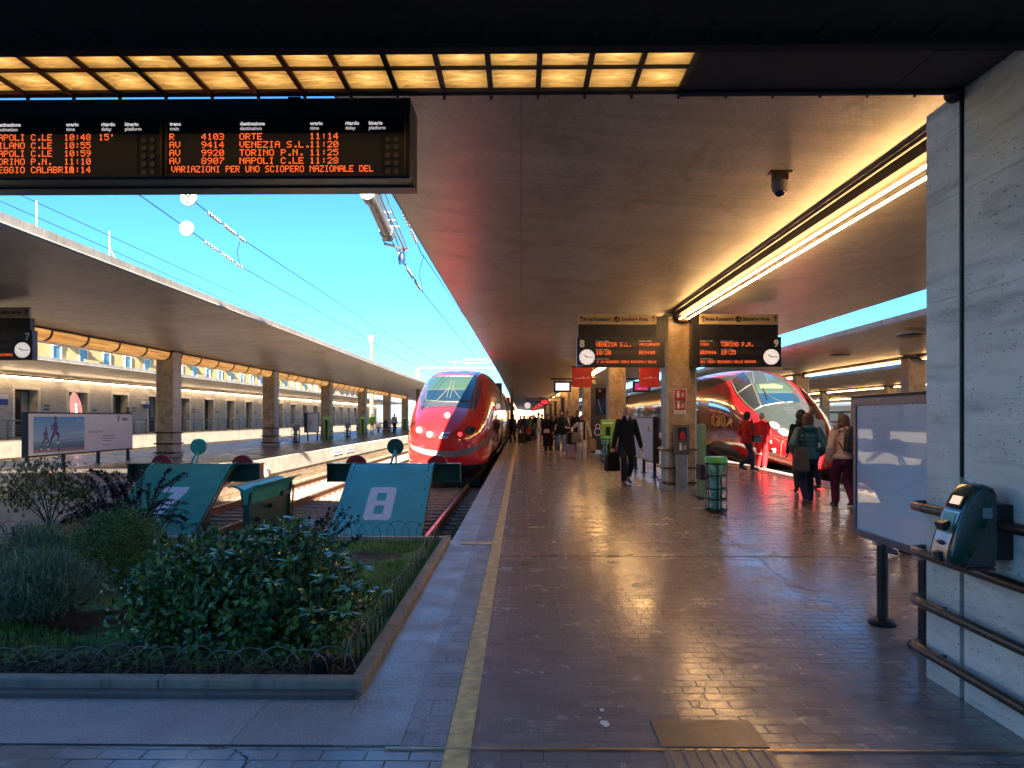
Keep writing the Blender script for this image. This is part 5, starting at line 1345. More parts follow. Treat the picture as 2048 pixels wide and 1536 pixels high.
for k in range(9): b.box(-.05 + .045 * (2.4 - (1.9 - .17 * k)), .02 + .045 * (2.4 - (1.9 - .17 * k)), -.016, -.011, 1.85 - .17 * k, 1.95 - .17 * k)
b.build("white_lettering", m_letter, T)
# small poster stand
T = thing("poster_stand", (-12.2, 40.6, .16), "small white poster stand with red figure before the second column across the tracks", "poster stand")
b = MB(); b.box(-.10, .60, -.05, .05, .5, 1.63); b.box(-.16, -.10, -.3, .3, .5, 1.63); b.build("frame", m_black, T)
b = MB(); b.quad((-.07, -.054, .54), (.57, -.054, .54), (.57, -.054, 1.6), (-.07, -.054, 1.6)); b.build("poster_sheet", m_poster, T)
b = MB(); b.path([(.1, -.06, .9), (.08, -.06, 1.1), (.14, -.06, 1.3), (.18, -.06, 1.1), (.14, -.06, .95)], .018, 4); b.path([(.3, -.06, 1.2), (.38, -.06, 1.3), (.40, -.06, 1.15)], .012, 4); b.build("red_figure", m_tred, T)
for x in (-.04, .52): b = MB(); b.box(x - .03, x + .03, -.03, .03, 0, .5); b.build("leg", m_dark, T)
# bench
for (xx, yy, lab) in ((-12.1, 63.6, "dark bench with bags at the foot of a column across the tracks"),):
    T = thing("platform_bench", (xx, yy, .16), lab, "bench")
    b = MB(); b.box(-.9, .9, -.25, .25, .42, .48); b.build("seat", m_dark, T)
    for x in (-.7, .7): b = MB(); b.box(x - .04, x + .04, -.2, .2, 0, .42); b.build("leg", m_dark, T)
# small platform number plate on the far wall and at display
T = thing("platform_plate", (-8.29, 23.0, -.25), "small plate with figure 7 on the far platform edge wall", "number plate")
b = MB(); b.box(0, .03, -.12, .12, -.15, .13); b.build("plate", m_letter, T)
text_mesh("7", .26, m_ink, "figure_seven", T, face_mw((.034, 0, 0), (0, 1, 0), (0, 0, 1)), .002, 'CENTER', .004)
for k, y in enumerate((31.2, 33.6)):
    T = thing("wall_notice", (-8.29, y, -.02), f"small white notice on the far platform wall, {['nearer','farther'][k]} of the pair", "notice", "pair of notices on the platform wall")
    b = MB(); b.box(0, .012, 0, 1.6, -.13, .08); b.build("plate", m_letter, T)
    b = MB(); b.box(.012, .016, .15, 1.45, -.05, .02); b.build("print", M("grey_print", (0, 0, 0)), T)

# ------------------------------------------------------------------ background: apartment block, hill, houses
m_facade = M("warm_facade_plaster", (.46, .34, .15), .8, var=.1, scale=1.2)
m_shut = M("pale_window_frame", (.5, .52, .48), .6)
m_pane = M("bluish_pane", (.08, .18, .22), .15)
def block(x, y0, y1, z1, cols, rows, label, mat, zbase=3.2, dz=3.3):
    T = thing("apartment_building", (x, y0, -.8), label, "building")
    b = MB(); b.box(x - 12, x, y0, y1, -.8, z1); b.build("wall", mat, T, True)
    b = MB(); b.box(x - 12.4, x + .5, y0 - .4, y1 + .4, z1, z1 + .4); b.build("roof", m_fascia, T, True)
    s = (y1 - y0) / cols
    for i in range(cols):
        for j in range(rows):
            y = y0 + s * (i + .5); z = zbase + dz * j
            if z + 1.9 > z1: continue
            b = MB(); b.box(x, x + .08, y - .85, y + .85, z - .12, z); b.box(x, x + .10, y - .7, y - .55, z, z + 1.8); b.box(x, x + .10, y + .55, y + .7, z, z + 1.8); b.box(x, x + .10, y - .7, y + .7, z + 1.8, z + 1.95)
            f = b.build("window", m_shut, T, True)
            b = MB(); b.box(x, x + .04, y - .55, y + .55, z, z + 1.8); p = b.build("pane", m_pane, f)
            for v in p.data.vertices: v.co = v.co - T.location
            if (i * 7 + j * 3) % 4 == 0:
                b = MB(); b.box(x, x + .5, y + .8, y + 1.7, z - .2, z + .5); b.build("air_conditioner", m_white, T, True)
            if (i + j) % 3 == 1:
                b = MB(); b.box(x, x + 1.0, y - 1.2, y + 1.2, z - .25, z - .1); b.box(x + .95, x + 1.0, y - 1.2, y + 1.2, z - .1, z + .75); b.build("balcony", mat, T, True)
    return T
block(-44, 20, 158, 16.4, 34, 4, "long sunlit yellow apartment block rising behind the left canopies", m_facade)
block(-46, 176, 210, 9, 6, 2, "low orange building seen past the far end of the left platform", M("orange_plaster", (.50, .24, .10), .8))
for i, (x, y, w_, h_, c, lab) in enumerate(((-8, 420, 22, 15, (.42, .20, .12), "red roofed building in the distance just right of the red train"), (-30, 500, 26, 13, (.45, .40, .32), "pale distant building at the end of the tracks"), (14, 520, 30, 12, (.40, .24, .15), "brown distant building at the end of the platform"))):
    T = thing("distant_building", (x, y, -.8), lab, "building")
    b = MB(); b.box(-w_ / 2, w_ / 2, 0, 14, 0, h_ * .7); b.build("wall", M("far_wall_%d" % i, c, .9), T)
    b = MB(); b.prism([(-w_ / 2 - .6, h_ * .7), (w_ / 2 + .6, h_ * .7), (0, h_)], 'y', -.5, 14.5); b.build("roof", M("terracotta_roof", (.40, .14, .08), .85, var=.2), T)
b = MB(); rs = []
for j, (y, zz) in enumerate(((1100, 0), (1300, .6), (1600, 1), (1750, .4))):
    rs.append([(x, y, -2 + zz * (62 + 34 * noise.noise(Vector((x * .0021, j * .1, 2))) + 12 * noise.noise(Vector((x * .009, 3, j))))) for x in range(-1600, 1601, 40)])
b.rings(rs, False, False); structure(b.build("hills", M("blue_green_hill", (.10, .15, .17), .95, var=.25, scale=.01), smooth='all'))

# ------------------------------------------------------------------ buffer stops
def mat_buf(name, c):
    t = NT(name); v = t.pos(); a = t.noise(v, 1.6, 5, .6); s_ = t.noise(t.pos((9, 9, 1.2)), 3, 4, .6)
    cc = t.ramp(a, [(.3, tuple(x * .8 for x in c)), (.7, tuple(x * 1.15 for x in c))]); cc = t.mix(t.ramp(s_, [(.55, (0, 0, 0)), (.8, (.45, .45, .45))]), cc, tuple(x * .6 + .02 for x in c))
    t.set(Base_Color=cc, Roughness=.36, Coat_Weight=.25); t.bump(a, .12, .02); return t.m
m_buf = {8: mat_buf("blue_green_enamel", (.09, .42, .42)), 7: mat_buf("sea_green_enamel", (.04, .36, .27))}
m_bufd = mat_buf("dark_green_enamel", (.012, .08, .058))
m_plate = M("buffer_disc_red", (.33, .02, .02), .35, var=.1)
def buffer(num, xc, label):
    """ramp-like plate rising away from the viewer, cross beam with two red discs behind"""
    T = thing("buffer_stop", (xc, 12.6, -.62), label, "buffer stop", "green buffer stops")
    m_ = m_buf[num]; Wh = .85
    prof = [(.15, -.12), (.6, .19), (1.1, .53), (1.55, .84), (1.83, 1.03), (1.93, 1.09), (2.03, 1.14), (2.15, 1.172), (2.4, 1.18)]
    b = MB(); th = .025
    rs = [[(-Wh, y, z), (Wh, y, z), (Wh, y + th, z - th), (-Wh, y + th, z - th)] for y, z in prof]
    b.rings(rs, True, True); b.build("front_plate", m_, T, smooth=50, norm=True)
    for s in (-1, 1):
        b = MB(); rs = [[(s * (Wh - .0), y, z + .012), (s * (Wh - .05), y, z + .012), (s * (Wh - .05), y + .02, z - .09), (s * (Wh - .0), y + .02, z - .09)] for y, z in prof]; b.rings(rs, True, True)
        b.build("edge_flange", m_, T, norm=True)
        b = MB()
        for k in range(9):
            f = k / 8 * (len(prof) - 2) ; i = int(f); g = f - i; y = prof[i][0] * (1 - g) + prof[i + 1][0] * g; z = prof[i][1] * (1 - g) + prof[i + 1][1] * g
            b.sphere((s * (Wh - .09), y - .004, z + .006), .014, 8, 5)
        b.build("rivets", m_bufd, T)
        b = MB(); o_ = [(0.25, -.12), (1.3, -.12), (1.3, .25), (1.75, .72), (2.4, .78), (2.4, 1.0), (1.95, 1.03), (1.55, .78), (1.1, .47), (.6, .13)]
        b.prism(o_, 'x', s * (Wh - .14) - .03, s * (Wh - .14) + .03); b.build("side_web", m_bufd, T, norm=True)
        b = MB(); b.path([(s * (Wh - .02), y + .07, z - .12) for y, z in prof[:-1]], .018, 5); b.build("red_edge_line", m_plate, T)
    b = MB(); b.box(-1.38, 1.38, 2.32, 2.36, .80, 1.17); b.box(-1.40, 1.40, 2.14, 2.42, 1.155, 1.18); b.box(-1.38, 1.38, 2.2, 2.36, .79, .805)
    for s in (-1, 1): b.box(s * 1.38 - .012, s * 1.38 + .012, 2.16, 2.40, .79, 1.16)
    b.build("cross_beam", m_bufd, T)
    for s in (-1, 1):
        b = MB(); b.tube((s * .87, 2.55, 1.10), (s * .87, 2.62, 1.10), .235, n=26); b.build("buffer_disc", m_plate, T, smooth=True)
        b = MB(); b.tube((s * .87, 2.36, 1.0), (s * .87, 2.55, 1.05), .07, n=14); b.build("buffer_shaft", m_dark, T)
    b = MB(); b.tube((.0, 2.42, 1.52), (.0, 2.39, 1.52), .175, n=28); b.build("signal_disc", m_bufd if num == 8 else m_buf[7], T, smooth=True)
    b = MB(); b.path([(-.06, 2.2, 1.17), (.0, 2.37, 1.45)], .028, 6); b.path([(.05, 2.2, 1.17), (.02, 2.37, 1.45)], .02, 6); b.build("signal_arm", m_, T)
    return T
B8 = buffer(8, -2.66, "blue-green buffer stop with the white figure 8 before the red train")
B7 = buffer(7, -6.85, "sea green buffer stop with the white figure 7 behind the shrubs")
# painted numerals following the plate
prof = [(.15, -.12), (.6, .19), (1.1, .53), (1.55, .84), (1.83, 1.03), (1.93, 1.09)]
def on_plate(u, s):
    L = [0]
    for a, c in zip(prof, prof[1:]): L.append(L[-1] + math.hypot(c[0] - a[0], c[1] - a[1]))
    for i in range(len(L) - 1):
        if s <= L[i + 1] or i == len(L) - 2:
            f = (s - L[i]) / (L[i + 1] - L[i]); a, c = prof[i], prof[i + 1]; d = Vector((c[0] - a[0], c[1] - a[1])).normalized()
            return (u, a[0] + (c[0] - a[0]) * f - d.y * .006, a[1] + (c[1] - a[1]) * f + d.x * .006)
def plate_poly(polys, T, name):
    b = MB()
    for p in polys:
        bm = bmesh.new(); bm.faces.new([bm.verts.new((x, y, 0)) for x, y in p])
        for k in [i * .06 + .011 for i in range(40)]: bmesh.ops.bisect_plane(bm, geom=bm.verts[:] + bm.edges[:] + bm.faces[:], plane_co=(0, k, 0), plane_no=(0, 1, 0))
        bm.verts.index_update(); b.add([on_plate(v.co.x, v.co.y) for v in bm.verts], [tuple(v.index for v in f.verts) for f in bm.faces]); bm.free()
    b.build(name, m_white, T)
def rrect(x0, x1, y0, y1, r, n=5):
    o = []
    for cx, cy, a0 in ((x1 - r, y1 - r, 0), (x0 + r, y1 - r, 90), (x0 + r, y0 + r, 180), (x1 - r, y0 + r, 270)):
        for k in range(n + 1): a = R(a0 + 90 * k / n); o.append((cx + r * math.cos(a), cy + r * math.sin(a)))
    return o
U0, U1, S0, S1 = -.31, .21, .60, 1.55
g = .17
polys = [[(U0 + .05, S0), (U1 - .05, S0), (U1, S0 + .05), (U1, S0 + g), (U0, S0 + g), (U0, S0 + .05)], [(U0, S1 - g), (U1, S1 - g), (U1, S1 - .05), (U1 - .05, S1), (U0 + .05, S1), (U0, S1 - .05)],
         [(U0, S0 + g), (U0 + g, S0 + g), (U0 + g, S1 - g), (U0, S1 - g)], [(U1 - g, S0 + g), (U1, S0 + g), (U1, S1 - g), (U1 - g, S1 - g)], [(U0 + g, (S0 + S1) / 2 - .07), (U1 - g, (S0 + S1) / 2 - .07), (U1 - g, (S0 + S1) / 2 + .07), (U0 + g, (S0 + S1) / 2 + .07)]]
plate_poly(polys, B8, "white_numeral_8")
plate_poly([[(-.32, S1 - .17), (.04, S1 - .17), (.27, S1 - .17), (.27, S1), (-.32, S1)], [(-.26, S0), (-.04, S0), (.27, S1 - .17), (.03, S1 - .17)]], B7, "white_numeral_7")
# green steel partition with flared cap between the buffer stops
xa = -4.62
T = thing("steel_partition", (xa, 11.9, -.8), "dark green steel partition with flared curved cap between buffer stops 7 and 8", "steel partition")
b = MB(); b.box(-.02, .02, 0, 2.1, .1, 1.0); b.build("web_panel", m_bufd, T)
b = MB(); rs = []
for y in (-.05, 2.15):
    o_ = [(-.30, 1.14), (-.22, 1.15), (-.12, 1.11), (-.05, 1.02), (-.03, .85), (.03, .85), (.05, 1.02), (.10, 1.10), (.18, 1.155), (.27, 1.19), (.27, 1.205), (.15, 1.18), (.0, 1.11), (-.02, 1.10), (-.12, 1.15), (-.2, 1.175), (-.30, 1.16)]
    rs.append([(p[0], y, p[1]) for p in o_])
b.rings(rs, True, True); b.build("flared_cap", m_buf[7], T, smooth=50, norm=True)
for y in (.0, 2.1): b = MB(); b.prism([(-.06, 0), (.06, 0), (.05, .8), (.10, 1.05), (-.10, 1.05), (-.05, .8)], 'y', y - .03, y + .03); b.build("post", m_bufd, T)
for k in range(3): b = MB(); b.box(.02, .10, .35 + .6 * k, .75 + .6 * k, .52 + .16 * k, .60 + .16 * k); b.build("bracket", m_bufd, T)  # stepped bars model a ladder's reflections on the panel
T = thing("rusty_stake", at(1, 1, 1), "thin rusty iron stake standing in the track bed between the buffer stops", "stake")
p = at(582, 965, 12.2); T.location = (p[0], 12.2, -.8)
b = MB(); b.path([(-.02, 0, 0), (.02, 0, .62), (.04, 0, 1.13)], .016, 6); b.build("rod", m_rail, T)
b = MB(); b.sphere((.04, 0, 1.14), .024, 8, 6); b.build("tip", m_rail, T)

# ------------------------------------------------------------------ overhead line
m_wire = M("dark_wire", (.035, .035, .04), .5, .3)
m_ins = M("glazed_insulator", (.13, .11, .09), .3)
m_insw = M("white_insulator_disc", (.42, .40, .32), .35, emit=None)
def wire(pts, label, r=.011, beads=None, name="overhead_wire", discs=None, droppers=()):
    T = thing(name, (0, 0, 0), label, "overhead wire", "overhead wires above the tracks"); T.location = pts[0]
    L = Vector(pts[0]); q = [Vector(p) - L for p in pts]; b = MB(); b.path(q, r, 5); b.build("wire", m_wire, T)
    tot = Vector(pts[-1]) - Vector(pts[0])
    def pt(y):
        for a, c in zip(q, q[1:]):
            if a.y <= y - L.y <= c.y: f = (y - L.y - a.y) / (c.y - a.y); return a.lerp(c, f)
        return q[-1]
    if beads:
        for (y0, y1, n) in beads:
            if y0 > 100:
                q_ = []
                for px in (y0, y1):
                    lo, hi = pts[0][1], pts[-1][1]
                    for _ in range(40):
                        y = (lo + hi) / 2; p = pt(y) + L
                        if 1042 + 1420 * p.x / p.y < px: lo = y
                        else: hi = y
                    q_.append(y)
                y0, y1 = q_
            for k in range(n):
                if k % 6 == 5: continue
                b = MB(); y = y0 + (y1 - y0) * k / n; p = pt(y); b.lathe([(.010, -.045), (.036, -.03), (.036, .0), (.014, .02), (.010, .04)], p, 8)
                b.build("insulator", m_ins, T)
    for px in (discs or []):
        lo, hi = pts[0][1], pts[-1][1]
        for _ in range(40):
            y = (lo + hi) / 2; p = pt(y) + L
            if 1042 + 1420 * p.x / p.y < px: lo = y
            else: hi = y
        p = pt(y); b = MB(); b.tube(p + Vector((0, -.02, 0)), p + Vector((0, .02, 0)), .145, n=24); b.build("warning_disc", m_insw, T)
        b = MB(); b.path([p + Vector((-.01, -.03, -.1)), p + Vector((0, -.035, 0)), p + Vector((-.05, -.035, .03))], .008, 5); b.path([p + Vector((0, -.035, 0)), p + Vector((.04, -.035, .05))], .008, 5); b.build("disc_hook", m_dark, T)
    return T
def pxl(*a): return [at(*p) for p in a]
# contact and catenary wires: converge towards the end of the station
E = (-2.45, 230)
w1 = pxl((262, 378, 12.0), (480, 532, 17.5), (760, 692, 32), (905, 775, 60)); wire(w1, "lower overhead wire with cream warning disc and insulator string", .010, [(408, 487, 15)], discs=[370])
w2 = pxl((356, 378, 12.2), (490, 482, 15.5), (760, 660, 28), (935, 762, 60)); wire(w2, "upper overhead wire with cream warning disc and insulator string", .010, [(414, 491, 15)], discs=[374])
wire(pxl((0, 402, 14), (500, 622, 26), (880, 757, 70)), "thin overhead wire running low above the left canopy edge", .009)
wire(pxl((15, 378, 14), (500, 600, 26), (845, 733, 60)), "thin overhead wire second above the left canopy edge", .009)
wire(pxl((790, 385, 12.2), (842, 505, 16.5), (968, 690, 34), (1012, 752, 70)), "overhead wire closest to the central canopy edge with insulator string", .011, [(806, 836, 12)])
wire(pxl((760, 385, 12.2), (810, 530, 15.5), (846, 585, 17.5), (960, 725, 34), (1000, 780, 60)), "overhead wire below the tensioner leading over the red train", .011, [(814, 845, 12)])
for (a, c, mid) in (((480, 482, 15.5), (480, 532, 17.5), (474, 505, 16.4)), ((848, 510, 16.8), (846, 585, 17.5), (838, 545, 17.1)), ((716, 640, 28), (716, 672, 30), (712, 655, 29)), ((917, 640, 26.5), (915, 676, 27), (912, 655, 27))):
    T = thing("wire_dropper", at(*a), {480: "slack jumper cable between the two disc wires", 848: "slack jumper cable beside the central canopy edge", 716: "short double dropper hanging between the wires far left of the train", 917: "short double dropper above the red train"}[a[0]], "cable", "jumper cables of the overhead line")
    L = Vector(at(*a)); b = MB(); b.path([Vector(at(*a)) - L, Vector(at(*mid)) - L, Vector(at(*c)) - L], .008, 5); b.build("cable", m_wire, T)
# tensioner with pulleys hung beside the canopy
T = thing("wire_tensioner", at(740, 388, 12.0), "grey cylindrical overhead line tensioner with pulleys hanging beside the canopy edge", "tensioner")
L = T.location.copy(); G = lambda *p: Vector(at(*p)) - L
m_galv = M("galvanised_steel", (.30, .32, .32), .4, .6, var=.2)
b = MB(); b.path([G(738, 382, 12), G(775, 467, 13.6)], .115, 18); b.build("cylinder", m_galv, T, smooth=True)
for k, (a, c) in enumerate((((735, 384, 12), (741, 396, 12.2)), ((772, 461, 13.5), (777, 471, 13.7)))): b = MB(); b.path([G(*a), G(*c)], .135, 18); b.build("end_flange", m_galv, T)
for dx in (-12, 12): b = MB(); b.path([G(737 + dx * .9, 385, 12), G(776 + dx * .8, 473, 13.7)], .014, 6); b.build("tie_rod", m_steel, T)
b = MB(); b.path([G(755, 382, 12), G(810, 500, 14.4)], .022, 6); b.path([G(768, 382, 12), G(815, 498, 14.6)], .014, 6); b.build("arm", m_galv, T)
for (x, y, Y) in ((771, 424, 12.9), (778, 440, 13.2), (785, 453, 13.5)): b = MB(); b.path([G(x - 6, y, Y), G(x + 14, y, Y)], .014, 5); b.build("rung", m_galv, T)
b = MB(); b.path([G(770, 488, 14.0), G(816, 500, 14.5)], .028, 6); b.build("yoke", m_steel, T)
for dx in (0, 7): b = MB(); p = G(800 + dx, 514, 14.5); b.tube(p + Vector((-.012, 0, 0)), p + Vector((.012, 0, 0)), .16, n=20); b.build("pulley", m_ins, T)
b = MB(); b.path([G(776, 470, 13.7), G(812, 530, 15.2)], .010, 5); b.path([G(765, 478, 13.8), G(770, 488, 14)], .012, 5); b.build("tension_cable", m_wire, T)
for px, pt_, pb, Y, lab, r in ((743, 672, 745, 95, "pale concrete mast standing beyond the left canopy", .35),):
    p = at(px, pt_, Y); T = thing("line_mast", (p[0], Y, -.8), lab, "mast"); h = p[2] + .8
    b = MB(); b.tube((0, 0, 0), (0, 0, h), r, r * .7, n=10); b.build("shaft", m_cream, T)
    b = MB(); b.box(-.4, .4, -.3, .3, h - .8, h); b.build("head_clamp", m_cream, T)
for px, pt_, Y, lab in ((73, 402, 60, "thin white antenna pole above the left canopy"), (219, 462, 90, "faint lattice crane mast above the left canopy")):
    p = at(px, pt_, Y); T = thing("antenna_pole", (p[0], Y, -.8), lab, "pole"); h = p[2] + .8
    b = MB(); b.tube((0, 0, 0), (0, 0, h), .06, .04, n=8); b.build("shaft", m_white, T)
    b = MB(); b.path([(0, 0, h - 2), (1.2, 0, h - 4.5)], .03, 5); b.build("stay", m_white, T)
# portal beam over the train
T = thing("catenary_portal", (-9, 62, -.8), "pale steel portal beam spanning the tracks above the red train", "portal")
b = MB(); b.box(0, 17, -.07, .07, 6.6, 6.72); b.build("beam", m_cream, T)
for x in (0, 8.2): b = MB(); b.box(x - .15, x + .15, -.15, .15, 0 if x else 0, 6.55); b.build("upright", m_cream, T)
b = MB()
for x in (3.2, 6.6): b.path([(x, 0, 6.75), (x, 0, 7.2)], .04, 5); b.path([(x - .6, 0, 7.2), (x + .6, 0, 7.2)], .03, 5)
b.build("insulator_arms", m_ins, T)
# ------------------------------------------------------------------ garden bed
rnd = random.Random(7)
def mat_leaf(name, c, c2, rough=.4, sss=.0, scale=30, coat=0):
    t = NT(name); gi = t.n("NewGeometry"); f = t.noise(t.pos(), scale, 2, .6)
    r_ = gi.outputs["Random Per Island"]
    cc = t.ramp(r_, [(0, tuple(x * .45 for x in c)), (.5, c), (.9, c2), (1, tuple(min(1, x * 1.2) for x in c2))])
    cc = t.mix(t.math('MULTIPLY', f, .4), cc, tuple(x * .5 for x in c))
    t.set(Base_Color=cc, Roughness=rough, Specular_IOR_Level=.5, Coat_Weight=coat)
    tr = t.n("BsdfTranslucent"); t.l(cc, tr.inputs[0]); mx = t.n("MixShader"); mx.inputs[0].default_value = .22
    out = t.t.nodes["Material Output"]; t.l(t.b.outputs[0], mx.inputs[1]); t.l(tr.outputs[0], mx.inputs[2]); t.l(mx.outputs[0], out.inputs[0]); return t.m
def leaf(mb, p, d, up, L, W, curl=.15):
    d = d.normalized(); s = d.cross(up)
    if s.length < 1e-4: s = d.cross(Vector((1, 0, .3)))
    s.normalize(); n = s.cross(d)
    a = p; m1 = p + d * L * .35; m2 = p + d * L * .72 - n * L * curl * .4; t_ = p + d * L - n * L * curl
    mb.add([a, m1 + s * W * .5 + n * W * .12, m1, m1 - s * W * .5 + n * W * .12, m2 + s * W * .36, m2, m2 - s * W * .36, t_],
           [(0, 2, 1), (0, 3, 2), (1, 2, 5, 4), (2, 3, 6, 5), (4, 5, 7), (5, 6, 7)])
def rdir(up=.3):
    v = Vector((rnd.gauss(0, 1), rnd.gauss(0, 1), rnd.gauss(0, 1) + up)); return v.normalized()
m_stem = M("brown_stem", (.05, .035, .022), .8, var=.3)
# soil and lawn surface
t = NT("garden_soil_and_turf"); n1 = t.noise(t.pos(), 1.6, 5, .6); n2 = t.noise(t.pos(), 40, 4, .7)
cc = t.mix(t.ramp(n1, [(.42, (0, 0, 0)), (.52, (1, 1, 1))]), t.ramp(n2, [(.3, (.035, .025, .018)), (.7, (.12, .09, .06))]), t.ramp(n2, [(.3, (.08, .15, .03)), (.7, (.20, .32, .08))]))
t.set(Base_Color=cc, Roughness=.9); t.bump(n2, .8, .02)
b = MB(); nx, ny = 60, 44
rows = [[(-7.6 + 6.66 * i / nx, 3.93 + 4.82 * j / ny, -.01 + .035 * noise.noise(Vector((i * .13, j * .13, 0)))) for i in range(nx + 1)] for j in range(ny + 1)]
b.rings(rows, False, False); structure(b.build("garden_soil", t.m, smooth='all'))
m_kerb = mat_concrete("kerb_stone", (.34, .26, .17), True, .7)
b = MB(); 
for k in range(9): b.box(-.955, -.872, 3.88 + .545 * k, 3.88 + .545 * k + .54, -.1, .062)
structure(b.build("kerb", m_kerb, bevel=.008))
b = MB()
for k in range(6): b.box(-.876 - 1.12 * (k + 1) + .005, -.876 - 1.12 * k, 3.875, 3.965, -.1, .082)
structure(b.build("kerb", mat_concrete("kerb_stone_grey", (.30, .27, .21), True, .7), bevel=.008))
b = MB(); b.box(-7.6, -.93, 8.72, 8.80, -.8, .05); structure(b.build("kerb", m_conc))
b = MB(); b.box(-7.0, -.90, 3.80, 3.873, 0, .035); structure(b.build("kerb_step", mat_concrete("step_stone", (.13, .12, .11), True, .6), bevel=.006))
m_grass = mat_leaf("lawn_blades", (.16, .36, .06), (.32, .56, .12), .6, scale=3)
b = MB()
for k in range(60000):
    x = rnd.uniform(-7.2, -.99); y = rnd.uniform(4.25, 8.7)
    if y < 4.9 and rnd.random() < .55: continue
    if noise.noise(Vector((x * 1.1, y * 1.1, 4))) < -.16: continue
    h = rnd.uniform(.02, .055) ; a = rnd.uniform(0, 6.3); w_ = .0045; lx, ly = rnd.gauss(0, .012), rnd.gauss(0, .012)
    b.add([(x - w_ * math.cos(a), y - w_ * math.sin(a), -.02), (x + w_ * math.cos(a), y + w_ * math.sin(a), -.02), (x + lx, y + ly, h)], [(0, 1, 2)])
tag(b.build("grass", m_grass), "short green lawn inside the garden bed", "grass", kind="stuff")
b = MB()
for k in range(3200):
    x = rnd.uniform(-3.6, -.97) if rnd.random() < .8 else rnd.uniform(-6, -1); y = 3.98 + abs(rnd.gauss(0, .22)); s = rnd.uniform(.008, .026); r = (rnd.uniform(-.5, .5), rnd.uniform(-.5, .5), rnd.uniform(0, 3))
    b.obox((x, y, rnd.uniform(.0, .03)), s, s * .5, .003, r)
tag(b.build("bark_mulch", mat_leaf("bark_chips", (.05, .032, .02), (.16, .11, .07), .8)), "brown bark chips and dry leaves along the front kerb", "mulch", kind="stuff")
b = MB()
for k in range(1500):
    x = rnd.uniform(-4.2, -1.0); y = rnd.uniform(4.05, 5.0); p = Vector((x, y, rnd.uniform(.0, .02)))
    if noise.noise(Vector((x * 2.2, y * 2.2, 9))) < .02: continue
    leaf(b, p, rdir(1.2), Vector((0, 0, 1)), rnd.uniform(.02, .045), .009, .3)
tag(b.build("ground_cover", mat_leaf("ground_cover_leaves", (.02, .06, .035), (.07, .15, .08), .5)), "low feathery ground cover spreading behind the front hoops", "ground cover", kind="stuff")

# weeds between rail and platform
b = MB()
for k in range(2600):
    y = rnd.uniform(9.2, 17) ; x = -1.05 + rnd.gauss(0, .13) - .1; 
    if noise.noise(Vector((x * 2, y * .9, 2))) < -.12: continue
    h = rnd.uniform(.02, .30) * (1.0 if y < 13.5 else .5)
    leaf(b, Vector((x, y, -.80 + rnd.uniform(0, h))), rdir(.8), Vector((0, 0, 1)), rnd.uniform(.03, .08), .018)
for k in range(500):
    y = rnd.uniform(17, 30); x = -7.7 + rnd.gauss(0, .12); leaf(b, Vector((x, y, -.78 + rnd.uniform(0, .15))), rdir(.8), Vector((0, 0, 1)), .07, .02)
tag(b.build("weeds", mat_leaf("weed_leaves", (.04, .10, .02), (.16, .26, .05), .5)), "green weeds growing beside the rails and the platform edge", "weeds", kind="stuff")

def shrub(name, loc, label, cat="shrub"): return thing(name, loc, label, cat)
def crown_leaves(b, c, rad, n, L, W, shell=.55, seed=0, up=.4, rough=.35, curl=.15):
    for k in range(n):
        d = rdir(.15); 
        rr = 1 + rough * noise.noise(Vector((d.x * 2.1 + seed, d.y * 2.1, d.z * 2.1))) + .5 * rough * noise.noise(d * 5 + Vector((seed, 0, 0)))
        f = (shell + (1 - shell) * rnd.random() ** .6) * rr
        p = Vector((c[0] + d.x * rad[0] * f, c[1] + d.y * rad[1] * f, c[2] + d.z * rad[2] * f))
        if p.z < .01: continue
        q = (d * .8 + rdir(up) * .9).normalized()
        s = rnd.uniform(.65, 1.15); leaf(b, p, q, (d + Vector((0, 0, .6))).normalized(), L * s, W * s, curl)
def stems(T, c, rad, n, r=.008, nm="stems"):
    b = MB()
    for k in range(n):
        d = rdir(.5); e = Vector((c[0] + d.x * rad[0] * .85, c[1] + d.y * rad[1] * .85, c[2] + abs(d.z) * rad[2] * .8)); s0 = Vector((c[0] + d.x * .08, c[1] + d.y * .08, 0))
        mid = (s0 + e) * .5 + Vector((d.x, d.y, 0)) * .05 * rad[0]; b.path([s0, mid, e], [r, r * .7, r * .3], 5)
    return b.build(nm, m_stem, T)
m_cam = mat_leaf("glossy_dark_leaves", (.05, .15, .03), (.15, .33, .07), .22, scale=8, coat=.25)
T = shrub("evergreen_shrub", (-1.95, 5.0, 0), "big dark glossy-leaved evergreen shrub filling the front of the garden bed")
b = MB()
crown_leaves(b, (0, 0, .22), (.86, .68, .46), 5200, .062, .030, .5, 1); crown_leaves(b, (-.38, -.02, .34), (.42, .42, .34), 1500, .06, .030, .5, 3); crown_leaves(b, (.30, .1, .40), (.42, .40, .34), 1800, .06, .030, .5, 5)
crown_leaves(b, (.42, -.22, .12), (.38, .4, .3), 900, .07, .034, .5, 7)
b.build("foliage", m_cam, T); stems(T, (0, 0, .25), (.8, .6, .5), 40)
m_rho = mat_leaf("broad_green_leaves", (.07, .22, .04), (.16, .40, .07), .28, scale=6, coat=.2)
T = shrub("rhododendron", (-1.7, 5.1, 0), "rhododendron with whorls of long bright green leaves on top of the dark shrub")
b = MB(); sb = MB()
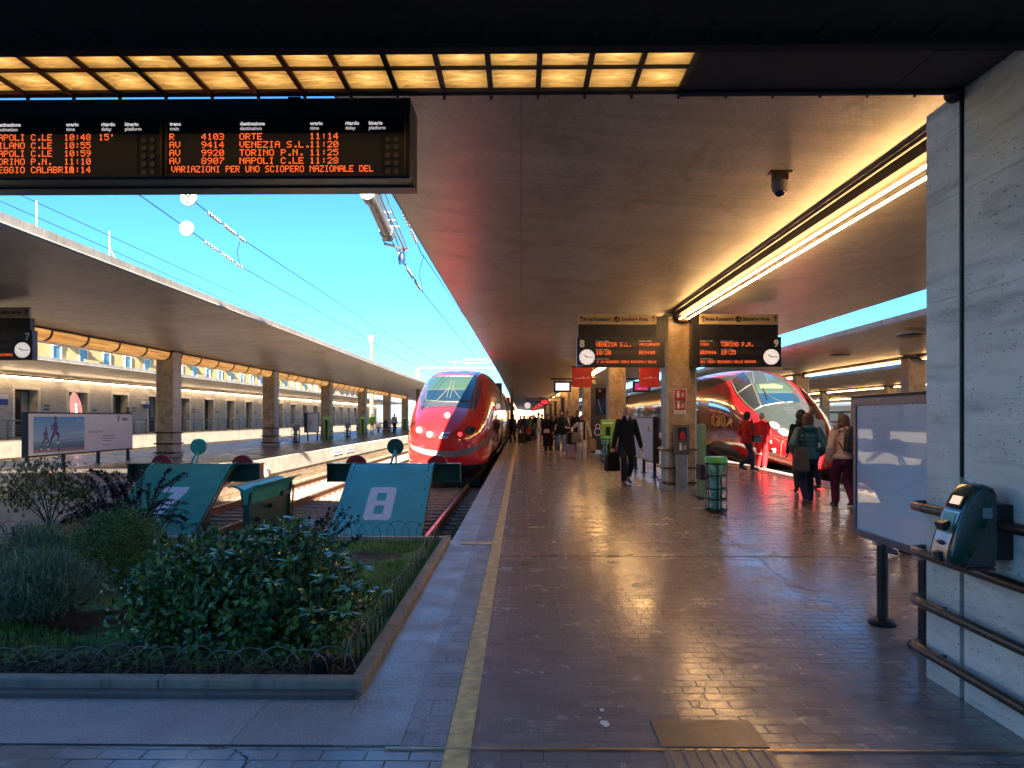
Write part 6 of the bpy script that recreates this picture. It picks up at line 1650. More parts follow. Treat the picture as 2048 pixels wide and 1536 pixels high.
for (px, py, Y, s) in ((545, 1075, 5.1, 1.1), (598, 1058, 5.2, 1.15), (630, 1085, 5.0, 1.0), (520, 1100, 4.9, .9), (672, 1128, 5.0, .9), (715, 1150, 5.1, 1), (700, 1190, 4.7, .9), (650, 1175, 4.6, .85), (580, 1140, 4.6, .8), (760, 1200, 5.0, .85), (690, 1240, 4.5, .9), (440, 1120, 4.8, .8), (620, 1240, 4.35, .7), (545, 1180, 4.4, .7)):
    p = Vector(at(px, py - 12, Y - .35)) - T.location; sb.path([(p.x * .3, p.y * .3, 0), (p.x * .7, p.y * .7, p.z * .5), p], [.008, .006, .004], 5)
    n = 9
    for k in range(n):
        a = 2 * PI * k / n + rnd.random(); e = rnd.uniform(.1, .9); d = Vector((math.cos(a), math.sin(a), e)); leaf(b, p, d, Vector((0, 0, 1)), rnd.uniform(.09, .13) * s, .046 * s, .25)
    for k in range(4): a = rnd.uniform(0, 6.3); leaf(b, p, Vector((math.cos(a) * .4, math.sin(a) * .4, 1)), Vector((math.cos(a), 0, .2)), .07 * s, .022 * s, .1)
b.build("foliage", m_rho, T); sb.build("stems", m_stem, T)
m_twig = mat_leaf("small_round_dark_leaves", (.012, .028, .018), (.03, .055, .035), .3, scale=8)
T = shrub("twiggy_shrub", (-2.0, 6.0, 0), "twiggy shrub with small round dark leaves in front of buffer 8")
b = MB(); sb = MB()
for k in range(46):
    px = rnd.uniform(585, 735); py = 1000 + abs(px - 660) * .45 + rnd.uniform(0, 95); p = Vector(at(px, py, rnd.uniform(5.7, 6.3))) - T.location; s0 = Vector((rnd.uniform(-.1, .1), rnd.uniform(-.1, .1), .1))
    mid = s0.lerp(p, .6) + Vector((rnd.gauss(0, .04), 0, .03)); sb.path([s0, mid, p], [.005, .004, .0015], 4)
    for j in range(26):
        f = rnd.uniform(.35, 1.02); q = s0.lerp(mid, f * 2) if f < .5 else mid.lerp(p, (f - .5) * 2); leaf(b, q, rdir(.4), Vector((0, 0, 1)), rnd.uniform(.028, .045), .024, .1)
b.build("foliage", m_twig, T); sb.build("stems", m_stem, T)
m_box = mat_leaf("small_bright_leaves", (.08, .18, .04), (.22, .38, .10), .4, scale=5)
T = shrub("rounded_shrub", (-3.62, 6.3, 0), "rounded bushy shrub with tiny bright green leaf tips before buffer 7")
b = MB(); crown_leaves(b, (0, 0, .30), (.44, .42, .38), 11000, .026, .014, .55, 11, .7, .3); crown_leaves(b, (.10, 0, .48), (.26, .25, .24), 2600, .026, .014, .5, 12, .7, .5); b.build("foliage", m_box, T); stems(T, (0, 0, .3), (.4, .4, .45), 26, .006)
m_fea = mat_leaf("grey_green_needles", (.13, .24, .13), (.28, .44, .26), .5, scale=6)
for (x, y, n, r, lab) in ((-3.55, 5.15, 6000, (.55, .5, .42), "feathery grey-green shrub beside the terracotta edging at left"), (-4.35, 5.6, 4500, (.5, .5, .45), "feathery grey-green shrub cut by the left edge of the photo"), (-4.5, 6.6, 3000, (.5, .4, .42), "blue-green spiky shrub behind the feathery ones at far left")):
    T = shrub("feathery_shrub", (x, y, 0), lab); b = MB()
    for k in range(n):
        d = rdir(.5); f = rnd.uniform(.3, .95); p = Vector((d.x * r[0] * f, d.y * r[1] * f, .12 + abs(d.z) * r[2] * f)); q = (d + Vector((0, 0, .6)) + rdir(.2) * .5).normalized(); L = rnd.uniform(.07, .14)
        s = q.cross(Vector((0, 0, 1))).normalized() * .0032; m_ = p + q * L * .55 + Vector((0, 0, .006)); e = p + q * L - Vector((0, 0, L * .25))
        b.add([p - s, p + s, m_ + s, m_ - s, e], [(0, 1, 2, 3), (3, 2, 4)])
    b.build("foliage", m_fea, T); stems(T, (0, 0, .2), r, 14, .005)
m_map = mat_leaf("yellow_green_maple_leaves", (.16, .18, .04), (.36, .33, .09), .5, scale=4)
def small_tree(x, y, h, pts, label, mat, name="young_maple", L=.06, n=110):
    T = thing(name, (x, y, 0), label, "small tree"); b = MB(); sb = MB(); sb.path([(0, 0, 0), (.02, 0, h * .4), (.0, .02, h * .6)], [.016, .012, .009], 7); sb.build("trunk", m_stem, T); sb = MB()
    for (px, py, Y, r) in pts:
        p = Vector(at(px, py, Y)) - T.location; sb.path([(0, 0, h * .5), (p.x * .5, p.y * .5, h * .5 + (p.z - h * .5) * .6), p], [.007, .005, .003], 5)
        for k in range(n):
            q = p + Vector((rnd.gauss(0, r), rnd.gauss(0, r), rnd.gauss(0, r * .55)))
            c = rdir(.2)
            for j in range(4): leaf(b, q, (c + rdir(0) * .9).normalized(), Vector((0, 0, 1)), L * rnd.uniform(.6, 1), L * .22, .1)
    sb.build("branches", m_stem, T); b.build("crown", mat, T)
small_tree(-4.95, 7.4, .75, [(60, 940, 7.3, .10), (105, 935, 7.4, .10), (30, 965, 7.3, .10), (130, 960, 7.4, .10), (85, 970, 7.2, .12), (50, 1000, 7.3, .09), (120, 995, 7.4, .10), (20, 990, 7.5, .08), (160, 985, 7.4, .07)], "young maple with thin yellow-green leaves under the billboard", m_map)
m_pur = mat_leaf("dark_purple_leaves", (.022, .014, .022), (.05, .035, .05), .45, scale=6)
T = shrub("purple_shrub", (-4.3, 7.8, 0), "airy shrub with arching twigs of dark purple leaves before buffer 7"); b = MB(); sb = MB()
for k in range(84):
    px = rnd.uniform(110, 300) if k % 4 else rnd.uniform(300, 380); py = rnd.uniform(925, 1040) + abs(px - 250) * .15; p = Vector(at(px, py, rnd.uniform(7.2, 8.1))) - T.location; s0 = Vector((rnd.uniform(-.2, .2), rnd.uniform(-.2, .2), .05)); mid = s0.lerp(p, .6) + Vector((0, 0, .16))
    P_ = [s0.lerp(mid, j / 4) for j in range(4)] + [mid.lerp(p, j / 5) + Vector((0, 0, .04 * math.sin(PI * j / 5))) for j in range(6)]
    sb.path(P_, [.004] * 6 + [.002] * 4, 4)
    for j in range(3, len(P_) - 1):
        d = (P_[j + 1] - P_[j])
        for i in range(5):
            for sg in (-1, 1): leaf(b, P_[j] + d * i / 5, (d.normalized() * .6 + Vector((sg * .6, sg * .4, .1)) + rdir(0) * .3), Vector((0, 0, 1)), .046, .022, .1)
b.build("foliage", m_pur, T); sb.build("stems", m_stem, T)
m_strap = mat_leaf("strap_leaves", (.03, .085, .045), (.09, .18, .10), .35, scale=4)
for i, (px, py, Y, s, lab) in enumerate(((28, 1085, 6.8, 1, "strap-leaved plant at the left edge before the hoops"), (345, 1000, 7.2, .8, "strap-leaved plant rising beside buffer 7"), (420, 1050, 7.4, .9, "strap-leaved plant in front of the green partition"), (160, 1040, 7.0, .8, "strap-leaved plant under the young maple"))):
    p = at(px, py, Y); T = shrub("strap_leaved_plant", (p[0], Y, 0), lab, "plant"); b = MB()
    for k in range(16):
        a = rnd.uniform(0, 6.3); h = rnd.uniform(.3, .5) * s; o = Vector((math.cos(a), math.sin(a), 0)); s_ = Vector((-o.y, o.x, 0)) * .013; L_ = rnd.uniform(.15, .35) * s
        pts = [o * .02, o * L_ * .4 + Vector((0, 0, h * .7)), o * L_ * .8 + Vector((0, 0, h)), o * L_ * 1.25 + Vector((0, 0, h * .8))]
        b.rings([[q - s_ * w_, q + s_ * w_] for q, w_ in zip(pts, (1, 1.2, .9, .1))], False, False)
    b.build("leaves", m_strap, T)
T = shrub("variegated_plant", (-2.72, 5.65, 0), "small plant with pale green leaves beside the terracotta edging", "plant"); b = MB(); crown_leaves(b, (0, 0, .16), (.22, .2, .18), 420, .055, .028, .4, 21, .5); b.build("foliage", mat_leaf("pale_green_leaves", (.10, .17, .10), (.24, .33, .24), .45), T); stems(T, (0, 0, .1), (.2, .2, .18), 10, .004)
T = thing("terracotta_edging", (-3.5, 5.3, 0), "curved low terracotta edging round the left planting", "edging"); b = MB(); rs = []
for k in range(19):
    a = R(200 + k * 8); c = Vector((.2 + 1.15 * math.cos(a), .9 + 1.05 * math.sin(a), 0)); o = Vector((math.cos(a), math.sin(a), 0)) * .02
    rs.append([c - o, c + o, c + o + Vector((0, 0, .10)), c - o + Vector((0, 0, .10))])
b.rings(rs, True, True); b.build("edging_strip", M("terracotta", (.16, .055, .03), .8, var=.25), T, norm=True)
T = thing("plant_pot", (-1.16, 4.12, 0), "broken dark plastic plant pot at the corner of the garden bed", "plant pot"); b = MB(); b.lathe([(.045, 0), (.06, .11), (.066, .11), (.066, .125), (.055, .125), (.04, .02)], (0, 0, 0), 14); b.build("pot", m_black, T)
b = MB()
for k in range(9): leaf(b, Vector((rnd.gauss(0, .02), rnd.gauss(0, .02), .11)), rdir(.6), Vector((0, 0, 1)), .05, .03)
b.build("dry_leaves", mat_leaf("dry_leaves", (.14, .10, .06), (.25, .2, .12), .8), T)
# wire hoop borders
m_hoop = M("hoop_wire", (.16, .17, .14), .35, .8, var=.2)
def hoops(p0, p1, n, label, w_=.19, h=.20):
    T = thing("hoop_border", (p0[0], p0[1], 0), label, "hoop border", "wire hoop borders round the garden bed"); d = (Vector(p1) - Vector(p0)); u = d.normalized()
    for k in range(n):
        c = d * (k + .5) / n; b = MB(); pts = []
        j1, j2 = rnd.gauss(0, .008), rnd.gauss(0, .01); hh = h + rnd.gauss(0, .008)
        nn = Vector((-u.y, u.x))
        for i in range(11):
            a = PI * i / 10; q = c - u * (w_ / 2 * math.cos(a)) + nn * j2 * math.sin(a); pts.append((q.x + j1 * math.sin(a), q.y, (hh - w_ * .5) + w_ * .5 * math.sin(a)))
        q0 = c - u * w_ / 2; q1 = c + u * w_ / 2
        b.path([(q0.x, q0.y, -.02)] + pts + [(q1.x, q1.y, -.02)], .0038, 5); b.build("hoop", m_hoop, T, smooth='all')
hoops((-1.0, 4.06), (-4.0, 4.06), 19, "row of thin wire hoops behind the front kerb of the garden bed", .26, .20)
hoops((-1.02, 4.15), (-1.02, 8.6), 30, "row of thin wire hoops along the kerb facing the platform", .26, .2)
hoops((-1.05, 8.62), (-7.4, 8.62), 36, "row of thin wire hoops at the back of the bed before the buffers", .27, .25)
# ------------------------------------------------------------------ people
def ik(a, c, l1, l2, bend):
    a, c = Vector(a), Vector(c); d = c - a; D = min(d.length, (l1 + l2) * .999); d.normalize()
    k = (l1 * l1 - l2 * l2 + D * D) / (2 * D); h = math.sqrt(max(l1 * l1 - k * k, 0)); b_ = Vector(bend); b_ = (b_ - d * b_.dot(d)).normalized()
    return a + d * k + b_ * h
def fuse(name, prims, mat, parent, vox, smooth=3):
    """closed shapes merged into one continuous skin"""
    b = MB()
    for p in prims:
        if p[0] == 'c':
            _, a, c, r0, r1 = p; b.path([a, c], [r0, r1], 12); b.sphere(a, r0, 12, 8); b.sphere(c, r1, 12, 8)
        elif p[0] == 'e': b.sphere(p[1], p[2], 16, 12)
        elif p[0] == 'l':      # stack of elliptical rings (z, rx, ry, cx, cy)
            b.rings([[(r[3] + r[1] * math.cos(2 * PI * k / 20), r[4] + r[2] * math.sin(2 * PI * k / 20), r[0]) for k in range(20)] for r in p[1]])
        elif p[0] == 'b': b.obox(p[1], p[2][0], p[2][1], p[2][2], p[3] if len(p) > 3 else (0, 0, 0))
    o = b.build(name, mat, None)
    m = o.modifiers.new("r", 'REMESH'); m.mode = 'VOXEL'; m.voxel_size = vox; m.adaptivity = 0
    s = o.modifiers.new("s", 'SMOOTH'); s.factor = .5; s.iterations = smooth
    dg = bpy.context.evaluated_depsgraph_get(); me = bpy.data.meshes.new_from_object(o.evaluated_get(dg)); me.name = name
    old = o.data; bpy.data.objects.remove(o); bpy.data.meshes.remove(old)
    me.polygons.foreach_set("use_smooth", [True] * len(me.polygons)); me.materials.clear(); me.materials.append(mat)
    o = bpy.data.objects.new(name, me); col.objects.link(o); o.parent = parent; return o
SK = {k: M("skin_" + k, c, .5, var=.08, scale=14) for k, c in dict(fair=(.48, .26, .17), tan=(.33, .17, .10), warm=(.40, .21, .135)).items()}
def cloth(name, c, rough=.85, bump=.25): return M("cloth_" + name, c, rough, var=.22, scale=9, bump=bump, bscale=28, spec=.25)
def person(x, y, zg, rz, H, label, skin="warm", hair=(.02, .014, .01), hairtype="short", top=("coat", (.01, .012, .02), .98), legs=(.02, .025, .04), shoes=(.02, .02, .02), stride=.22, lead=1, hands=(None, None), hem=None, vox=.014, lean=0., head=0., inner=None, skirt=None, detail=True, group="people on the platforms", build=1., kneel=0, tight=1., extra=None, nose=True, glasses=False):
    T = thing("person", (x, y, zg), label, "person", group, R(rz)); k = H / 1.75; T.scale = (k * build ** .5, k * build ** .5, k)
    # front is -Y
    ank = {s: Vector((s * .095, (-stride if s == lead else stride), .085 + (0 if s == lead else min(.10, stride * .35)))) for s in (-1, 1)}
    hipz = .93 - stride * .13; L = Vector((0, -lean, 0))
    hip = {s: Vector((s * .09, .0, hipz)) for s in (-1, 1)}
    knee = {s: ik(hip[s], ank[s], .44, .43, (0, -1, 0)) for s in (-1, 1)}
    dz = hipz - .93
    sh = {s: Vector((s * .168, -lean, 1.415 + dz)) for s in (-1, 1)}
    hnd = {}; 
    for s, h in ((-1, hands[0]), (1, hands[1])):
        sw = (.16 if s == lead else -.16) * (1 if stride > .1 else .2)
        hnd[s] = Vector(h) + Vector((0, -lean, dz)) if h else Vector((s * .27, -lean + sw * (-1) * -1, .84 + dz))
    elb = {s: ik(sh[s], hnd[s], .29, .27, (s * .45, 1, -.1)) for s in (-1, 1)}
    hc = Vector((0, -lean * 1.25 - .02 - head * .1, 1.635 + dz - head * .05))
    # body: one continuous figure with face and fingers
    P = [('l', [(.88 + dz, .10, .085, 0, 0), (.98 + dz, .14, .10, 0, 0), (1.15 + dz, .125, .09, 0, -lean * .4), (1.32 + dz, .155, .10, 0, -lean * .8), (1.44 + dz, .15, .085, 0, -lean), (1.49 + dz, .07, .06, 0, -lean)]),
         ('c', (0, -lean + .005, 1.45 + dz), (0, hc.y + .03, hc.z - .07), .052, .05), ('e', hc, (.073, .092, .112)), ('e', hc + Vector((0, -.018, -.055)), (.055, .068, .062))]
    P += [('e', hc + Vector((0, -.092, -.018)), (.014, .022, .024)), ('e', hc + Vector((0, -.078, -.075)), (.028, .02, .02))] + [('e', hc + Vector((s * .074, .005, -.012)), (.012, .022, .032)) for s in (-1, 1)]
    for s in (-1, 1):
        P += [('c', hip[s], knee[s], .075, .05), ('c', knee[s], ank[s], .05, .033), ('c', ank[s], ank[s] + Vector((0, -.12, -.05)), .034, .026), ('c', sh[s], elb[s], .047, .037), ('c', elb[s], hnd[s], .036, .024)]
        fd = (hnd[s] - elb[s]).normalized(); side = Vector((0, -1, 0)) if abs(fd.y) < .7 else Vector((1, 0, 0)); side = (side - fd * side.dot(fd)).normalized(); pn = fd.cross(side).normalized() * (-s)
        pc = hnd[s] + fd * .045; P.append(('c', hnd[s] + fd * .02, pc + fd * .02, .028, .030)); P.append(('c', pc + side * .02, pc - side * .02, .018, .018))
        if vox <= .015:
            for i in range(4):
                b0 = pc + fd * .04 + side * (.027 - .018 * i); l_ = (.036, .042, .039, .030)[i]; m1 = b0 + (fd * .9 + pn * .35) * l_; m2 = m1 + (fd * .45 + pn * .9) * l_ * .8
                P += [('c', b0, m1, .0095, .009), ('c', m1, m2, .009, .0085)]
            tb = pc + side * .03 - fd * .01; P += [('c', tb, tb + (side * .6 + fd * .7 + pn * .3) * .035, .011, .010), ('c', tb + (side * .6 + fd * .7 + pn * .3) * .035, tb + (side * .5 + fd * 1.3 + pn * .8) * .042, .010, .009)]
        else: P.append(('c', pc + fd * .03, pc + fd * .06 + pn * .03, .026, .020))
    body = fuse("body", P, SK[skin], T, vox if vox > .015 else .0085, 2 if vox > .015 else 1)
    if detail:
        b = MB()
        for s in (-1, 1): b.sphere(hc + Vector((s * .03, -.083, .012)), (.012, .007, .007), 8, 5); b.obox(hc + Vector((s * .031, -.086, .030)), .017, .004, .004)
        b.build("eyes", m_ink, T)
        b = MB(); b.sphere(hc + Vector((0, -.090, -.068)), (.022, .008, .006), 8, 5); b.build("mouth", M("lips", (.25, .08, .07), .5), T)
        if glasses: b = MB(); [b.sphere(hc + Vector((s * .033, -.092, .010)), (.028, .008, .020), 10, 6) for s in (-1, 1)]; b.box(hc.x - .07, hc.x + .07, hc.y - .085, hc.y - .08, hc.z + .015, hc.z + .024); b.build("sunglasses", m_black, T)
    # hair
    hm = M("hair_%d" % int(sum(hair) * 1000), hair, .55, var=.3, scale=30, bump=.3, bscale=60)
    if hairtype == "short": HP = [('e', hc + Vector((0, .018, .028)), (.082, .094, .100)), ('e', hc + Vector((0, -.03, .075)), (.062, .055, .04))]
    elif hairtype == "bald": HP = [('e', hc + Vector((0, .024, .012)), (.083, .088, .088)), ('e', hc + Vector((0, .0, .055)), (.07, .08, .064))]
    elif hairtype == "bob": HP = [('e', hc + Vector((0, .022, .022)), (.095, .098, .108)), ('l', [(hc.z - .13, .085, .06, 0, hc.y + .04), (hc.z - .05, .10, .085, 0, hc.y + .03), (hc.z + .03, .096, .09, 0, hc.y + .02)]), ('e', hc + Vector((0, -.05, .07)), (.06, .04, .03))]
    elif hairtype == "long": HP = [('e', hc + Vector((0, .022, .022)), (.094, .098, .108)), ('l', [(hc.z - .27, .07, .03, 0, hc.y + .07), (hc.z - .15, .095, .055, 0, hc.y + .055), (hc.z - .03, .10, .085, 0, hc.y + .03), (hc.z + .03, .095, .09, 0, hc.y + .02)]), ('c', hc + Vector((-.08, .0, .0)), hc + Vector((-.09, .0, -.2)), .025, .02), ('c', hc + Vector((.08, .0, .0)), hc + Vector((.09, .0, -.2)), .025, .02), ('e', hc + Vector((0, -.055, .075)), (.06, .035, .025))]
    elif hairtype == "hood": HP = [('e', hc + Vector((0, .025, .02)), (.115, .115, .13)), ('e', hc + Vector((0, .03, -.12)), (.12, .10, .08))]
    elif hairtype == "bun": HP = [('e', hc + Vector((0, .02, .025)), (.086, .095, .103)), ('e', hc + Vector((0, .09, .07)), (.045, .04, .045))]
    if hairtype in ("short", "bald", "bob", "long", "bun"):
        pass
    hob = fuse("hair" if hairtype != "hood" else "hood", HP, hm, T, max(vox * .8, .011), 2)
    if hairtype != "hood":      # cut the face free
        me = hob.data; bm = bmesh.new(); bm.from_mesh(me)
        kill = [v for v in bm.verts if v.co.y < hc.y - .035 and v.co.z < hc.z + (.055 if hairtype != "bald" else .075) and abs(v.co.x - hc.x) < (.075 if hairtype in ("short", "bald", "bun") else .062)]
        bmesh.ops.delete(bm, geom=kill, context='VERTS'); bm.to_mesh(me); bm.free()
    # trousers
    if legs is not None:
        P = [('l', [(.80 + dz, .13, .10, 0, .0), (.90 + dz, .155, .115, 0, .0), (1.0 + dz, .145, .105, 0, 0), (1.04 + dz, .14, .10, 0, 0)])]
        for s in (-1, 1):
            w_ = tight; P += [('c', hip[s] + Vector((0, 0, -.02)), knee[s], .092, .066 * w_), ('c', knee[s], ank[s] + Vector((0, .008, .02)), .066 * w_, .056 * w_)]
        fuse("trousers", P, cloth("legs_%d_%d" % (int(legs[0] * 999), int(legs[2] * 999)), legs), T, vox, 2)
    for s in (-1, 1):
        a = ank[s]; lift = a.z - .085; toe = Vector((0, -1, 0)) if s == lead else Vector((0, -1, -min(.55, stride * 1.6)))
        toe.normalize(); heel = a + Vector((0, .045, -.045)); tip = a + toe * .17 + Vector((0, 0, -.052)); tip.z = max(tip.z, .03)
        fuse("shoe", [('c', heel, tip, .036, .030), ('c', a + Vector((0, 0, -.01)), a + toe * .07 + Vector((0, 0, -.04)), .042, .038), ('b', (heel + tip) / 2 + Vector((0, 0, -.026)), (.040, .12, .010), (math.atan2(-(tip.z - heel.z), .2) * -1 * -1, 0, 0))], M("shoe_%d_%d" % (int(shoes[0] * 999), int(shoes[2] * 999)), shoes, .5, var=.2), T, max(vox * .75, .010), 1)
    # upper garment
    kind, c, hemz = top; hz = hemz + dz; bw = 1.0
    fl = .03 if kind in ("jacket", "puffer") else .05
    rings_ = [(hz, .165 + fl, .13 + fl, 0, .0), (hz + .05, .17 + fl * .9, .135 + fl * .8, 0, 0)]
    if hz < .8: rings_ += [(hz + .12, .175 + fl * .6, .14 + fl * .5, 0, 0)]
    rings_ += [(max(.95 + dz, hz + .15), .178, .138, 0, -lean * .1), (1.12 + dz + (.0 if hz < 1 else .03), .165, .128, 0, -lean * .4), (1.30 + dz, .182, .132, 0, -lean * .8), (1.40 + dz, .172, .115, 0, -lean), (1.455 + dz, .125, .09, 0, -lean), (1.50 + dz, .078, .072, 0, -lean)]
    P = [('l', rings_)]
    thk = .012 if kind != "puffer" else .024
    for s in (-1, 1): P += [('c', sh[s], elb[s], .052 + thk, .048 + thk), ('c', elb[s], elb[s].lerp(hnd[s], .93), .050 + thk, .040 + thk * .7)]
    if kind in ("coat", "hooded"): P += [('l', [(1.46 + dz, .10, .09, 0, -lean + .01), (1.53 + dz, .085, .085, 0, -lean + .01), (1.555 + dz, .07, .07, 0, -lean + .01)])]
    if kind == "puffer" or kind == "hooded": P += [('e', (0, -lean + .10, 1.47 + dz), (.11, .07, .06))]
    nmx = {"coat": "coat", "jacket": "jacket", "puffer": "puffer_jacket", "sweater": "sweater", "hooded": "hooded_jacket"}[kind]
    cm = cloth("top_%d_%d_%d" % (int(c[0] * 999), int(c[1] * 999), int(c[2] * 999)), c, .8 if kind != "puffer" else .45)
    g = fuse(nmx, P, cm, T, vox, 2)
    if kind == "puffer":
        for v in g.data.vertices: 
            kz = math.sin(v.co.z * 2 * PI / .085); r_ = Vector((v.co.x, v.co.y + lean * .8, 0)); 
            if r_.length > .02 and abs(v.co.x) < .21: v.co += r_.normalized() * .006 * kz
    if inner:
        zb, ci = inner; b = MB(); rr = []
        for (z, wx, yy) in ((1.49, .035, -.085), (1.42, .07, -.128), (1.30, .085, -.150), (1.12, .09, -.145), (zb, .10, -.160)):
            rr.append([(-wx, yy - lean + .02, z + dz), (0, yy - .018 - lean, z + dz), (wx, yy + .02 - lean, z + dz)])
        b.rings(rr, False, False); b.build("shirt", cloth("shirt_%d" % int(ci[2] * 999), ci), T, smooth='all')
    if skirt:
        zb, ci, f2 = skirt; fuse("skirt", [('l', [(zb, .17 + f2, .14 + f2, 0, 0), (zb + .2, .18 + f2 * .6, .15 + f2 * .5, 0, 0), (.9, .17, .13, 0, 0), (1.02, .15, .11, 0, 0)])], cloth("skirt_%d" % int(ci[0] * 999), ci), T, vox, 2)
    return T, dict(hc=hc, hnd=hnd, elb=elb, sh=sh, dz=dz, ank=ank, lean=lean)
def local_part(T, mb, name, mat, **k): return mb.build(name, mat, T, **k)
def bag_at(loc, label, shape, mat, rz=0, name="handbag", strap=None, cat=None):
    T = thing(name, loc, label, cat or name.replace("_", " "), None, R(rz)); w_, d_, h_ = shape
    b = MB(); b.rings([[(sx * w_ / 2 * f, sy * d_ / 2 * f, z) for sx, sy in ((-1, -1), (1, -1), (1, 1), (-1, 1))] for z, f in ((0, .9), (h_ * .1, 1), (h_ * .7, .92), (h_, .6))]); b.build("bag_body", mat, T, bevel=.015)
    if strap:
        b = MB(); b.path([(-w_ * .3, 0, h_ * .95), (-w_ * .2, 0, h_ + strap * .7), (0, 0, h_ + strap), (w_ * .2, 0, h_ + strap * .7), (w_ * .3, 0, h_ * .95)], .010, 6); b.build("strap", m_black, T)
    return T
def suitcase(x, y, z, rz, size, mat, label, handle=.45, trim=None):
    T = thing("suitcase", (x, y, z), label, "suitcase", None, R(rz)); w_, d_, h_ = size
    b = MB(); b.box(-w_ / 2, w_ / 2, -d_ / 2, d_ / 2, .05, h_); b.build("shell", mat, T, bevel=.03)
    b = MB()
    for k in (-.25, 0, .25): b.box(w_ * k - .012, w_ * k + .012, -d_ / 2 - .006, -d_ / 2, .10, h_ - .05)
    b.build("ribs", trim or mat, T)
    for sx in (-1, 1):
        for sy in (-1, 1): b = MB(); b.tube((sx * w_ * .4 - .012, sy * d_ * .35, .028), (sx * w_ * .4 + .012, sy * d_ * .35, .028), .028, n=10); b.build("wheel", m_black, T)
    b = MB(); b.path([(-w_ * .28, d_ * .3, h_), (-w_ * .28, d_ * .3, h_ + handle), (w_ * .28, d_ * .3, h_ + handle), (w_ * .28, d_ * .3, h_)], .010, 6); b.build("pull_handle", m_steel, T)
    return T
GX = lambda px, py: (lambda D: (at(px, py, D)[0], D))(1.52 * 1420 / (py - 835))
# man in dark coat
x, y = GX(1253, 968)
T, J = person(x, y, 0, 4, 1.80, "white-haired man in a long dark coat walking towards the viewer with a black bag", "fair", (.55, .53, .50), "bald", ("coat", (.008, .010, .017), .66), (.012, .018, .03), (.02, .012, .012), .20, -1, ((-.30, -.03, .83), (.31, -.05, .85)), vox=.012, tight=1.12, build=1.05)
b = MB(); b.add([(-.045, -.098, 1.525), (.045, -.098, 1.525), (.0, -.138, 1.40), (-.05, -.06, 1.54), (.05, -.06, 1.54)], [(0, 2, 1), (3, 0, 1, 4)]); b.build("shirt_collar", cloth("shirtblue", (.45, .50, .60)), T)
w = T.location; kk = 1.80 / 1.75
bag_at((w.x - .33, w.y - .04, .30), "black travel bag hanging from the hand of the man in the dark coat", (.34, .16, .44), cloth("bagblack", (.006, .006, .009), .6), 20, "travel_bag", .12)
T2 = thing("folded_paper", (w.x + .335, w.y - .09, .66), "folded white paper held by the man in the dark coat", "paper"); b = MB(); b.obox((0, 0, 0), .035, .004, .085, (.1, .25, 0)); b.obox((.01, .008, -.01), .03, .003, .08, (.1, .32, 0)); b.build("paper_sheet", m_white, T2)
# woman in white coat
x, y = GX(1164, 919)
T, J = person(x, y, 0, 0, 1.62, "grey-haired woman in a white coat and brown scarf with one arm stretched out", "tan", (.18, .16, .15), "bob", ("coat", (.62, .55, .47), .50), (.55, .53, .50), (.55, .58, .62), .07, 1, ((-.40, -.20, 1.10), (.34, -.05, .92)), vox=.013, inner=(.95, (.60, .62, .66)), tight=1.3)
b = MB(); rs = []
for z, wx, yy in ((1.50, .08, -.10), (1.40, .07, -.15), (1.2, .06, -.17), (.95, .065, -.19), (.78, .06, -.19)): rs.append([(.05 - wx * .2, yy, z), (.05 + wx * .5, yy - .02, z), (.05 + wx, yy, z), (.05 + wx * .5, yy + .02, z)])
b.rings(rs); b.build("scarf", cloth("scarf", (.06, .035, .022)), T, smooth='all')
b = MB(); b.lathe([(.075, 1.44), (.12, 1.46), (.12, 1.52), (.07, 1.55)], (0, -.0, 0), 16); b.build("scarf_collar", cloth("scarf", (0, 0, 0)), T, smooth=True)
for s in (-1, 1): a = J['ank'][s]; b = MB(); b.path([(a.x, a.y, .10), (a.x, a.y + .01, .33)], [.06, .075], 12); b.build("boot_leg", m_black, T, smooth=True)
bag_at((x - .22, y - .22, .62), "taupe shoulder bag hanging in front of the woman in the white coat", (.36, .12, .38), cloth("taupe", (.20, .15, .11), .7), 0, "shoulder_bag", .5)
bag_at((x + .36, y - .05, .36), "tan paper shopping bag in the hand of the woman in the white coat", (.30, .14, .40), M("tan_paper", (.36, .26, .16), .8), 8, "shopping_bag", .12)
sx_, sy_ = GX(1141, 918)
suitcase(sx_, sy_, 0, 4, (.33, .22, .52), M("pink_shell", (.42, .26, .28), .35, var=.05), "pale pink wheeled suitcase beside the woman in the white coat", .3, M("pink_shell2", (.6, .45, .46), .35))
Tb = thing("backpack", (sx_, sy_ - .02, .56), "black and orange backpack standing on the pink suitcase", "backpack"); b = MB(); b.rings([[(sx * .15 * f, sy * .10 * f, z) for sx, sy in ((-1, -1), (1, -1), (1, 1), (-1, 1))] for z, f in ((0, .9), (.05, 1), (.36, .95), (.44, .7))]); b.build("pack_body", cloth("packdark", (.02, .022, .025)), Tb, bevel=.02)
b = MB(); b.path([(-.13, -.105, .03), (-.13, -.108, .35), (-.1, -.1, .42), (.1, -.1, .42), (.13, -.108, .35), (.13, -.105, .03)], .014, 6); b.build("orange_piping", M("orange_cloth", (.60, .12, .03), .6), Tb)
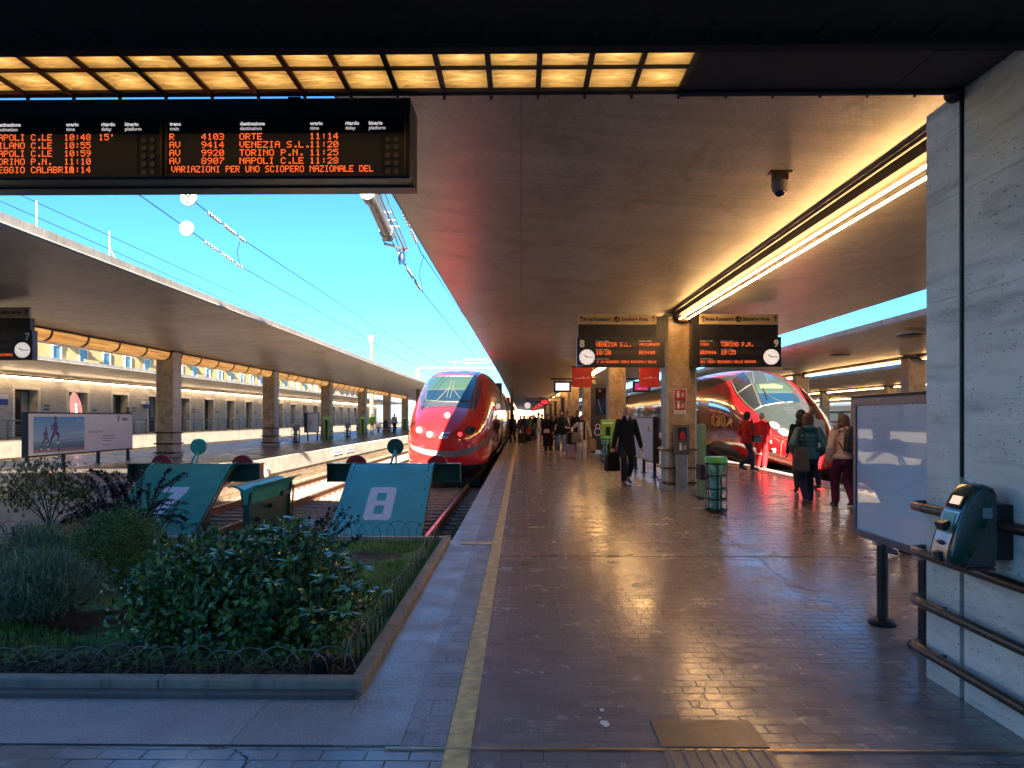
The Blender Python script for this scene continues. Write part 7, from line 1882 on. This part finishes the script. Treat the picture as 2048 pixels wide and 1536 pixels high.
# man in jeans
x, y = GX(1122, 908.5)
T, J = person(x, y, 0, 3, 1.83, "bearded man in a black sweater and light jeans with backpack straps", "warm", (.02, .015, .012), "short", ("sweater", (.008, .014, .018), .80), (.16, .26, .38), (.5, .5, .5), .16, 1, ((-.30, -.04, .92), (.16, -.28, 1.12)), vox=.013, build=1.12)
b = MB(); 
for s in (-1, 1): b.path([(s * .12, -.02, 1.50), (s * .13, -.13, 1.42), (s * .14, -.15, 1.25), (s * .16, -.08, 1.1)], .018, 6)
b.build("backpack_straps", cloth("strapblue", (.05, .09, .12)), T)
b = MB(); b.sphere(J['hc'] + Vector((0, -.055, -.085)), (.055, .045, .045), 12, 8); b.build("beard", M("beard", (.03, .02, .016), .8), T, smooth='all')
# woman in black with pink bag
x, y = GX(1096, 907.5)
T, J = person(x, y, 0, -2, 1.66, "dark-haired woman in a long black coat and skirt with a small pink bag", "fair", (.03, .018, .012), "long", ("coat", (.008, .008, .014), .62), (.01, .01, .012), (.01, .01, .012), .10, -1, (None, None), vox=.014, skirt=(.34, (.008, .008, .015), .07))
bag_at((x - .06, y - .22, .88), "small pale pink shoulder bag on the woman in black", (.26, .09, .16), M("pink_leather", (.55, .38, .36), .45), 0, "handbag", .42)
# man with white top
x, y = GX(1077, 889)
T, J = person(x, y, 0, 5, 1.84, "man in a white top, open dark jacket and light blue jeans", "warm", (.02, .015, .012), "short", ("jacket", (.012, .013, .025), .90), (.28, .38, .50), (.55, .52, .48), .20, 1, ((-.30, -.10, .95), None), vox=.016, inner=(.90, (.62, .62, .50)), glasses=True)
# railway man by the train
x, y = GX(1026, 886.5)
person(x, y, 0, 200, 1.72, "person in black leaning towards the open door of the red train", "warm", (.01, .01, .01), "hood", ("coat", (.006, .006, .012), .72), (.006, .006, .01), (.01, .01, .01), .16, 1, (None, None), vox=.018, lean=.06, detail=False)
x, y = GX(1052, 884)
person(x, y, 0, 215, 1.66, "person in a navy coat bending over luggage near the red train", "fair", (.03, .02, .015), "short", ("coat", (.015, .025, .07), .72), (.02, .02, .03), (.01, .01, .01), .06, 1, ((-.2, -.35, .85), (.2, -.35, .85)), vox=.018, lean=.16, detail=False)
x, y = GX(1043.5, 888); suitcase(x, y, 0, 5, (.42, .26, .62), M("black_shell", (.012, .012, .016), .4), "large black suitcase with raised double handle on the platform", .42)
x, y = GX(1056, 884); suitcase(x, y, 0, -8, (.38, .25, .48), M("black_shell", (0, 0, 0)), "smaller black suitcase beside the bending person in navy", .2)
# group behind the jeans man
crowd = [
 (1135, 824, 33, 1.80, 3, "man in sunglasses and white shirt behind the man in jeans", dict(top=("jacket", (.02, .02, .03), .9), inner=(1.0, (.6, .6, .6)), glasses=True)),
 (1155, 823.5, 31.5, 1.84, -4, "tall man in sunglasses and black jacket behind the woman in the white coat", dict(top=("jacket", (.008, .008, .014), .86), glasses=True, build=1.15)),
 (1144, 828, 36, 1.66, 0, "blond woman half hidden behind the two men in sunglasses", dict(hair=(.28, .17, .08), hairtype="long", top=("coat", (.30, .24, .16), .8))),
 (1107, 830, 33.5, 1.64, 4, "woman in a black and white striped dress behind the man in jeans", dict(hair=(.10, .06, .035), hairtype="long", top=("jacket", (.40, .30, .20), 1.0), striped=True)),
 (1115, 827, 38, 1.72, 0, "dark-haired man in black behind the bearded man in jeans", dict(top=("coat", (.012, .012, .02), .8))),
 (1084, 825, 42, 1.76, 6, "man in a dark green jacket left of the woman in black", dict(top=("jacket", (.03, .04, .035), .85))),
 (1066, 829, 44, 1.70, -5, "person with a red bag behind the man in the white top", dict(top=("jacket", (.20, .22, .10), .9), bag=True)),
 (1068, 827, 52, 1.74, 0, "dark-coated traveller in the crowd just behind the person with the red bag", dict(top=("coat", (.02, .02, .03), .8))),
 (1058, 830, 56, 1.66, 4, "traveller in a brown coat in the middle of the distant crowd", dict(top=("coat", (.12, .08, .05), .8))),
 (1062, 828, 63, 1.75, 0, "traveller in a blue jacket in the distant crowd", dict(top=("jacket", (.04, .07, .16), .9))),
 (1049, 830, 60, 1.70, -4, "traveller in a black jacket close to the train in the distant crowd", dict(top=("jacket", (.01, .01, .015), .9))),
 (1041, 831, 52, 1.68, 0, "pink-scarfed traveller by the train side", dict(top=("coat", (.16, .06, .06), .8))),
 (1054, 831, 72, 1.72, 0, "traveller in grey in the farther crowd", dict(top=("jacket", (.12, .12, .13), .9))),
 (1047, 832, 80, 1.70, 0, "traveller in dark red in the farther crowd", dict(top=("jacket", (.14, .02, .03), .9))),
 (1060, 831, 85, 1.72, 0, "traveller in beige in the farthest crowd", dict(top=("coat", (.3, .24, .16), .8))),
 (1071, 830, 78, 1.70, 0, "traveller in black before the far columns", dict(top=("coat", (.01, .01, .012), .8))),
 (1091, 828, 50, 1.76, 0, "dark-haired man between the man in the white top and the woman in black", dict(top=("jacket", (.02, .03, .05), .9))),
 (1178, 829, 40, 1.70, 0, "traveller behind the totem 8 near the validators", dict(top=("coat", (.03, .03, .04), .8)))]
for i, (px, pyh, D, H, rz, lab, kw) in enumerate(crowd):
    st = kw.pop('striped', False); bg_ = kw.pop('bag', False); hr = kw.pop('hair', (.02, .015, .012))
    X = at(px, 830, D)[0]; v_ = .016 if D < 38 else .024 if D < 55 else .032
    T, J = person(X, D, 0, rz, H, lab, rnd.choice(["warm", "fair", "tan"]), hr, legs=rnd.choice([(.02, .025, .05), (.03, .03, .035), (.10, .14, .2)]), stride=rnd.choice([.1, .16, .2]), lead=rnd.choice([-1, 1]), vox=v_, detail=D < 40, **kw)
    if st:
        for j in range(7): b = MB(); z = .45 + .09 * j; b.lathe([(.185, z), (.19, z + .02), (.185, z + .045)], (0, 0, 0), 18, sy=.8); b.build("skirt_stripe", M("cream_stripe", (.5, .46, .4), .8) if j % 2 == 0 else m_black, T)
        b = MB(); b.lathe([(.18, .42), (.18, .7), (.165, 1.05)], (0, 0, 0), 18, sy=.8); b.build("skirt", cloth("blackskirt", (.02, .02, .02)), T)
    if bg_: bag_at((X - .25, D - .1, .55), "red shoulder bag carried in the crowd", (.4, .15, .3), M("red_leather", (.30, .02, .02), .5), 0, "red_bag", .4, "handbag")
# staff in red jackets
x, y = GX(1494, 941)
T, J = person(x, y, 0, 105, 1.72, "dark-haired woman in a red jacket and navy trousers walking along the maroon train", "warm", (.012, .008, .007), "bob", ("jacket", (.26, .012, .016), .83), (.012, .018, .05), (.012, .012, .014), .24, 1, ((-.16, -.24, 1.05), (.22, -.16, 1.0)), vox=.013, build=1.1)
b = MB(); b.path([(-.02, -.13, 1.5), (-.05, -.15, 1.3), (-.02, -.16, 1.1)], .03, 6); b.build("neck_scarf", cloth("navyscarf", (.01, .014, .04)), T)
bag_at((x + .24, y - .10, .82), "small black handbag carried by the woman in the red jacket", (.26, .1, .22), m_black, 15, "handbag", .2)
x, y = GX(1523, 937)
T, J = person(x, y, 0, 150, 1.66, "grey-haired person in full bright red work clothes beside the maroon train", "fair", (.32, .28, .26), "short", ("jacket", (.50, .012, .016), .80), (.46, .012, .016), (.10, .06, .05), .06, 1, ((-.22, -.14, .92), (.26, -.02, .90)), vox=.014, build=1.12, tight=1.25)
b = MB(); b.lathe([(.082, .45), (.084, .47), (.082, .49)], tuple(J['ank'][1])[:2] + (0,), 12); b.build("reflective_band", m_letter, T)
# teal puffer woman seen from behind
x, y = GX(1616, 1010)
T, J = person(x, y, 0, 174, 1.62, "woman in a teal quilted jacket seen from behind with a grey tote bag", "fair", (.07, .028, .015), "bob", ("puffer", (.025, .10, .15), .90), (.010, .014, .04), (.06, .03, .025), .20, -1, ((-.24, -.10, .98), (.22, -.16, 1.05)), vox=.012, build=1.12)
Tb = thing("tote_bag", (x - .17, y - .12, .60), "grey tote bag hanging from the shoulder of the woman in the teal jacket", "tote bag"); b = MB(); b.rings([[(sx * .11 * f, sy * .05 * f + .0, z) for sx, sy in ((-1, -1), (1, -1), (1, 1), (-1, 1))] for z, f in ((0, 1.15), (.03, 1.25), (.36, 1.0), (.42, .8))]); b.build("bag_body", cloth("totegrey", (.075, .065, .06)), Tb, bevel=.012)
b = MB(); b.path([(-.08, 0, .40), (-.02, .0, .72), (.02, .0, .78), (.05, .0, .70), (.09, 0, .40)], .016, 6); b.build("strap", m_black, Tb)
# woman with pink quilted jacket and backpack
x, y = GX(1688, 1012)
T, J = person(x, y, 0, 176, 1.58, "woman in a pale pink quilted jacket and plum trousers seen from behind", "fair", (.10, .045, .022), "long", ("puffer", (.50, .38, .34), .92), (.075, .010, .045), (.02, .014, .012), .14, 1, ((-.26, -.18, 1.15), (.26, -.04, .9)), vox=.012, build=1.15, tight=1.25)
Tb = thing("backpack", (x + .06, y - .22, .93), "dark leather backpack on the woman in the pale pink jacket", "backpack"); b = MB(); b.rings([[(sx * .15 * f, -.02 + sy * .07 * f, z) for sx, sy in ((-1, -1), (1, -1), (1, 1), (-1, 1))] for z, f in ((0, .85), (.04, 1), (.28, .98), (.38, .8), (.43, .5))]); b.build("pack_body", M("dark_leather", (.018, .022, .028), .35, var=.2), Tb, bevel=.02)
b = MB(); b.box(-.10, .10, -.115, -.09, .05, .22); b.build("front_pocket", M("dark_leather", (0, 0, 0)), Tb, bevel=.01)
b = MB(); b.path([(-.12, .03, .40), (-.15, .14, .45), (-.19, .16, .2), (-.14, .04, .02)], .012, 6); b.build("strap", m_black, Tb)
# couple farther behind, person in black beyond, person hidden by timetable
p_ = at(1626, 835, 15.2); person(p_[0], 15.2, 0, 182, 1.76, "person in a white jacket standing behind the woman in teal", "fair", (.20, .12, .06), "short", ("jacket", (.60, .58, .50), .88), (.02, .02, .03), (.02, .02, .02), .05, 1, vox=.018, detail=False)
p_ = at(1602, 835, 14.6); person(p_[0], 14.6, 0, 170, 1.66, "person in a black hooded jacket just left of the white jacket", "fair", (.01, .01, .012), "hood", ("hooded", (.01, .01, .013), .85), (.02, .02, .03), (.02, .02, .02), .05, -1, vox=.018, detail=False)
p_ = at(1722, 835, 12.1); person(p_[0], 12.1, 0, 185, 1.66, "person in black clothes walking away, mostly hidden by the timetable board", "fair", (.02, .015, .01), "short", ("jacket", (.012, .012, .014), .82), (.012, .012, .014), (.02, .02, .02), .24, -1, vox=.016, detail=False)
x, y = GX(1788, 1108); person(x, y, 0, 95, 1.58, "person hidden behind the timetable board with only a sneaker showing below it", "fair", (.03, .02, .01), "short", ("coat", (.03, .03, .04), .72), (.04, .05, .08), (.05, .035, .04), .20, 1, vox=.016, detail=False)
suitcase(x + .55, y + .05, 0, 90, (.36, .22, .50), M("black_shell", (0, 0, 0)), "dark suitcase behind the timetable board by the wall corner", .4)
# left platform
T, J = person(-14.1, 67, .16, 190, 1.72, "worker in yellow high-visibility jacket and orange trousers across the tracks", "tan", (.02, .02, .02), "short", ("jacket", (.42, .80, .03), .80), (.45, .14, .02), (.02, .02, .02), .08, 1, vox=.026, detail=False)
b = MB()
for z in (.88, 1.1): b.lathe([(.20, z), (.205, z + .025), (.20, z + .05)], (0, 0, 0), 18, sy=.75)
b.build("reflective_bands", m_letter, T)
T = thing("cleaning_cart", (-15.0, 66, .16), "blue cleaning cart with red top beside the worker in yellow", "cleaning cart"); b = MB(); b.box(-.28, .28, -.3, .3, .45, 1.2); b.build("blue_bag", M("blue_cart_cloth", (.02, .07, .42), .6), T, bevel=.04); b = MB(); b.box(-.3, .3, -.32, .32, .18, .45); b.build("tray", m_black, T)
b = MB(); b.sphere((0, 0, 1.32), (.12, .12, .12)); b.build("red_bundle", m_tred, T)
for sx in (-1, 1): b = MB(); b.tube((sx * .25 - .03, 0, .09), (sx * .25 + .03, 0, .09), .09, n=12); b.build("wheel", m_black, T)
person(-11.0, 61.5, .16, 175, 1.70, "traveller in a light grey top and black trousers across the tracks", "warm", (.02, .015, .01), "short", ("sweater", (.30, .30, .32), .92), (.01, .01, .014), (.02, .02, .02), .06, 1, vox=.026, detail=False)
bag_at((-11.75, 61.6, .64), "black rucksack resting on the bench across the tracks", (.5, .3, .62), m_black, 0, "rucksack", None)
person(at(256, 850, 41)[0], 41, .5, 160, 1.62, "person in dark striped clothes at the railing behind the billboard", "warm", (.02, .015, .01), "bun", ("coat", (.05, .05, .06), .7), (.02, .02, .03), (.02, .02, .02), .06, 1, vox=.022, detail=False)
